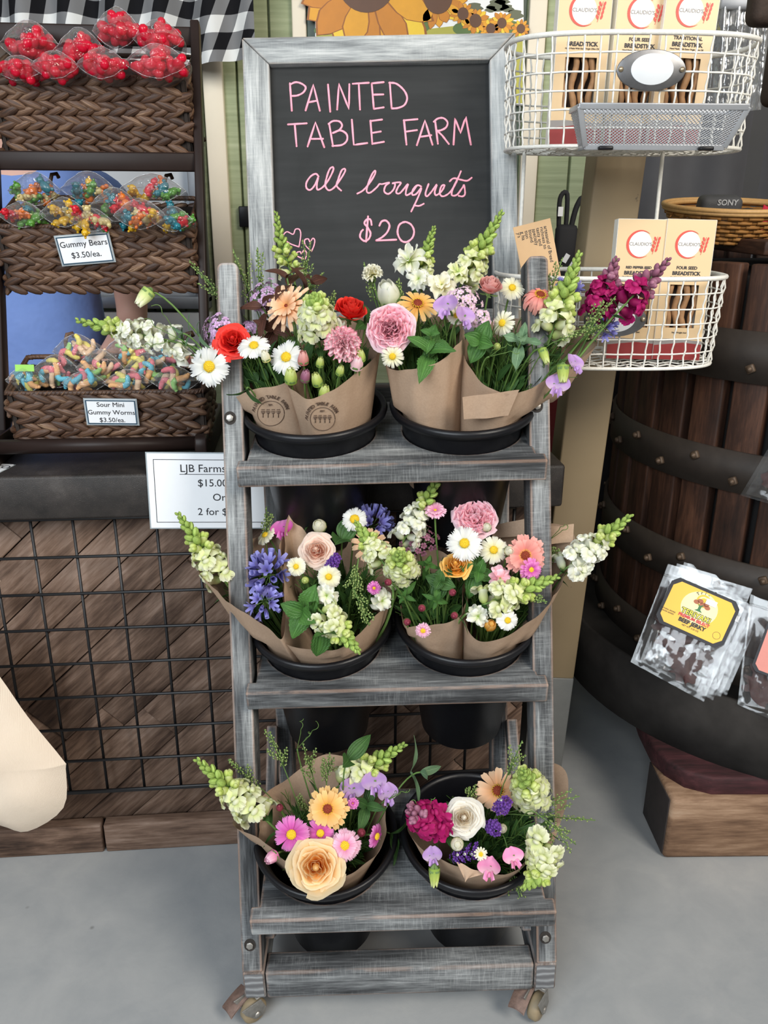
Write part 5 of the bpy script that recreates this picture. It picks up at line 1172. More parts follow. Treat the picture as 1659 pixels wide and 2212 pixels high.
def petal_surf(mb, M, L, W, a, tilt, droop=.3, ruf=.06, notch=.12, teeth=3, cup=.0, r0=.15, nu=8, nv=7, m=0):
    ph = rnd(0, 6); ca, sa = math.cos(a), math.sin(a); gz = rnd(0, 1)
    def fn(u, v):
        s = u * 2 - 1; w_ = W * (.28 + .72 * math.sin(min(1, v * 1.12) * pi * .56)) * (1 - .35 * max(0, v - .86) / .14)
        l = L * (r0 + (1 - r0) * v) - L * notch * max(0, v - .6) / .4 * (.5 - .5 * math.cos(teeth * pi * (s + 1) + .6))
        x = s * w_; ang = tilt - droop * v * v
        z = l * math.sin(ang) * .9 + cup * s * s * W + ruf * L * v * math.sin(3.2 * s + ph) * .5
        rr = l * math.cos(ang)
        return M @ V((rr * ca - x * sa, rr * sa + x * ca, z))
    surf(mb, fn, nu, nv, m, False, gz)
def disc(mb, M, r, h, mt=0, n=46):
    ell(mb, M @ T(0, 0, h * .2), r, r, h, 14, 7, mt)
    for i in range(n):
        t_ = i / n; rr = r * math.sqrt(t_); a = i * 2.39996
        ell(mb, M @ T(rr * math.cos(a), rr * math.sin(a), h * (.2 + 1.0 * math.sqrt(max(0, 1 - t_ * .9)))), r * .10, r * .10, r * .16, 5, 4, mt)
def stem(root, p, face, length, r=.0016, mat=None, bendf=.45, name='stem'):
    mb = MB(); c = p - V(face).normalized() * length * bendf; tube(mb, bez(V((0, 0, 0)), c, p, 12), r, 7); return mb.build(name, mat or STEMG, root)
def sepals(mb, M, r, n=5, m=0, spread=.5):
    for k in range(n): petal_surf(mb, M @ RX(pi), r, r * .22, 2 * pi * k / n, spread, .2, .02, 0, 1, 0, .1, 3, 4, m)
def daisy(root, M, r, col='white', n=10, layers=1, cr=.27, wid=.27, notch=.12, teeth=3, tilt=.22, droop=.35, disc_m=None, face=None, p=None, ruf=.08, **k):
    mb = MB()
    for l in range(layers):
        for i in range(n):
            f = 1 - .20 * l; petal_surf(mb, M @ T(0, 0, .06 * r * l), r * f * rnd(.9, 1.06), r * wid * rnd(.85, 1.1), 2 * pi * (i + .5 * l + rnd(-.15, .15)) / n, tilt + .28 * l + rnd(-.08, .08), droop, ruf, notch, teeth)
    mb.build('petals', PET[col], root)
    mb = MB(); disc(mb, M @ T(0, 0, .05 * r), r * cr, r * cr * .55); mb.build('center', disc_m or YDISC, root)
    mb = MB(); sepals(mb, M @ T(0, 0, -.02 * r), r * .42, 8); ell(mb, M @ T(0, 0, -.07 * r), r * .17, r * .17, r * .10, 8, 5); mb.build('sepals', CAL, root)
def zinnia(root, M, r, col='peach', **k):
    k2 = dict(n=15, layers=2, cr=.24, wid=.145, notch=.03, teeth=1, tilt=.10, droop=.28, disc_m=RDISC, ruf=.03); k2.update(k); daisy(root, M, r, col, **k2)
    mb = MB()
    for i in range(14):
        a = 2 * pi * i / 14; 
        for q in range(3): ell(mb, M @ T(r * (.22 + .03 * q) * math.cos(a + q * .1), r * (.22 + .03 * q) * math.sin(a + q * .1), r * .14), r * .022, r * .022, r * .04, 5, 4)
    mb.build('stamens', YDISC, root)
def mum(root, M, r, col='magenta', **k): 
    k2 = dict(n=17, layers=2, cr=.30, wid=.12, notch=.10, teeth=2, tilt=.35, droop=.3); k2.update(k); daisy(root, M, r, col, **k2)
def rose(root, M, r, col='red', n=30, openness=.6, quarter=False, ruf=.05, H=1.0, **k):
    mb = MB(); r = r / (1 + .22 * openness)
    for i in range(n):
        t_ = (i + .5) / n; rk = r * (.12 + .88 * t_ ** .8); a0 = i * 2.39996 + rnd(-.15, .15); gz = rnd(0, 1); ph = rnd(0, 6)
        hk = r * H * (1.0 - (.30 + .25 * openness) * t_ ** 1.5) * rnd(.92, 1.06); curl = (t_ ** 2) * openness * r * .55; aw = 1.25 - .45 * t_; lean_ = t_ * openness
        def fn(u, v):
            s = u * 2 - 1; a = a0 + s * aw * (.55 + .45 * math.sin(min(1, v * 1.2) * pi / 2))
            edge = 1 - .16 * s * s * v
            R_ = rk * (.22 + .78 * math.sin(min(1, v * 1.05) * pi / 2 * (1 - .15 * lean_))) * (1 - .42 * (1 - t_) ** 2 * v) + curl * max(0, v - .62) ** 2 * 4 + ruf * r * v * math.sin(5 * s + ph)
            z = (hk * v * edge) * (1 - .35 * lean_) + ruf * r * v * v * math.sin(7 * s + 2 * ph) - curl * max(0, v - .72) ** 2 * 5 - .38 * r - .15 * r * lean_ * v + (.0 if not quarter else -.18 * r * (1 - t_) * v)
            return M @ V((R_ * math.cos(a), R_ * math.sin(a), z))
        surf(mb, fn, 9, 8, 0, False, gz)
    if not quarter: lathe(mb, [(.15 * r, -.35 * r), (.17 * r, .15 * r), (.12 * r, .48 * r * H), (.03 * r, .60 * r * H), (0, .61 * r * H)], 10, M, 0, .5)
    if quarter:       # crowded inner petals of a full garden rose
        for i in range(50):
            t_ = (i + .5) / 50; a = i * 2.39996; rho = r * .80 * math.sqrt(t_); jit = rnd(-.9, .9) * (1 - t_)
            q = M @ T(rho * math.cos(a), rho * math.sin(a), r * (.02 - .22 * t_)) @ RZ(a + pi / 2 + jit) @ RX(.15 + 1.0 * t_ + rnd(-.15, .15)); ph = rnd(0, 6); gz = rnd(.3, 1); ww = r * (.40 + .28 * t_)
            surf(mb, lambda u, v: q @ V(((u - .5) * ww * (.55 + .6 * v), -r * .22 * (2 * u - 1) ** 2 * (1 - .5 * v) + ruf * r * .8 * v * math.sin(8 * u + ph), r * (.42 - .06 * t_) * v * (1 - .8 * (u - .5) ** 2 * v))), 8, 5, 0, False, gz)
    mb.build('petals', PET[col], root)
    mb = MB(); sepals(mb, M @ T(0, 0, -.50 * r), r * .75, 5, 0, .1); ell(mb, M @ T(0, 0, -.54 * r), r * .24, r * .24, r * .18, 10, 6); mb.build('sepals', CAL, root)
def carnation(root, M, r, col='carn', n=46, frill=.18, **k):
    mb = MB()
    for i in range(n):
        t_ = i / n; a = i * 2.39996; el = pi / 2 * (1 - t_ * 1.12); gz = rnd(0, 1); ph = rnd(0, 6)
        Mp_ = M @ RZ(a) @ RY(pi / 2 - el)
        def fn(u, v):
            s = u * 2 - 1; w_ = .40 * r * (.25 + .75 * v)
            zz = r * (.2 + .72 * v) + frill * r * v * v * .35 * math.sin(9 * s + ph) * (1 if v > .5 else .3) - (.05 * r * (u * 10 % 2 > 1) if v > .95 else 0)
            y = frill * r * v * v * math.sin(6 * s + ph); return Mp_ @ V((y, s * w_, zz))
        surf(mb, fn, 12, 5, 0, False, gz)
    mb.build('petals', PET[col], root)
    mb = MB(); lathe(mb, [(r * .10, -.75 * r), (r * .22, -.6 * r), (r * .28, -.1 * r), (r * .38, .02 * r)], 12, M); mb.build('calyx', CAL, root)
def bud(root, M, r, col='lime', cal=True, point=1.35, **k):
    mb = MB(); P_ = point * r
    lathe(mb, [(.30 * r, -.95 * P_), (.72 * r, -.6 * P_), (.92 * r, -.1 * P_), (.80 * r, .35 * P_), (.45 * r, .75 * P_), (.12 * r, 1.0 * P_), (0, 1.05 * P_)], 12, M)
    for i in range(7):
        a0 = i * .9 + rnd(-.2, .2); gz = rnd(0, 1); tw = rnd(.2, .5)
        def fn(u, v):
            a = a0 + (u - .5) * 1.3 + tw * v; rr = r * (.98 - .75 * max(0, v - .35) ** 1.3) * (1 + .05 * i / 7); return M @ V((rr * math.cos(a), rr * math.sin(a), P_ * (-.8 + 1.85 * v * (1 - .25 * (2 * u - 1) ** 2))))
        surf(mb, fn, 5, 6, 0, False, gz)
    mb.build('bud', PET.get(col) or LIME, root)
    if cal:
        mb = MB()
        for i in range(5):
            a0 = i * 1.2566
            surf(mb, lambda u, v: M @ V((r * (1.08 - .55 * max(0, v - .4)) * (.35 + .65 * min(1, v * 3)) * math.cos(a0 + (u - .5) * 1.1 * (1 - v ** 2)), r * (1.08 - .55 * max(0, v - .4)) * (.35 + .65 * min(1, v * 3)) * math.sin(a0 + (u - .5) * 1.1 * (1 - v ** 2)), P_ * (-1.02 + 1.25 * v))), 4, 5)
        ell(mb, M @ T(0, 0, -P_), .36 * r, .36 * r, .25 * r, 8, 5); mb.build('sepals', CAL, root)
# snapdragon pieces (shared meshes, tinted through the object colour)
def snap_meshes(key, body, tubec):
    out = {}
    mb = MB(); lathe(mb, [(.0018, 0), (.0048, .003), (.0060, .008), (.0053, .013), (.0062, .0165)], 12); 
    def lobe(M, L, W, up, m=0): petal_surf(mb, M, L, W, 0, 1.2 + up, .9 if up < 0 else 1.5, .10, .10, 2, .1, .0, 6, 5, m)
    for a in (.55, -.55): lobe(T(0, .003, .0150) @ RZ(pi / 2 + a), .0150, .0085, .0)
    for a in (-.85, 0, .85): lobe(T(0, -.002, .0150) @ RZ(-pi / 2 + a), .0140, .0075, -.25)
    ell(mb, T(0, -.0028, .0180), .0062, .0040, .0042, 10, 6); ell(mb, T(0, .0030, .0185), .0050, .0030, .0035, 8, 5)
    for k in range(5): petal_surf(mb, I4, .007, .0022, k * 1.2566, .9, -.2, 0, 0, 1, 0, .1, 3, 3, 1)
    out['bloom'] = mb.mesh('bloom', [PET[body], CAL])
    mb = MB(); lathe(mb, [(.0018, 0), (.0046, .004), (.0056, .009), (.0050, .014)], 10); ell(mb, T(0, -.0012, .0165), .0058, .0048, .0052, 10, 6); ell(mb, T(0, .0030, .0172), .0052, .0038, .0050, 10, 6)
    for s in (-1, 1): ell(mb, T(s * .003, -.002, .0185), .0034, .0034, .0036, 8, 5)
    for k in range(5): petal_surf(mb, I4, .008, .0024, k * 1.2566, .9, -.2, 0, 0, 1, 0, .1, 3, 3, 1)
    out['closed'] = mb.mesh('half_open_bloom', [PET[tubec], CAL])
    mb = MB(); lathe(mb, [(.0016, 0), (.0040, .003), (.0048, .007), (.0040, .011), (.0018, .0138), (0, .0145)], 10)
    for k in range(4): petal_surf(mb, I4, .0095, .0028, k * pi / 2, 1.0, -.3, 0, 0, 1, 0, .1, 3, 4, 0)
    out['bud'] = mb.mesh('bud', [LIME if key == 'white' else PET['mauve']]); return out
SNAP = {'white': snap_meshes('white', 'pale', 'lime'), 'snow': snap_meshes('white', 'snow', 'lime'), 'burg': snap_meshes('burg', 'burg', 'mauve')}
def snapdragon(root, p0, p1, r, kind='white', n=30, openf=.42, closedf=.68, bend=.0, seed=1, base=None, leaves=4):
    """spike from its lowest bloom p0 to its tip p1 (both relative to the root, whose origin is the cut end of the stem)"""
    Rr = random.Random(seed); ax_ = (p1 - p0); L = ax_.length; d = ax_.normalized(); sd = d.cross(V((0, -1, 0))); sd = sd.normalized() if sd.length > .01 else V((1, 0, 0))
    def pos(t_): return p0 + ax_ * t_ + sd * bend * L * math.sin(pi * t_) 
    mb = MB(); c = p0 - d * min(.10, L * .9); pts = bez(V((0, 0, 0)), c, p0, 10) + [pos(i / 10) for i in range(1, 11)]
    tube(mb, pts, [.0026 - .0016 * i / (len(pts) - 1) for i in range(len(pts))], 8); mb.build('stem', STEMG, root)
    u0 = d.orthogonal().normalized(); me = SNAP[kind]
    n = int(n * .98)
    for i in range(n):
        t_ = (i / n) ** .74; a = i * 2.39996 + Rr.uniform(-.2, .2)
        out = Quaternion(d, a) @ u0; f = 1 - t_; el = 1.25 - .95 * t_ ** 1.2
        dirv = out * math.sin(el) + d * math.cos(el)
        typ = 'bloom' if t_ < openf else ('closed' if t_ < closedf else 'bud')
        s = r / .026 * ((1.30 if typ == 'bloom' else 1.36) * (1 - .30 * t_) if typ != 'bud' else (1.42 - .98 * (t_ - closedf) / (1.001 - closedf)))
        P0 = pos(t_) + out * .0015
        place({'bloom': 'bloom', 'closed': 'half_open_bloom', 'bud': 'bud'}[typ], me[typ], root, align(dirv, d, P0) @ SC(s, s, s))
    mb = MB()
    for k in range(leaves):
        t_ = -.05 - .14 * k; q = p0 + d * L * t_ * .8; a = k * 2.4 + seed; out = Quaternion(d, a) @ u0
        leaf(mb, align(out + d * .6, d, q), .034, .006)
    if leaves: mb.build('leaves', LEAFD, root)
def leaf(mb, M, L, W, fold=.25, curl=.4, serr=0, m=0, nv=10, wavy=0.0):
    """blade along +z of M, face towards +y"""
    gz = rnd(0, 1); ph = rnd(0, 6)
    def fn(u, v):
        s = u * 2 - 1; w_ = W * math.sin(pi * min(1, (v * .97 + .03)) ** .8) ** .85
        if serr: w_ *= 1 + .20 * (((v * serr) % 1) - .5)
        return M @ V((s * w_, -curl * L * v * v + fold * abs(s) * w_ + wavy * W * math.sin(9 * v + ph) * s, L * v))
    surf(mb, fn, 6, nv if not serr else serr * 2, m, False, gz)
def sprig(root, p, face, L, pairs=3, W=.012, mat=None, serr=0, name='leaves', r=.0014, wavy=.1, curl=.35):
    """leafy stem tip: opposite leaves around p, opening along face"""
    d = V(face).normalized(); u0 = d.orthogonal().normalized(); stem(root, p, d, L * 1.5, r); mb = MB()
    for k in range(pairs):
        for s in (0, 1):
            a = k * pi / 2 + s * pi + .4; out = Quaternion(d, a) @ u0; el = .35 + .36 * (pairs - k)
            leaf(mb, align(out * math.sin(el) + d * math.cos(el), d, p - d * L * .30 * (pairs - 1 - k)), L * (1 - .22 * k), W * (1 - .18 * k), .25, curl, serr, 0, 10, wavy)
    mb.build(name, mat or LEAFD, root)
def agapanthus(root, p, face, r, n=14, spread=1.2, pend=0, **k):
    d = V(face).normalized(); u0 = d.orthogonal().normalized(); stem(root, p - d * r * .7, d, .10, .003); c = p - d * r * .75
    for i in range(n):
        t_ = (i + .5) / n; a = i * 2.39996; el = spread * math.sqrt(t_); out = Quaternion(d, a) @ u0; dv = out * math.sin(el) + d * math.cos(el); l = r * rnd(.9, 1.15)
        mb = MB(); q = c + dv * l * .55; tube(mb, [c, q], .0008, 5, 1); M = align(dv, d, q); Lf = r * .62
        op = rnd(.25, .55) if i % 3 else .05
        for j in range(6):
            gz = rnd(0, 1); aj = j * pi / 3
            def fn(u, v):
                s = u * 2 - 1; w_ = .10 * Lf * (1.0 + .6 * math.sin(pi * v)); rr = .05 * Lf + .10 * Lf * v + op * Lf * v * v; z = Lf * v * (1 - .25 * op * v)
                return M @ V((rr * math.cos(aj) - s * w_ * math.sin(aj), rr * math.sin(aj) + s * w_ * math.cos(aj), z))
            surf(mb, fn, 3, 6, 0, False, gz)
        mb.build('floret', [PET['agap'], STEMG], root)
def statice(root, p, face, r, col='statice', n=26, **k):
    d = V(face).normalized(); u0 = d.orthogonal().normalized(); stem(root, p - d * r, d, .08, .0016); mb = MB(); mf = MB(); c = p - d * r
    for i in range(n):
        t_ = (i + .5) / n; a = i * 2.39996; el = 1.15 * math.sqrt(t_); out = Quaternion(d, a) @ u0; dv = out * math.sin(el) + d * math.cos(el); q = c + dv * r * rnd(.8, 1.25)
        tube(mb, [c, c.lerp(q, .5) + out * .002, q], .0006, 4); M = align(dv, d, q)
        for j in range(5): petal_surf(mf, M, .0062, .0022, j * 1.2566 + i, .75, .5, .1, .15, 1, 0, .1, 3, 4)
    mb.build('branchlets', CAL, root); mf.build('florets', PET[col], root)
def lavender(root, p, face, r, **k):
    d = V(face).normalized(); stem(root, p - d * r, d, .08, .0014); mf = MB(); mw = MB()
    for i in range(34):
        t_ = i / 34; a = i * 2.39996; q = p + d * r * (t_ * 2 - 1) + (Quaternion(d, a) @ d.orthogonal().normalized()) * r * .42 * (1 - .5 * t_)
        M = align(q - (p + d * r * (t_ * 2 - 1.4)), d, q)
        for j in range(4): petal_surf(mf, M, .005, .002, j * 1.57, .7, .3, .1, .1, 1, 0, .1, 3, 3)
        if i % 8 == 3: lathe(mw, [(.0010, .0025), (.0022, .003), (.0022, .004), (.0010, .0045)], 8, M)
    mf.build('florets', PET['purple'], root); mw.build('white_eyes', PET['snow'], root)
def pennycress(root, p, face, L, n=36, branches=4, seed=0, droop=0.0):
    """thin filler sprig with rows of tiny round pods; p = tip"""
    Rr = random.Random(seed); d = V(face).normalized(); ms = MB(); mp = MB(); b0 = p - d * L
    tube(ms, bez(V((0, 0, 0)), b0 - d * L * .4, b0, 8) + [b0.lerp(p, i / 6) + V((0, 0, -droop * L * (i / 6) ** 2)) for i in range(1, 7)], .0009, 5)
    ends = [(b0.lerp(p, .35), p + V((0, 0, -droop * L)))]
    for k in range(branches):
        q = b0.lerp(p, .1 + .5 * k / branches); dv = (d + V((Rr.uniform(-.6, .6), Rr.uniform(-.3, .3), Rr.uniform(-.2, .5)))).normalized(); e = q + dv * L * Rr.uniform(.35, .6); tube(ms, [q, q.lerp(e, .5) + d * .004, e], .0006, 4); ends.append((q.lerp(e, .25), e))
    for q, e in ends:
        nn = n // (branches + 1) + 6; ax_ = (e - q); u0 = ax_.orthogonal().normalized() if ax_.length > 0 else V((1, 0, 0))
        for i in range(nn):
            t_ = i / nn; o = (Quaternion(ax_.normalized(), i * 2.4) @ u0) * .0052 * (1 - .55 * t_); c = q + ax_ * t_ + o
            tube(ms, [q + ax_ * max(0, t_ - .03), c], .0003, 3, 0, False); ell(mp, align(o, ax_, c), .0017, .0019, .0010, 6, 4)
    ms.build('stem', STEMG, root); mp.build('seed_pods', PODS, root)
def sweetpea(root, M, r, col='lilac', face=None, **k):
    mb = MB(); ph = rnd(0, 6)
    def std(u, v):
        s = u * 2 - 1; w_ = r * 1.0 * math.sin(pi * min(1, v * .8 + .12)) ** .6 * (1 - .2 * max(0, v - .85) * 6 * (1 - abs(s)))
        return M @ V((s * w_, r * (-.25 + 1.15 * v), r * (.15 - .55 * v * v + .25 * s * s + .12 * math.sin(5 * s + ph) * v)))
    surf(mb, std, 12, 9)
    for s_ in (-1, 1):
        def wing(u, v):
            s = u * 2 - 1; return M @ V((s_ * r * (.06 + .45 * v * (.5 + .5 * u)), r * (-.25 - .30 * v + .40 * s * math.sin(pi * v)), r * (.2 + .55 * v - .1 * s)))
        surf(mb, wing, 7, 7)
    ell(mb, M @ T(0, -.35 * r, .35 * r), r * .12, r * .22, r * .28, 8, 5); mb.build('petals', PET[col], root)
    mb = MB(); sepals(mb, M @ T(0, -.1 * r, .1 * r), r * .45, 5, 0, .2); mb.build('calyx', CAL, root)
def blossom(root, M, r, col='snow', n=6, **k):
    """loose open bloom with broad petals"""
    mb = MB()
    for l in range(2):
        for i in range(n - 2 * l): petal_surf(mb, M @ T(0, 0, .1 * r * l), r * (1.05 - .25 * l) * rnd(.85, 1.1), r * rnd(.40, .52), 2 * pi * (i + .5 * l + rnd(-.15, .15)) / (n - 2 * l), .5 + .5 * l + rnd(-.35, .35), rnd(.2, .9), .55, .08, 2, .35, .05, 9, 8)
    mb.build('petals', PET[col], root)
    mb = MB(); disc(mb, M @ T(0, 0, .1 * r), r * .14, r * .12, 0, 14); mb.build('center', LIME, root)
def tendril(mb, p, d, L, r=.0006, coils=2.0, seed=0):
    Rr = random.Random(seed); d = V(d).normalized(); a = d.orthogonal().normalized(); b = d.cross(a); pts = []
    for i in range(28):
        t_ = i / 27; w_ = L * .10 * max(0, t_ - .4); ph = coils * 2 * pi * t_
        pts.append(p + d * L * t_ * (1 - .25 * t_) + a * (w_ * math.cos(ph) + L * .12 * math.sin(2.2 * t_)) + b * w_ * math.sin(ph))
    tube(mb, pts, r, 5)
def filler(bk, label, px, py, n, spread, up, seed, mats=(LEAFD, FEATH), bx=0.0, h=.10):
    """dense greenery between the stems of one bouquet"""
    Rr = random.Random(seed); Mw = BK[bk]; b = Mw @ V((bx, 0, -.06)); c = at(px, py, YCB[bk] + .01)
    r = empty('bouquet_greenery', b, label, 'greenery', 'greenery inside the bouquets'); r['kind'] = 'stuff'; cc = c - b
    for k, mt in enumerate(mats):
        mb = MB()
        for i in range(int(n * 2.1)):
            tgt = cc + V((Rr.uniform(-1, 1) * spread, Rr.uniform(-.75, .9) * spread * .8, Rr.uniform(-1, .35) * spread * .8)); d = tgt.normalized()
            if k == 0: leaf(mb, align(d + V((Rr.uniform(-.5, .5), Rr.uniform(-.6, .2), Rr.uniform(-.2, .4))), V((Rr.uniform(-1, 1), -.6, .6)), tgt * Rr.uniform(.72, .95)), Rr.uniform(.022, .045), Rr.uniform(.004, .009), .2, Rr.uniform(0, .5), 0, 0, 5)
            else:
                q = tgt * Rr.uniform(.8, 1.05)
                for j in range(4):
                    e = q + (d + V((Rr.uniform(-.8, .8), Rr.uniform(-.8, .4), Rr.uniform(-.4, .7)))).normalized() * Rr.uniform(.014, .032); tube(mb, [q, q.lerp(e, .5) + V((0, 0, .003)), e], .0006, 4, 0, False)
                tube(mb, [V((cc.x * .2, cc.y * .2, .02)), q * .6, q], .0010, 4, 0, False)
        o = mb.build(('leaves', 'feathery_fronds')[k], mt, r); o['kind'] = 'stuff'
    return r
CATS = {'daisy': ('cosmos_flower', 'flower'), 'zinnia': ('zinnia_flower', 'flower'), 'mum': ('button_aster', 'flower'), 'rose': ('rose_flower', 'rose'), 'carnation': ('carnation_flower', 'carnation'), 'bud': ('flower_bud', 'flower bud'),
        'sweetpea': ('sweet_pea', 'sweet pea'), 'blossom': ('open_blossom', 'flower'), 'agapanthus': ('agapanthus_flower', 'flower'), 'statice': ('statice_flower', 'flower'), 'lavender': ('lavender_sprig', 'flower'),
        'sprig': ('leaf_sprig', 'foliage'), 'snap': ('snapdragon_flower', 'snapdragon'), 'penny': ('pennycress_sprig', 'foliage'), 'tendril': ('pea_tendril', 'foliage')}
GRP_ = {'snapdragon_flower': 'snapdragons in the bouquets', 'cosmos_flower': 'cosmos in the bouquets', 'zinnia_flower': 'zinnias in the bouquets', 'rose_flower': 'roses in the bouquets', 'pennycress_sprig': 'pennycress sprigs in the bouquets', 'sweet_pea': 'sweet peas in the bouquets', 'flower_bud': 'buds in the bouquets', 'agapanthus_flower': 'agapanthus in the bouquets', 'leaf_sprig': 'leaf sprigs in the bouquets', 'button_aster': 'asters in the bouquets', 'open_blossom': 'white blossoms in the bouquets'}
FN = dict(daisy=daisy, zinnia=zinnia, mum=mum, rose=rose, carnation=carnation, bud=bud, sweetpea=sweetpea, blossom=blossom)
SEED = [0]
def fl(bk, knd, label, px, py, rpx, dy=-.05, face=(0, -1, .45), bx=0.0, tip=None, name=None, sr=.0016, **k):
    SEED[0] += 1; sd = SEED[0]; R.seed(1000 + sd)
    Mw = BK[bk]; Yc = YCB[bk]; b = Mw @ V((bx + rnd(-.012, .012), rnd(-.012, .012), -.07)); p = at(px, py, Yc + dy); r = rpx * mpx(p)
    nm, cat = CATS[knd]; nm = name or nm
    root = empty(nm, b, label, cat, GRP_.get(nm)); q = p - b
    if knd == 'snap':
        tp = at(tip[0], tip[1], Yc + (tip[2] if len(tip) > 2 else dy)); snapdragon(root, q, tp - b, r, seed=sd, **k)
    elif knd == 'penny':
        L = k.pop('L', .09); pennycress(root, q, face, L, seed=sd, **k)
    elif knd == 'sprig': sprig(root, q, face, r, **k)
    elif knd == 'tendril':
        stem(root, q - V(face).normalized() * r * .6, face, .06, .0013); mb = MB()
        for j in range(3): tendril(mb, q - V(face).normalized() * r * .6, V(face) + V((rnd(-.7, .7), rnd(-.4, .2), rnd(-.3, .7))), r * rnd(.9, 1.5), coils=rnd(1.5, 3), seed=sd + j)
        mb.build('coils', STEMG, root)
    elif knd in ('agapanthus', 'statice', 'lavender'): globals()[knd](root, q, face, r, **k)
    else:
        up = (rnd(-.3, .3), 0, 1); M = align(face, up, q)
        if knd not in ('sweetpea',): M = M @ RZ(rnd(0, 6))
        FN[knd](root, M, r, **k)
        off = {'rose': .5, 'carnation': .7, 'bud': .5}.get(knd, .06); stem(root, q - V(face).normalized() * r * off, face, min(.11, q.length * .6), sr)
    return root
# ================================================================== THE BOUQUETS
UPF = (0, -.25, 1); FR = (0, -1, .55)
filler('A', 'dark greenery of the far left bouquet on the top shelf', 590, 760, 60, .055, 0, 1, bx=-.03)
filler('A', 'dark greenery around the pink carnation on the top shelf', 715, 770, 70, .055, 0, 2, bx=.03)
filler('B', 'greenery behind the mint sprig on the top shelf', 915, 720, 60, .05, 0, 3, bx=-.045)
filler('B', 'dark greenery filling the right bouquet of the top shelf', 1120, 760, 100, .075, 0, 4, bx=.04)
filler('C', 'greenery among the purple agapanthus on the middle shelf', 560, 1260, 50, .05, 0, 5, bx=-.03)
filler('C', 'greenery below the blush rose on the middle shelf', 730, 1270, 90, .06, 0, 6, bx=.03)
filler('D', 'spiky greenery at the left of the right bucket on the middle shelf', 935, 1270, 80, .055, 0, 7, bx=-.04)
filler('D', 'greenery below the peach zinnia on the middle shelf', 1090, 1260, 70, .06, 0, 8, bx=.04)
filler('E', 'greenery of the bouquet with the big peach rose on the lowest shelf', 700, 1790, 90, .065, 0, 9)
filler('F', 'greenery of the bouquet with the ivory rose on the lowest shelf', 1070, 1790, 100, .07, 0, 10)
# ---- top shelf, left bucket
fl('A', 'snap', 'tall green tipped snapdragon in front of the left edge of the chalkboard', 634, 600, 25, .05, bx=-.02, tip=(597, 457, .05), openf=.12, closedf=.42, n=32, bend=-.05)
fl('A', 'snap', 'white snapdragon leaning far left over the bags of gummy worms', 392, 742, 32, -.03, bx=-.04, tip=(164, 692, -.03), openf=.55, closedf=.66, n=32, kind='snow')
fl('A', 'snap', 'snapdragon pointing at the viewer between the two red roses', 688, 722, 38, -.07, bx=.03, tip=(680, 640, -.12), openf=.62, closedf=.74, n=34, kind='white')
fl('A', 'blossom', 'white ruffled blossom right behind the pink carnation', 722, 722, 30, -.06, (.1, -1, .6), .03)
fl('A', 'blossom', 'white bloom hanging behind the leftmost white cosmos', 398, 762, 30, -.02, (-.7, -.7, .2), -.04)
fl('A', 'zinnia', 'peach zinnia with long quill petals left of the viewer-facing snapdragon', 622, 664, 58, -.03, (-.35, -.75, .5), -.02, col='peach', n=15, layers=3, wid=.095, cr=.16, droop=.15, tilt=.05)
fl('A', 'rose', 'red rose on the left of the top shelf above the white cosmos', 503, 736, 44, -.05, (.1, -.85, .5), -.04, col='red', n=24, openness=.75)
fl('A', 'rose', 'red rose on the right of the top left bucket, below the chalkboard', 757, 674, 37, .0, (.2, -.5, .85), .04, col='red', n=22, openness=.35, H=1.4)
fl('A', 'daisy', 'large white cosmos farthest left, hanging over the worm basket', 453, 792, 47, -.06, (-.15, -1, .25), -.05, n=9, notch=.2)
fl('A', 'daisy', 'white cosmos beside the left red rose', 549, 748, 37, -.08, (-.1, -.6, .8), -.03, n=9, notch=.2)
fl('A', 'daisy', 'white cosmos under the bronze leaves at the centre of the left bucket', 619, 772, 41, -.09, (-.25, -.9, .4), -.01, n=9, notch=.2)
fl('A', 'carnation', 'pink and white frilled carnation above the second stamped wrap', 740, 745, 42, -.10, (.1, -.8, .6), .03)
for px, py, r_, c_, lb in ((655, 773, 12, 'dusty', 'pink rosebud peeking out right of the centre white cosmos'), (771, 782, 14, 'carn', 'half open pink carnation bud below the frilled carnation'), (628, 812, 14, 'lime', 'green carnation bud left above the second stamped wrap'), (684, 820, 12, 'lime', 'green carnation bud at the middle of the second stamped wrap'),
                        (701, 846, 12, 'lime', 'lowest green carnation bud at the rim of the second stamped wrap'), (692, 782, 9, 'lime', 'small green bud left of the pink carnation'), (735, 800, 9, 'lime', 'tiny green bud pair below the pink carnation'), (778, 768, 11, 'lime', 'green bud at the right edge of the pink carnation'), (573, 769, 10, 'cream', 'small yellow cosmos bud between two white cosmos'), (660, 812, 11, 'mauve', 'small pink bud among the green carnation buds')):
    fl('A', 'bud', lb, px, py, r_, -.10, (rnd(-.3, .3), -.5, .9), .02, col=c_)
fl('A', 'bud', 'drooping white bud on a long arched stem over the worm basket', 312, 642, 15, -.02, (-.5, -.3, -.6), -.05, col='pale', point=1.5)
fl('A', 'statice', 'lilac statice cluster below the tall snapdragon on the left', 560, 626, 42, .03, (-.5, -.5, .8), -.03, n=34)
fl('A', 'statice', 'lilac statice cluster spreading left above the leftmost cosmos', 452, 706, 40, -.01, (-.8, -.5, .5), -.04, n=34)
fl('A', 'statice', 'small lilac statice behind the left red rose', 528, 700, 24, .02, (-.3, -.5, .8), -.03, n=18)
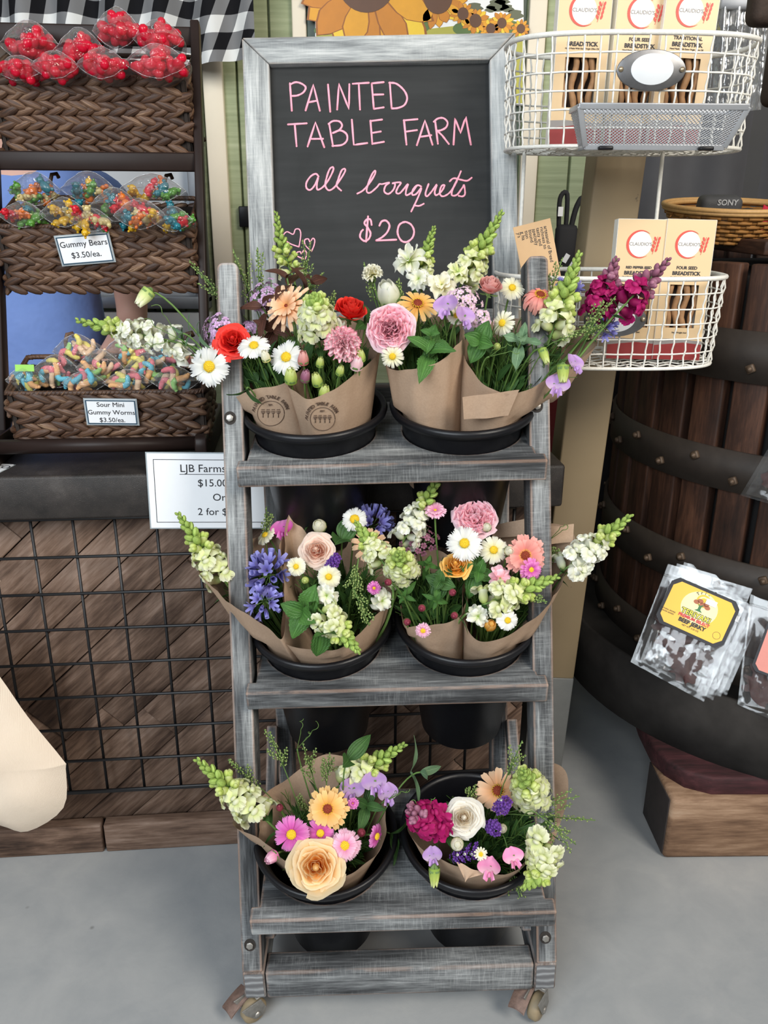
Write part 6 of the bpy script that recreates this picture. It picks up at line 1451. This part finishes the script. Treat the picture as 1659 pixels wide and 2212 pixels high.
for px, py, r_, fc, lb in ((620, 600, 62, (-.2, -.3, 1), 'bronze leaf sprig rising behind the peach zinnia'), (672, 612, 60, (.75, -.25, .7), 'bronze leaf sprig reaching right in front of the chalkboard'), (566, 664, 64, (-.45, -.4, .5), 'bronze leaf sprig curving left of the peach zinnia'), (592, 712, 56, (.1, -.8, .3), 'bronze leaf sprig low in front of the peach zinnia')):
    fl('A', 'sprig', lb, px, py, r_, .0, fc, -.01, mat=BRONZE, W=.011, pairs=2, curl=.6)
for px, py, fc, L, lb in ((412, 574, (-.75, 0, .7), .10, 'pennycress sprig reaching left over the left upright'), (503, 538, (-.35, 0, 1), .11, 'pennycress sprig standing above the left upright'), (556, 534, (0, 0, 1), .10, 'fine pennycress sprig in front of the left board frame'), (672, 520, (.2, 0, 1), .10, 'pennycress sprig over the chalk hearts'), (700, 588, (.6, 0, .7), .07, 'pennycress tuft right of the bronze leaves'), (724, 632, (.3, -.1, .9), .05, 'small pennycress tuft behind the right red rose'), (470, 640, (-.5, -.2, .7), .07, 'pennycress sprig in front of the left upright')):
    fl('A', 'penny', lb, px, py, 10, .04, fc, 0, L=L)
fl('A', 'sprig', 'long narrow green leaves hanging left over the worm basket', 395, 720, 60, -.05, (-.9, -.4, .1), -.05, mat=LEAFB, W=.005, pairs=3)
fl('A', 'sprig', 'dark green leaves right of the right red rose', 795, 690, 48, .01, (.5, -.5, .7), .05, pairs=2, W=.010)
fl('A', 'sprig', 'olive leaf drooping over the far left wrap', 533, 840, 46, -.09, (-.1, -.5, -.8), -.04, pairs=1, W=.008)
fl('A', 'tendril', 'curling pea tendril arching over the gummy worm bags', 330, 720, 90, -.05, (-.8, -.2, .2), -.05)
# ---- top shelf, right bucket
fl('B', 'rose', 'large full pink rose above the plain kraft cone', 842, 708, 54, -.10, (-.12, -1, .3), -.045, col='rosepink', n=54, openness=.95, quarter=True, ruf=.05)
fl('B', 'zinnia', 'apricot zinnia with a russet centre right of the large pink rose', 902, 658, 45, -.04, (.05, -.7, .75), -.03, col='apricot', layers=1, n=15, wid=.13)
fl('B', 'daisy', 'faded cream cosmos tucked under the large pink rose', 848, 770, 27, -.11, (-.1, -1, .1), -.045, col='cream', n=14, wid=.15)
fl('B', 'sprig', 'mint sprig with serrated leaves in the plain kraft cone', 930, 722, 64, -.10, (-.1, -.75, .7), -.045, mat=MINT, W=.0145, pairs=4, serr=8, curl=.5)
fl('B', 'sprig', 'pair of broad mint leaves at the rim of the plain kraft cone', 928, 758, 70, -.10, (.1, -.7, .75), -.045, mat=MINT, W=.0145, pairs=2, serr=8, curl=.5)
fl('B', 'carnation', 'cream double bloom in front of the chalkboard bottom, left of the tall snapdragons', 805, 594, 24, .05, (-.15, -.4, .9), -.05, col='cream', n=30)
fl('B', 'bud', 'closed white lisianthus below the cream double bloom', 838, 632, 25, .02, (-.2, -.6, .7), -.05, col='snow', point=1.1)
fl('B', 'blossom', 'large white blossom at the foot of the middle snapdragon', 884, 566, 36, .05, (-.3, -.7, .7), -.04)
fl('B', 'snap', 'short snapdragon at the right of the price, in front of the chalkboard', 905, 596, 24, .06, bx=-.03, tip=(938, 490, .06), openf=.22, closedf=.42, n=30)
fl('B', 'snap', 'tall snapdragon crossing the right edge of the chalkboard', 1000, 606, 32, .05, bx=0, tip=(1085, 457, .05), openf=.28, closedf=.45, n=34)
fl('B', 'blossom', 'pale yellow ruffled blossom left of the pink stock', 955, 620, 34, .0, (-.1, -.8, .7), -.01, col='cream')
fl('B', 'blossom', 'cream open blossom under the tall right snapdragon', 988, 592, 26, .03, (.2, -.7, .7), 0, col='pale')
fl('B', 'blossom', 'small white blossom below the short snapdragon', 905, 604, 26, .03, (-.2, -.8, .5), -.02)
fl('B', 'statice', 'pale pink stock cluster at the centre of the right bucket', 1005, 640, 36, -.03, (.1, -.8, .7), .0, col='stock', n=34, name='stock_flower')
fl('B', 'statice', 'faded pink stock florets below the dusty rosebud', 1045, 688, 24, -.04, (.3, -.9, .3), .01, col='stock', n=16, name='stock_flower')
fl('B', 'sweetpea', 'lilac sweet pea right of the apricot zinnia', 966, 665, 30, -.08, (-.5, -.9, .1), -.02)
fl('B', 'sweetpea', 'lilac sweet pea hanging below the pink stock', 1000, 688, 27, -.08, (.6, -.8, .0), -.02)
fl('B', 'daisy', 'small white cosmos with a yellow eye behind the lilac sweet peas', 985, 682, 20, -.06, (0, -1, .4), -.02, col='cream')
fl('B', 'rose', 'dusty pink rosebud with dark sepals right of the pink stock', 1058, 622, 30, .0, (.15, -.4, .95), .02, col='dusty', n=18, openness=.25, H=1.3)
fl('B', 'daisy', 'cream cosmos with a yellow centre beside the right upright', 1106, 622, 28, .03, (.1, -.9, .5), .03, col='cream', n=16, wid=.15)
fl('B', 'zinnia', 'coral pink zinnia with drooping petals at the right upright', 1166, 640, 44, .0, (.1, -.55, .75), .04, col='coral', n=15, layers=2, droop=.75, tilt=-.05, wid=.13)
fl('B', 'daisy', 'cream cosmos turned sideways below the dusty rosebud', 1086, 698, 30, -.03, (-.6, -.6, .2), .02, col='cream', n=15, wid=.15)
fl('B', 'snap', 'snapdragon with a tall green tip right of the coral zinnia', 1190, 726, 38, -.02, bx=.05, tip=(1252, 546, -.02), openf=.24, closedf=.46, n=34)
fl('B', 'snap', 'burgundy snapdragon stretching right over the lower wire basket', 1340, 668, 36, -.02, bx=.06, tip=(1446, 560, -.02), kind='burg', openf=.34, closedf=.5, n=22)
fl('B', 'snap', 'burgundy snapdragon half hidden behind the green tipped snapdragon', 1285, 690, 34, .02, bx=.06, tip=(1332, 558, .02), kind='burg', openf=.5, closedf=.6, n=26)
fl('B', 'agapanthus', 'blue violet agapanthus behind the right green tipped snapdragon', 1236, 612, 34, .06, (.3, -.3, .9), .05, n=10)
fl('B', 'agapanthus', 'pale violet agapanthus florets below the burgundy snapdragons', 1322, 706, 32, .0, (.8, -.7, .1), .06, n=7)
fl('B', 'penny', 'pennycress sprig over the burgundy blooms', 1330, 640, 10, -.05, (.5, -.2, .8), .06, L=.10, n=60, branches=5)
fl('B', 'penny', 'pennycress sprig reaching right below the burgundy blooms', 1300, 700, 10, -.06, (.9, -.2, .4), .06, L=.08)
fl('B', 'penny', 'pennycress sprig standing in front of the kraft card', 1216, 556, 10, .06, (.3, 0, 1), .05, L=.09)
fl('B', 'penny', 'pennycress sprig left of the cream double bloom', 786, 566, 10, .06, (-.3, 0, 1), -.05, L=.08)
fl('B', 'penny', 'pennycress tuft between the white blossoms', 862, 600, 10, .02, (-.1, -.2, 1), -.04, L=.06)
fl('B', 'sprig', 'broad green bean leaves right of the plain kraft cone', 1036, 738, 48, -.07, (-.2, -.9, .3), .0, mat=MINT, W=.015, pairs=2)
fl('B', 'sprig', 'pale green pea leaves hanging in front of the coral zinnia', 1128, 728, 56, -.07, (0, -.6, .6), .03, mat=LEAFB, W=.010, pairs=3, wavy=.4)
fl('B', 'bud', 'pale green drooping pea bud in the right bouquet of the top shelf', 1176, 768, 10, -.10, (.3, -.5, -.8), .03, col='lime', point=1.9)
fl('B', 'bud', 'two tone lime cosmos bud at the centre of the right bouquet', 1074, 748, 8, -.07, (0, -1, .4), .02, col='lime', point=1.0)
fl('B', 'sweetpea', 'pink and lilac sweet pea hanging right over the open wrap', 1204, 834, 27, -.10, (-.2, -1, .0), .05)
fl('B', 'sweetpea', 'lilac sweet pea at the far right end of the hanging stem', 1238, 788, 26, -.08, (.6, -.8, .2), .05)
fl('B', 'bud', 'green sweet pea bud between the two hanging sweet peas', 1216, 806, 13, -.10, (0, -.4, -1), .05, col='lime', point=1.6)
fl('B', 'tendril', 'green pea stem curling across the open wrap', 1090, 770, 60, -.09, (.8, -.5, .1), .03)
# ---- middle shelf, left bucket
fl('C', 'snap', 'snapdragon leaning left beside the farm price sign', 490, 1262, 34, -.02, bx=-.05, tip=(384, 1108, -.02), openf=.42, closedf=.58, n=32)
fl('C', 'snap', 'snapdragon rising behind the tall kraft sheet of the middle shelf', 668, 1118, 24, .07, bx=0, tip=(599, 1040, .07), openf=.05, closedf=.45, n=24)
fl('C', 'snap', 'yellow green snapdragon pointing forward right of the blush rose', 832, 1222, 30, -.06, bx=.05, tip=(768, 1128, -.02), openf=.35, closedf=.5, n=30)
fl('C', 'snap', 'snapdragon hanging down over the front of the left middle bucket', 694, 1322, 34, -.12, bx=.03, tip=(776, 1408, -.16), openf=.34, closedf=.5, n=30)
fl('C', 'agapanthus', 'large purple agapanthus in the left wrap of the middle shelf', 562, 1232, 52, -.04, (-.4, -.75, .6), -.04, n=18, spread=1.35)
fl('C', 'agapanthus', 'purple agapanthus low over the rim of the left wrap', 572, 1306, 38, -.09, (.2, -1, .2), -.03, n=10, spread=1.3)
fl('C', 'agapanthus', 'dark purple agapanthus in the shade under the top shelf', 716, 1092, 42, .09, (-.2, -.4, 1), .0, n=12)
fl('C', 'agapanthus', 'purple agapanthus behind the white cosmos of the middle shelf', 812, 1116, 44, .08, (.3, -.4, .9), .04, n=14)
fl('C', 'daisy', 'white cosmos seen edge on next to the tall kraft sheet', 574, 1156, 26, .05, (-.6, -.3, .7), -.03, col='cream', n=14)
fl('C', 'sweetpea', 'magenta sweet pea left of the tall kraft sheet', 612, 1146, 26, .05, (-.2, -.9, .4), -.01, col='magenta')
fl('C', 'rose', 'blush pink rose in the middle shelf left bucket', 684, 1188, 42, -.03, (-.05, -.8, .55), .02, col='blush', n=30, openness=.8)
fl('C', 'daisy', 'white cosmos with a big yellow centre below the top shelf', 766, 1122, 29, .03, (.0, -.85, .5), .03, col='white', n=18, wid=.14, cr=.36)
fl('C', 'daisy', 'cream cosmos left below the blush rose', 640, 1224, 22, -.06, (-.2, -.9, .4), .01, col='cream', n=13)
fl('C', 'daisy', 'cream cosmos with a yellow eye directly below the blush rose', 710, 1246, 27, -.07, (.05, -.9, .4), .02, col='cream', n=12)
fl('C', 'bud', 'half open cream cosmos bud above the blush rose', 689, 1135, 15, .03, (-.1, -.7, .6), .02, col='cream', point=.9)
fl('C', 'bud', 'round lime bud left of the cream cosmos pair', 659, 1254, 8, -.07, (0, -1, .3), .02, col='lime', point=1)
fl('C', 'zinnia', 'peach zinnia behind the yellow green snapdragon', 800, 1178, 42, .02, (0, -.75, .6), .04, col='peach', layers=1, n=14)
fl('C', 'snap', 'lime snapdragon top seen end on between the two middle buckets', 868, 1236, 34, -.05, bx=.06, tip=(862, 1196, -.12), openf=.4, closedf=.62, n=30)
fl('C', 'mum', 'small magenta aster at the right of the left middle bucket', 808, 1270, 16, -.09, (.1, -1, .3), .04, col='magenta', n=20, wid=.12)
fl('C', 'lavender', 'dark purple lavender sprig right of the blush rose', 722, 1212, 24, -.06, (.3, -.6, .7), .02)
fl('C', 'blossom', 'white snapdragon bloom standing alone below the cream cosmos', 706, 1286, 26, -.10, (0, -.9, .3), .02)
fl('C', 'blossom', 'white lisianthus petals at the right rim of the left middle bucket', 824, 1296, 26, -.07, (.4, -.8, .0), .05)
fl('C', 'sprig', 'bright mint leaves hanging over the left middle bucket', 654, 1322, 64, -.12, (-.3, -.8, .3), .02, mat=MINT, W=.019, pairs=2, serr=8)
fl('C', 'sprig', 'large mint leaf pointing down at the front of the left middle bucket', 694, 1362, 62, -.14, (.3, -.8, -.6), .02, mat=MINT, W=.019, pairs=1, serr=8)
fl('C', 'sprig', 'broad dark leaf behind the blush rose', 740, 1165, 56, .03, (.2, -.4, .9), .03, W=.018, pairs=1)
fl('C', 'penny', 'pennycress sprig right of the farm price sign', 576, 1094, 10, .05, (.05, 0, 1), -.02, L=.07)
fl('C', 'penny', 'pennycress sprig in front of the left upright at the middle shelf', 510, 1150, 10, .04, (-.5, 0, .8), -.04, L=.08)
fl('C', 'penny', 'dense pennycress cascade beside the magenta aster', 765, 1290, 10, -.09, (-.1, -.3, -.9), .03, L=.06, n=70, branches=5)
fl('C', 'penny', 'pennycress sprig hanging over the right rim of the left middle bucket', 798, 1352, 10, -.12, (.4, -.4, -.8), .04, L=.06)
# ---- middle shelf, right bucket
fl('D', 'snap', 'tall snapdragon below the front edge of the top shelf', 866, 1178, 30, .03, bx=-.06, tip=(957, 1018, .03), openf=.42, closedf=.56, n=32, kind='snow')
fl('D', 'mum', 'pink aster on a curved stem beside the tall snapdragon', 940, 1104, 25, .02, (0, -.45, .9), -.02, col='pink', n=22, cr=.18)
fl('D', 'rose', 'full pink rose under the top shelf at the right', 1026, 1112, 51, .02, (.0, -.6, .8), .01, col='rosepink', n=50, openness=.95, quarter=True, ruf=.05)
fl('D', 'daisy', 'large white cosmos below the full pink rose of the middle shelf', 1003, 1174, 41, -.04, (-.05, -.85, .5), -.01, n=13, notch=.22)
fl('D', 'daisy', 'cream cosmos right beside the large white cosmos', 1066, 1188, 33, -.03, (.05, -.9, .45), .02, col='cream', n=12, wid=.19)
fl('D', 'zinnia', 'salmon peach zinnia at the right of the middle shelf', 1134, 1200, 47, -.04, (-.05, -.95, .4), .04, col='coral', n=16, layers=2, wid=.15, droop=.1, tilt=.08)
fl('D', 'mum', 'magenta cosmos below the salmon zinnia', 1146, 1230, 26, -.06, (.2, -.9, .3), .05, col='magenta', n=12, wid=.18)
fl('D', 'rose', 'orange rose below the large white cosmos', 984, 1222, 36, -.04, (-.1, -.6, .75), -.01, col='orange', n=18, openness=.5)
fl('D', 'bud', 'small yellow bud right of the pink rose of the middle shelf', 1052, 1138, 10, .0, (0, -.8, .6), .02, col='cream', point=.9)
fl('D', 'bud', 'yellow green bud left of the salmon zinnia', 1101, 1190, 11, -.04, (0, -.9, .4), .03, col='cream', point=.95)
fl('D', 'snap', 'snapdragon reaching far right in front of the wine press', 1218, 1232, 34, .0, bx=.08, tip=(1364, 1112, .0), openf=.45, closedf=.6, n=30, kind='snow')
fl('D', 'snap', 'snapdragon lying across the front right wrap of the middle shelf', 1046, 1306, 36, -.10, bx=.04, tip=(1204, 1246, -.08), openf=.35, closedf=.52, n=32)
fl('D', 'blossom', 'white bloom in the front right wrap of the middle shelf', 1034, 1330, 24, -.11, (-.3, -.9, .3), .03)
fl('D', 'blossom', 'white bloom under the far right snapdragon', 1250, 1228, 30, -.01, (.5, -.8, .2), .08)
fl('D', 'daisy', 'small white cosmos low in the front right wrap', 1096, 1340, 26, -.12, (.2, -.9, .4), .04, n=9)
fl('D', 'bud', 'single orange petal bud in the front right wrap', 1060, 1350, 13, -.115, (0, -.8, .6), .04, col='orange', point=1.6)
fl('D', 'mum', 'magenta ringed aster hanging in front of the right middle bucket', 914, 1361, 18, -.14, (-.1, -1, .15), -.05, col='pink', n=22, wid=.11, cr=.4)
for px, py, lb in ((880, 1344, 'tiny reddish aster bud left of the hanging magenta aster'), (911, 1314, 'tiny reddish aster bud above the hanging magenta aster'), (981, 1330, 'tiny reddish aster bud at the right of the low kraft wrap'), (838, 1258, 'dark red aster bud beside the small magenta aster'), (978, 1280, 'tiny red bud under the orange rose')):
    fl('D', 'bud', lb, px, py, 8, -.12, (rnd(-.3, .3), -1, .3), -.04, col='redbud', point=1.05)
fl('D', 'sprig', 'mint leaves right of the orange rose', 1034, 1236, 54, -.05, (.1, -.8, .5), .01, mat=MINT, W=.015, pairs=3, serr=7)
fl('D', 'sprig', 'round green leaves left of the orange rose', 950, 1256, 44, -.07, (-.2, -.8, .5), -.04, mat=LEAFD, W=.014, pairs=3)
fl('D', 'sprig', 'star shaped light green bracts at the left of the right middle bucket', 868, 1290, 34, -.09, (-.4, -.9, .2), -.06, mat=MINT, W=.005, pairs=4)
fl('D', 'sprig', 'spiky green bracts below the tall snapdragon', 925, 1216, 34, -.04, (0, -.8, .6), -.03, mat=MINT, W=.005, pairs=4)
fl('D', 'sprig', 'spiky green leaves above the low kraft wrap', 945, 1300, 40, -.10, (.1, -.9, .2), -.04, mat=MINT, W=.005, pairs=4)
fl('D', 'statice', 'dusky mauve statice left of the white cosmos', 908, 1158, 40, .03, (0, -.6, .8), -.03, col='mauve', n=28)
fl('D', 'blossom', 'pink petalled bloom half hidden behind the lying snapdragon', 1078, 1250, 26, -.05, (.3, -.8, .5), .03, col='rosepink')
fl('D', 'penny', 'pennycress tuft right of the salmon zinnia', 1196, 1180, 10, .02, (.2, -.2, 1), .06, L=.05)
fl('D', 'penny', 'pennycress tuft over the right rim of the front right wrap', 1182, 1300, 10, -.10, (.6, -.5, .1), .06, L=.05)
fl('D', 'tendril', 'curly pea tendrils in front of the tall kraft back sheet', 1200, 1140, 60, .03, (.2, -.3, .8), .06)
# ---- lowest shelf, left bucket
fl('E', 'snap', 'snapdragon leaning left in front of the grid at the lowest shelf', 566, 1764, 36, -.03, bx=-.05, tip=(424, 1640, -.03), openf=.42, closedf=.56, n=32)
fl('E', 'snap', 'snapdragon leaning right above the lilac sweet peas of the lowest shelf', 738, 1694, 34, .03, bx=.02, tip=(876, 1607, .03), openf=.34, closedf=.52, n=32)
fl('E', 'zinnia', 'apricot zinnia with a red centre in the middle of the lowest left bouquet', 708, 1747, 47, -.05, (.0, -.8, .65), 0, col='apricot', layers=2, n=16, wid=.15)
fl('E', 'daisy', 'bright magenta cosmos left of the big peach rose', 630, 1802, 40, -.08, (-.1, -.85, .5), -.02, col='magenta', n=12, wid=.21)
fl('E', 'daisy', 'magenta cosmos tucked under the apricot zinnia', 692, 1799, 32, -.07, (.05, -.9, .4), 0, col='magenta', n=12, wid=.2)
fl('E', 'daisy', 'double pink cosmos right of the big peach rose', 745, 1826, 36, -.09, (.05, -.8, .6), .02, col='pink', n=18, layers=2, wid=.14, cr=.32)
fl('E', 'daisy', 'pink cosmos seen from the side at the right rim of the left low bucket', 812, 1806, 28, -.06, (.85, -.5, .1), .05, col='magenta', n=10)
fl('E', 'rose', 'big peach rose at the front of the lowest shelf', 683, 1872, 66, -.12, (.05, -.78, .6), 0, col='peachrose', n=26, openness=1.0)
fl('E', 'bud', 'small pink aster bud left of the big peach rose', 586, 1853, 13, -.10, (-.5, -.8, .1), -.04, col='pink', point=1.1)
fl('E', 'mum', 'closed purple aster right of the apricot zinnia', 762, 1735, 16, -.03, (.1, -.8, .6), .03, col='magenta', n=22, tilt=.9, wid=.1)
fl('E', 'bud', 'small dark red bud right of the double pink cosmos', 781, 1799, 9, -.06, (.2, -.8, .5), .04, col='redbud', point=1.0)
fl('E', 'bud', 'small pink bud above the bright magenta cosmos', 604, 1744, 8, -.03, (0, -.6, .9), -.02, col='redbud', point=1.3)
fl('E', 'sweetpea', 'lilac sweet pea directly right of the apricot zinnia', 762, 1708, 28, .0, (-.3, -.9, .3), .03)
fl('E', 'sweetpea', 'lilac sweet pea pair, upper flower in the lowest left bouquet', 808, 1694, 28, .0, (.2, -.9, .4), .04)
fl('E', 'sweetpea', 'lilac sweet pea pair, lower flower beside the curling tendrils', 834, 1716, 26, -.01, (.5, -.9, .1), .04)
for px, py, r_, fc, W_, lb in ((752, 1640, 70, (.6, -.3, .9), .013, 'broad dark leaf pair under the middle shelf bucket'), (793, 1740, 56, (.1, -.5, .5), .010, 'long green leaf right of the closed purple aster'), (842, 1800, 62, (.8, -.5, -.1), .016, 'large round green leaf between the two lowest buckets'), (908, 1668, 76, (1, -.3, .2), .009, 'blue green pea leaves reaching across to the right low bucket')):
    fl('E', 'sprig', lb, px, py, r_, -.01, fc, .03, mat=LEAFB if 'blue' in lb else LEAFD, W=W_, pairs=1 if W_ > .012 else 2)
for px, py, fc, L, lb in ((654, 1606, (-.2, -.1, 1), .10, 'dense pennycress spike above the apricot zinnia'), (582, 1580, (-.3, 0, 1), .09, 'pennycress sprig in front of the left rear leg'), (494, 1640, (-.7, 0, .8), .09, 'pennycress sprig at the left of the lowest shelf'), (640, 1724, (-.3, -.4, .8), .06, 'pennycress spike left of the apricot zinnia'), (712, 1626, (.1, 0, 1), .07, 'thin pennycress sprig under the left middle bucket')):
    fl('E', 'penny', lb, px, py, 10, .01, fc, 0, L=L, n=56)
fl('E', 'tendril', 'curling pea tendrils below the middle shelf at the left', 640, 1580, 80, .06, (.0, -.1, 1), 0)
fl('E', 'tendril', 'curling tendrils between the two lowest bouquets', 866, 1730, 60, -.03, (.7, -.4, .3), .04)
# ---- lowest shelf, right bucket
fl('F', 'snap', 'burgundy snapdragon at the left of the right low bucket', 948, 1784, 36, -.06, bx=-.05, tip=(884, 1750, -.10), kind='burg', openf=.62, closedf=.72, n=20)
fl('F', 'blossom', 'velvety burgundy bloom beside the ivory rose', 940, 1772, 40, -.07, (-.2, -.9, .4), -.05, col='burg')
fl('F', 'rose', 'ivory white rose of the lowest shelf', 1002, 1766, 46, -.07, (-.05, -.75, .65), -.03, col='ivory', n=26, openness=.8)
fl('F', 'zinnia', 'pale peach zinnia behind the ivory rose', 1074, 1708, 48, -.01, (.05, -.75, .65), .0, col='peach', layers=1, n=14, wid=.16)
fl('F', 'lavender', 'dark purple lavender over the pale peach zinnia', 1088, 1738, 34, -.06, (.1, -.6, .8), .0)
fl('F', 'lavender', 'purple lavender right of the ivory rose', 1068, 1790, 32, -.08, (.0, -.8, .5), .0)
fl('F', 'lavender', 'dark purple lavender lying at the front rim of the right low bucket', 1004, 1846, 34, -.10, (-.8, -.5, .1), -.02)
fl('F', 'snap', 'snapdragon seen from its tip at the right of the lowest shelf', 1150, 1722, 38, .0, bx=.04, tip=(1130, 1664, -.08), openf=.42, closedf=.6, n=34)
fl('F', 'bud', 'small yellow cream bud below the ivory rose', 988, 1824, 14, -.10, (0, -.8, .6), -.02, col='cream', point=.9)
fl('F', 'mum', 'small yellow aster with short cream petals at the front rim', 1038, 1844, 17, -.11, (0, -.85, .5), .0, col='cream', n=14, cr=.55, tilt=.7)
fl('F', 'bud', 'small cream bud behind the purple lavender', 1086, 1790, 10, -.05, (0, -.8, .6), .01, col='cream', point=.9)
fl('F', 'sweetpea', 'bright pink sweet pea bud at the right front rim', 1108, 1854, 24, -.11, (.2, -.9, .4), .03, col='sweetpink')
fl('F', 'sweetpea', 'bright pink sweet pea hanging over the front rim', 1058, 1876, 26, -.12, (-.3, -.9, .1), .02, col='sweetpink')
fl('F', 'sweetpea', 'lilac sweet pea hanging between the two lowest buckets', 936, 1850, 22, -.10, (-.2, -1, .2), -.05)
fl('F', 'bud', 'green sweet pea bud hanging lowest between the two low buckets', 938, 1892, 12, -.12, (0, -.4, -1), -.05, col='lime', point=1.9)
fl('F', 'snap', 'snapdragon drooping over the right corner of the lowest shelf', 1176, 1806, 38, -.09, bx=.06, tip=(1130, 1916, -.13), openf=.45, closedf=.62, n=34, bend=-.18)
for px, py, fc, L, lb in ((1286, 1772, (1, -.1, .0), .14, 'long pennycress spray reaching right over the floor'), (1252, 1720, (.9, -.1, .35), .12, 'upper pennycress spray at the right of the lowest shelf'), (1244, 1824, (.8, -.2, -.6), .08, 'short pennycress spray curving down at the right'), (1134, 1984, (.25, -.4, -.9), .12, 'pennycress spray hanging over the front edge of the lowest shelf'), (1128, 1600, (.3, 0, 1), .09, 'pennycress spray in front of the right upright'), (1012, 1700, (-.3, -.1, 1), .05, 'pennycress tuft behind the ivory rose'), (1092, 1756, (.1, -.6, .5), .04, 'pennycress tuft over the purple lavender')):
    fl('F', 'penny', lb, px, py, 10, -.02 if py < 1800 else -.10, fc, .05, L=L, n=44)
fl('F', 'tendril', 'thin curling tendril over the burgundy snapdragon', 910, 1740, 60, -.08, (-.2, -.4, .8), -.05)
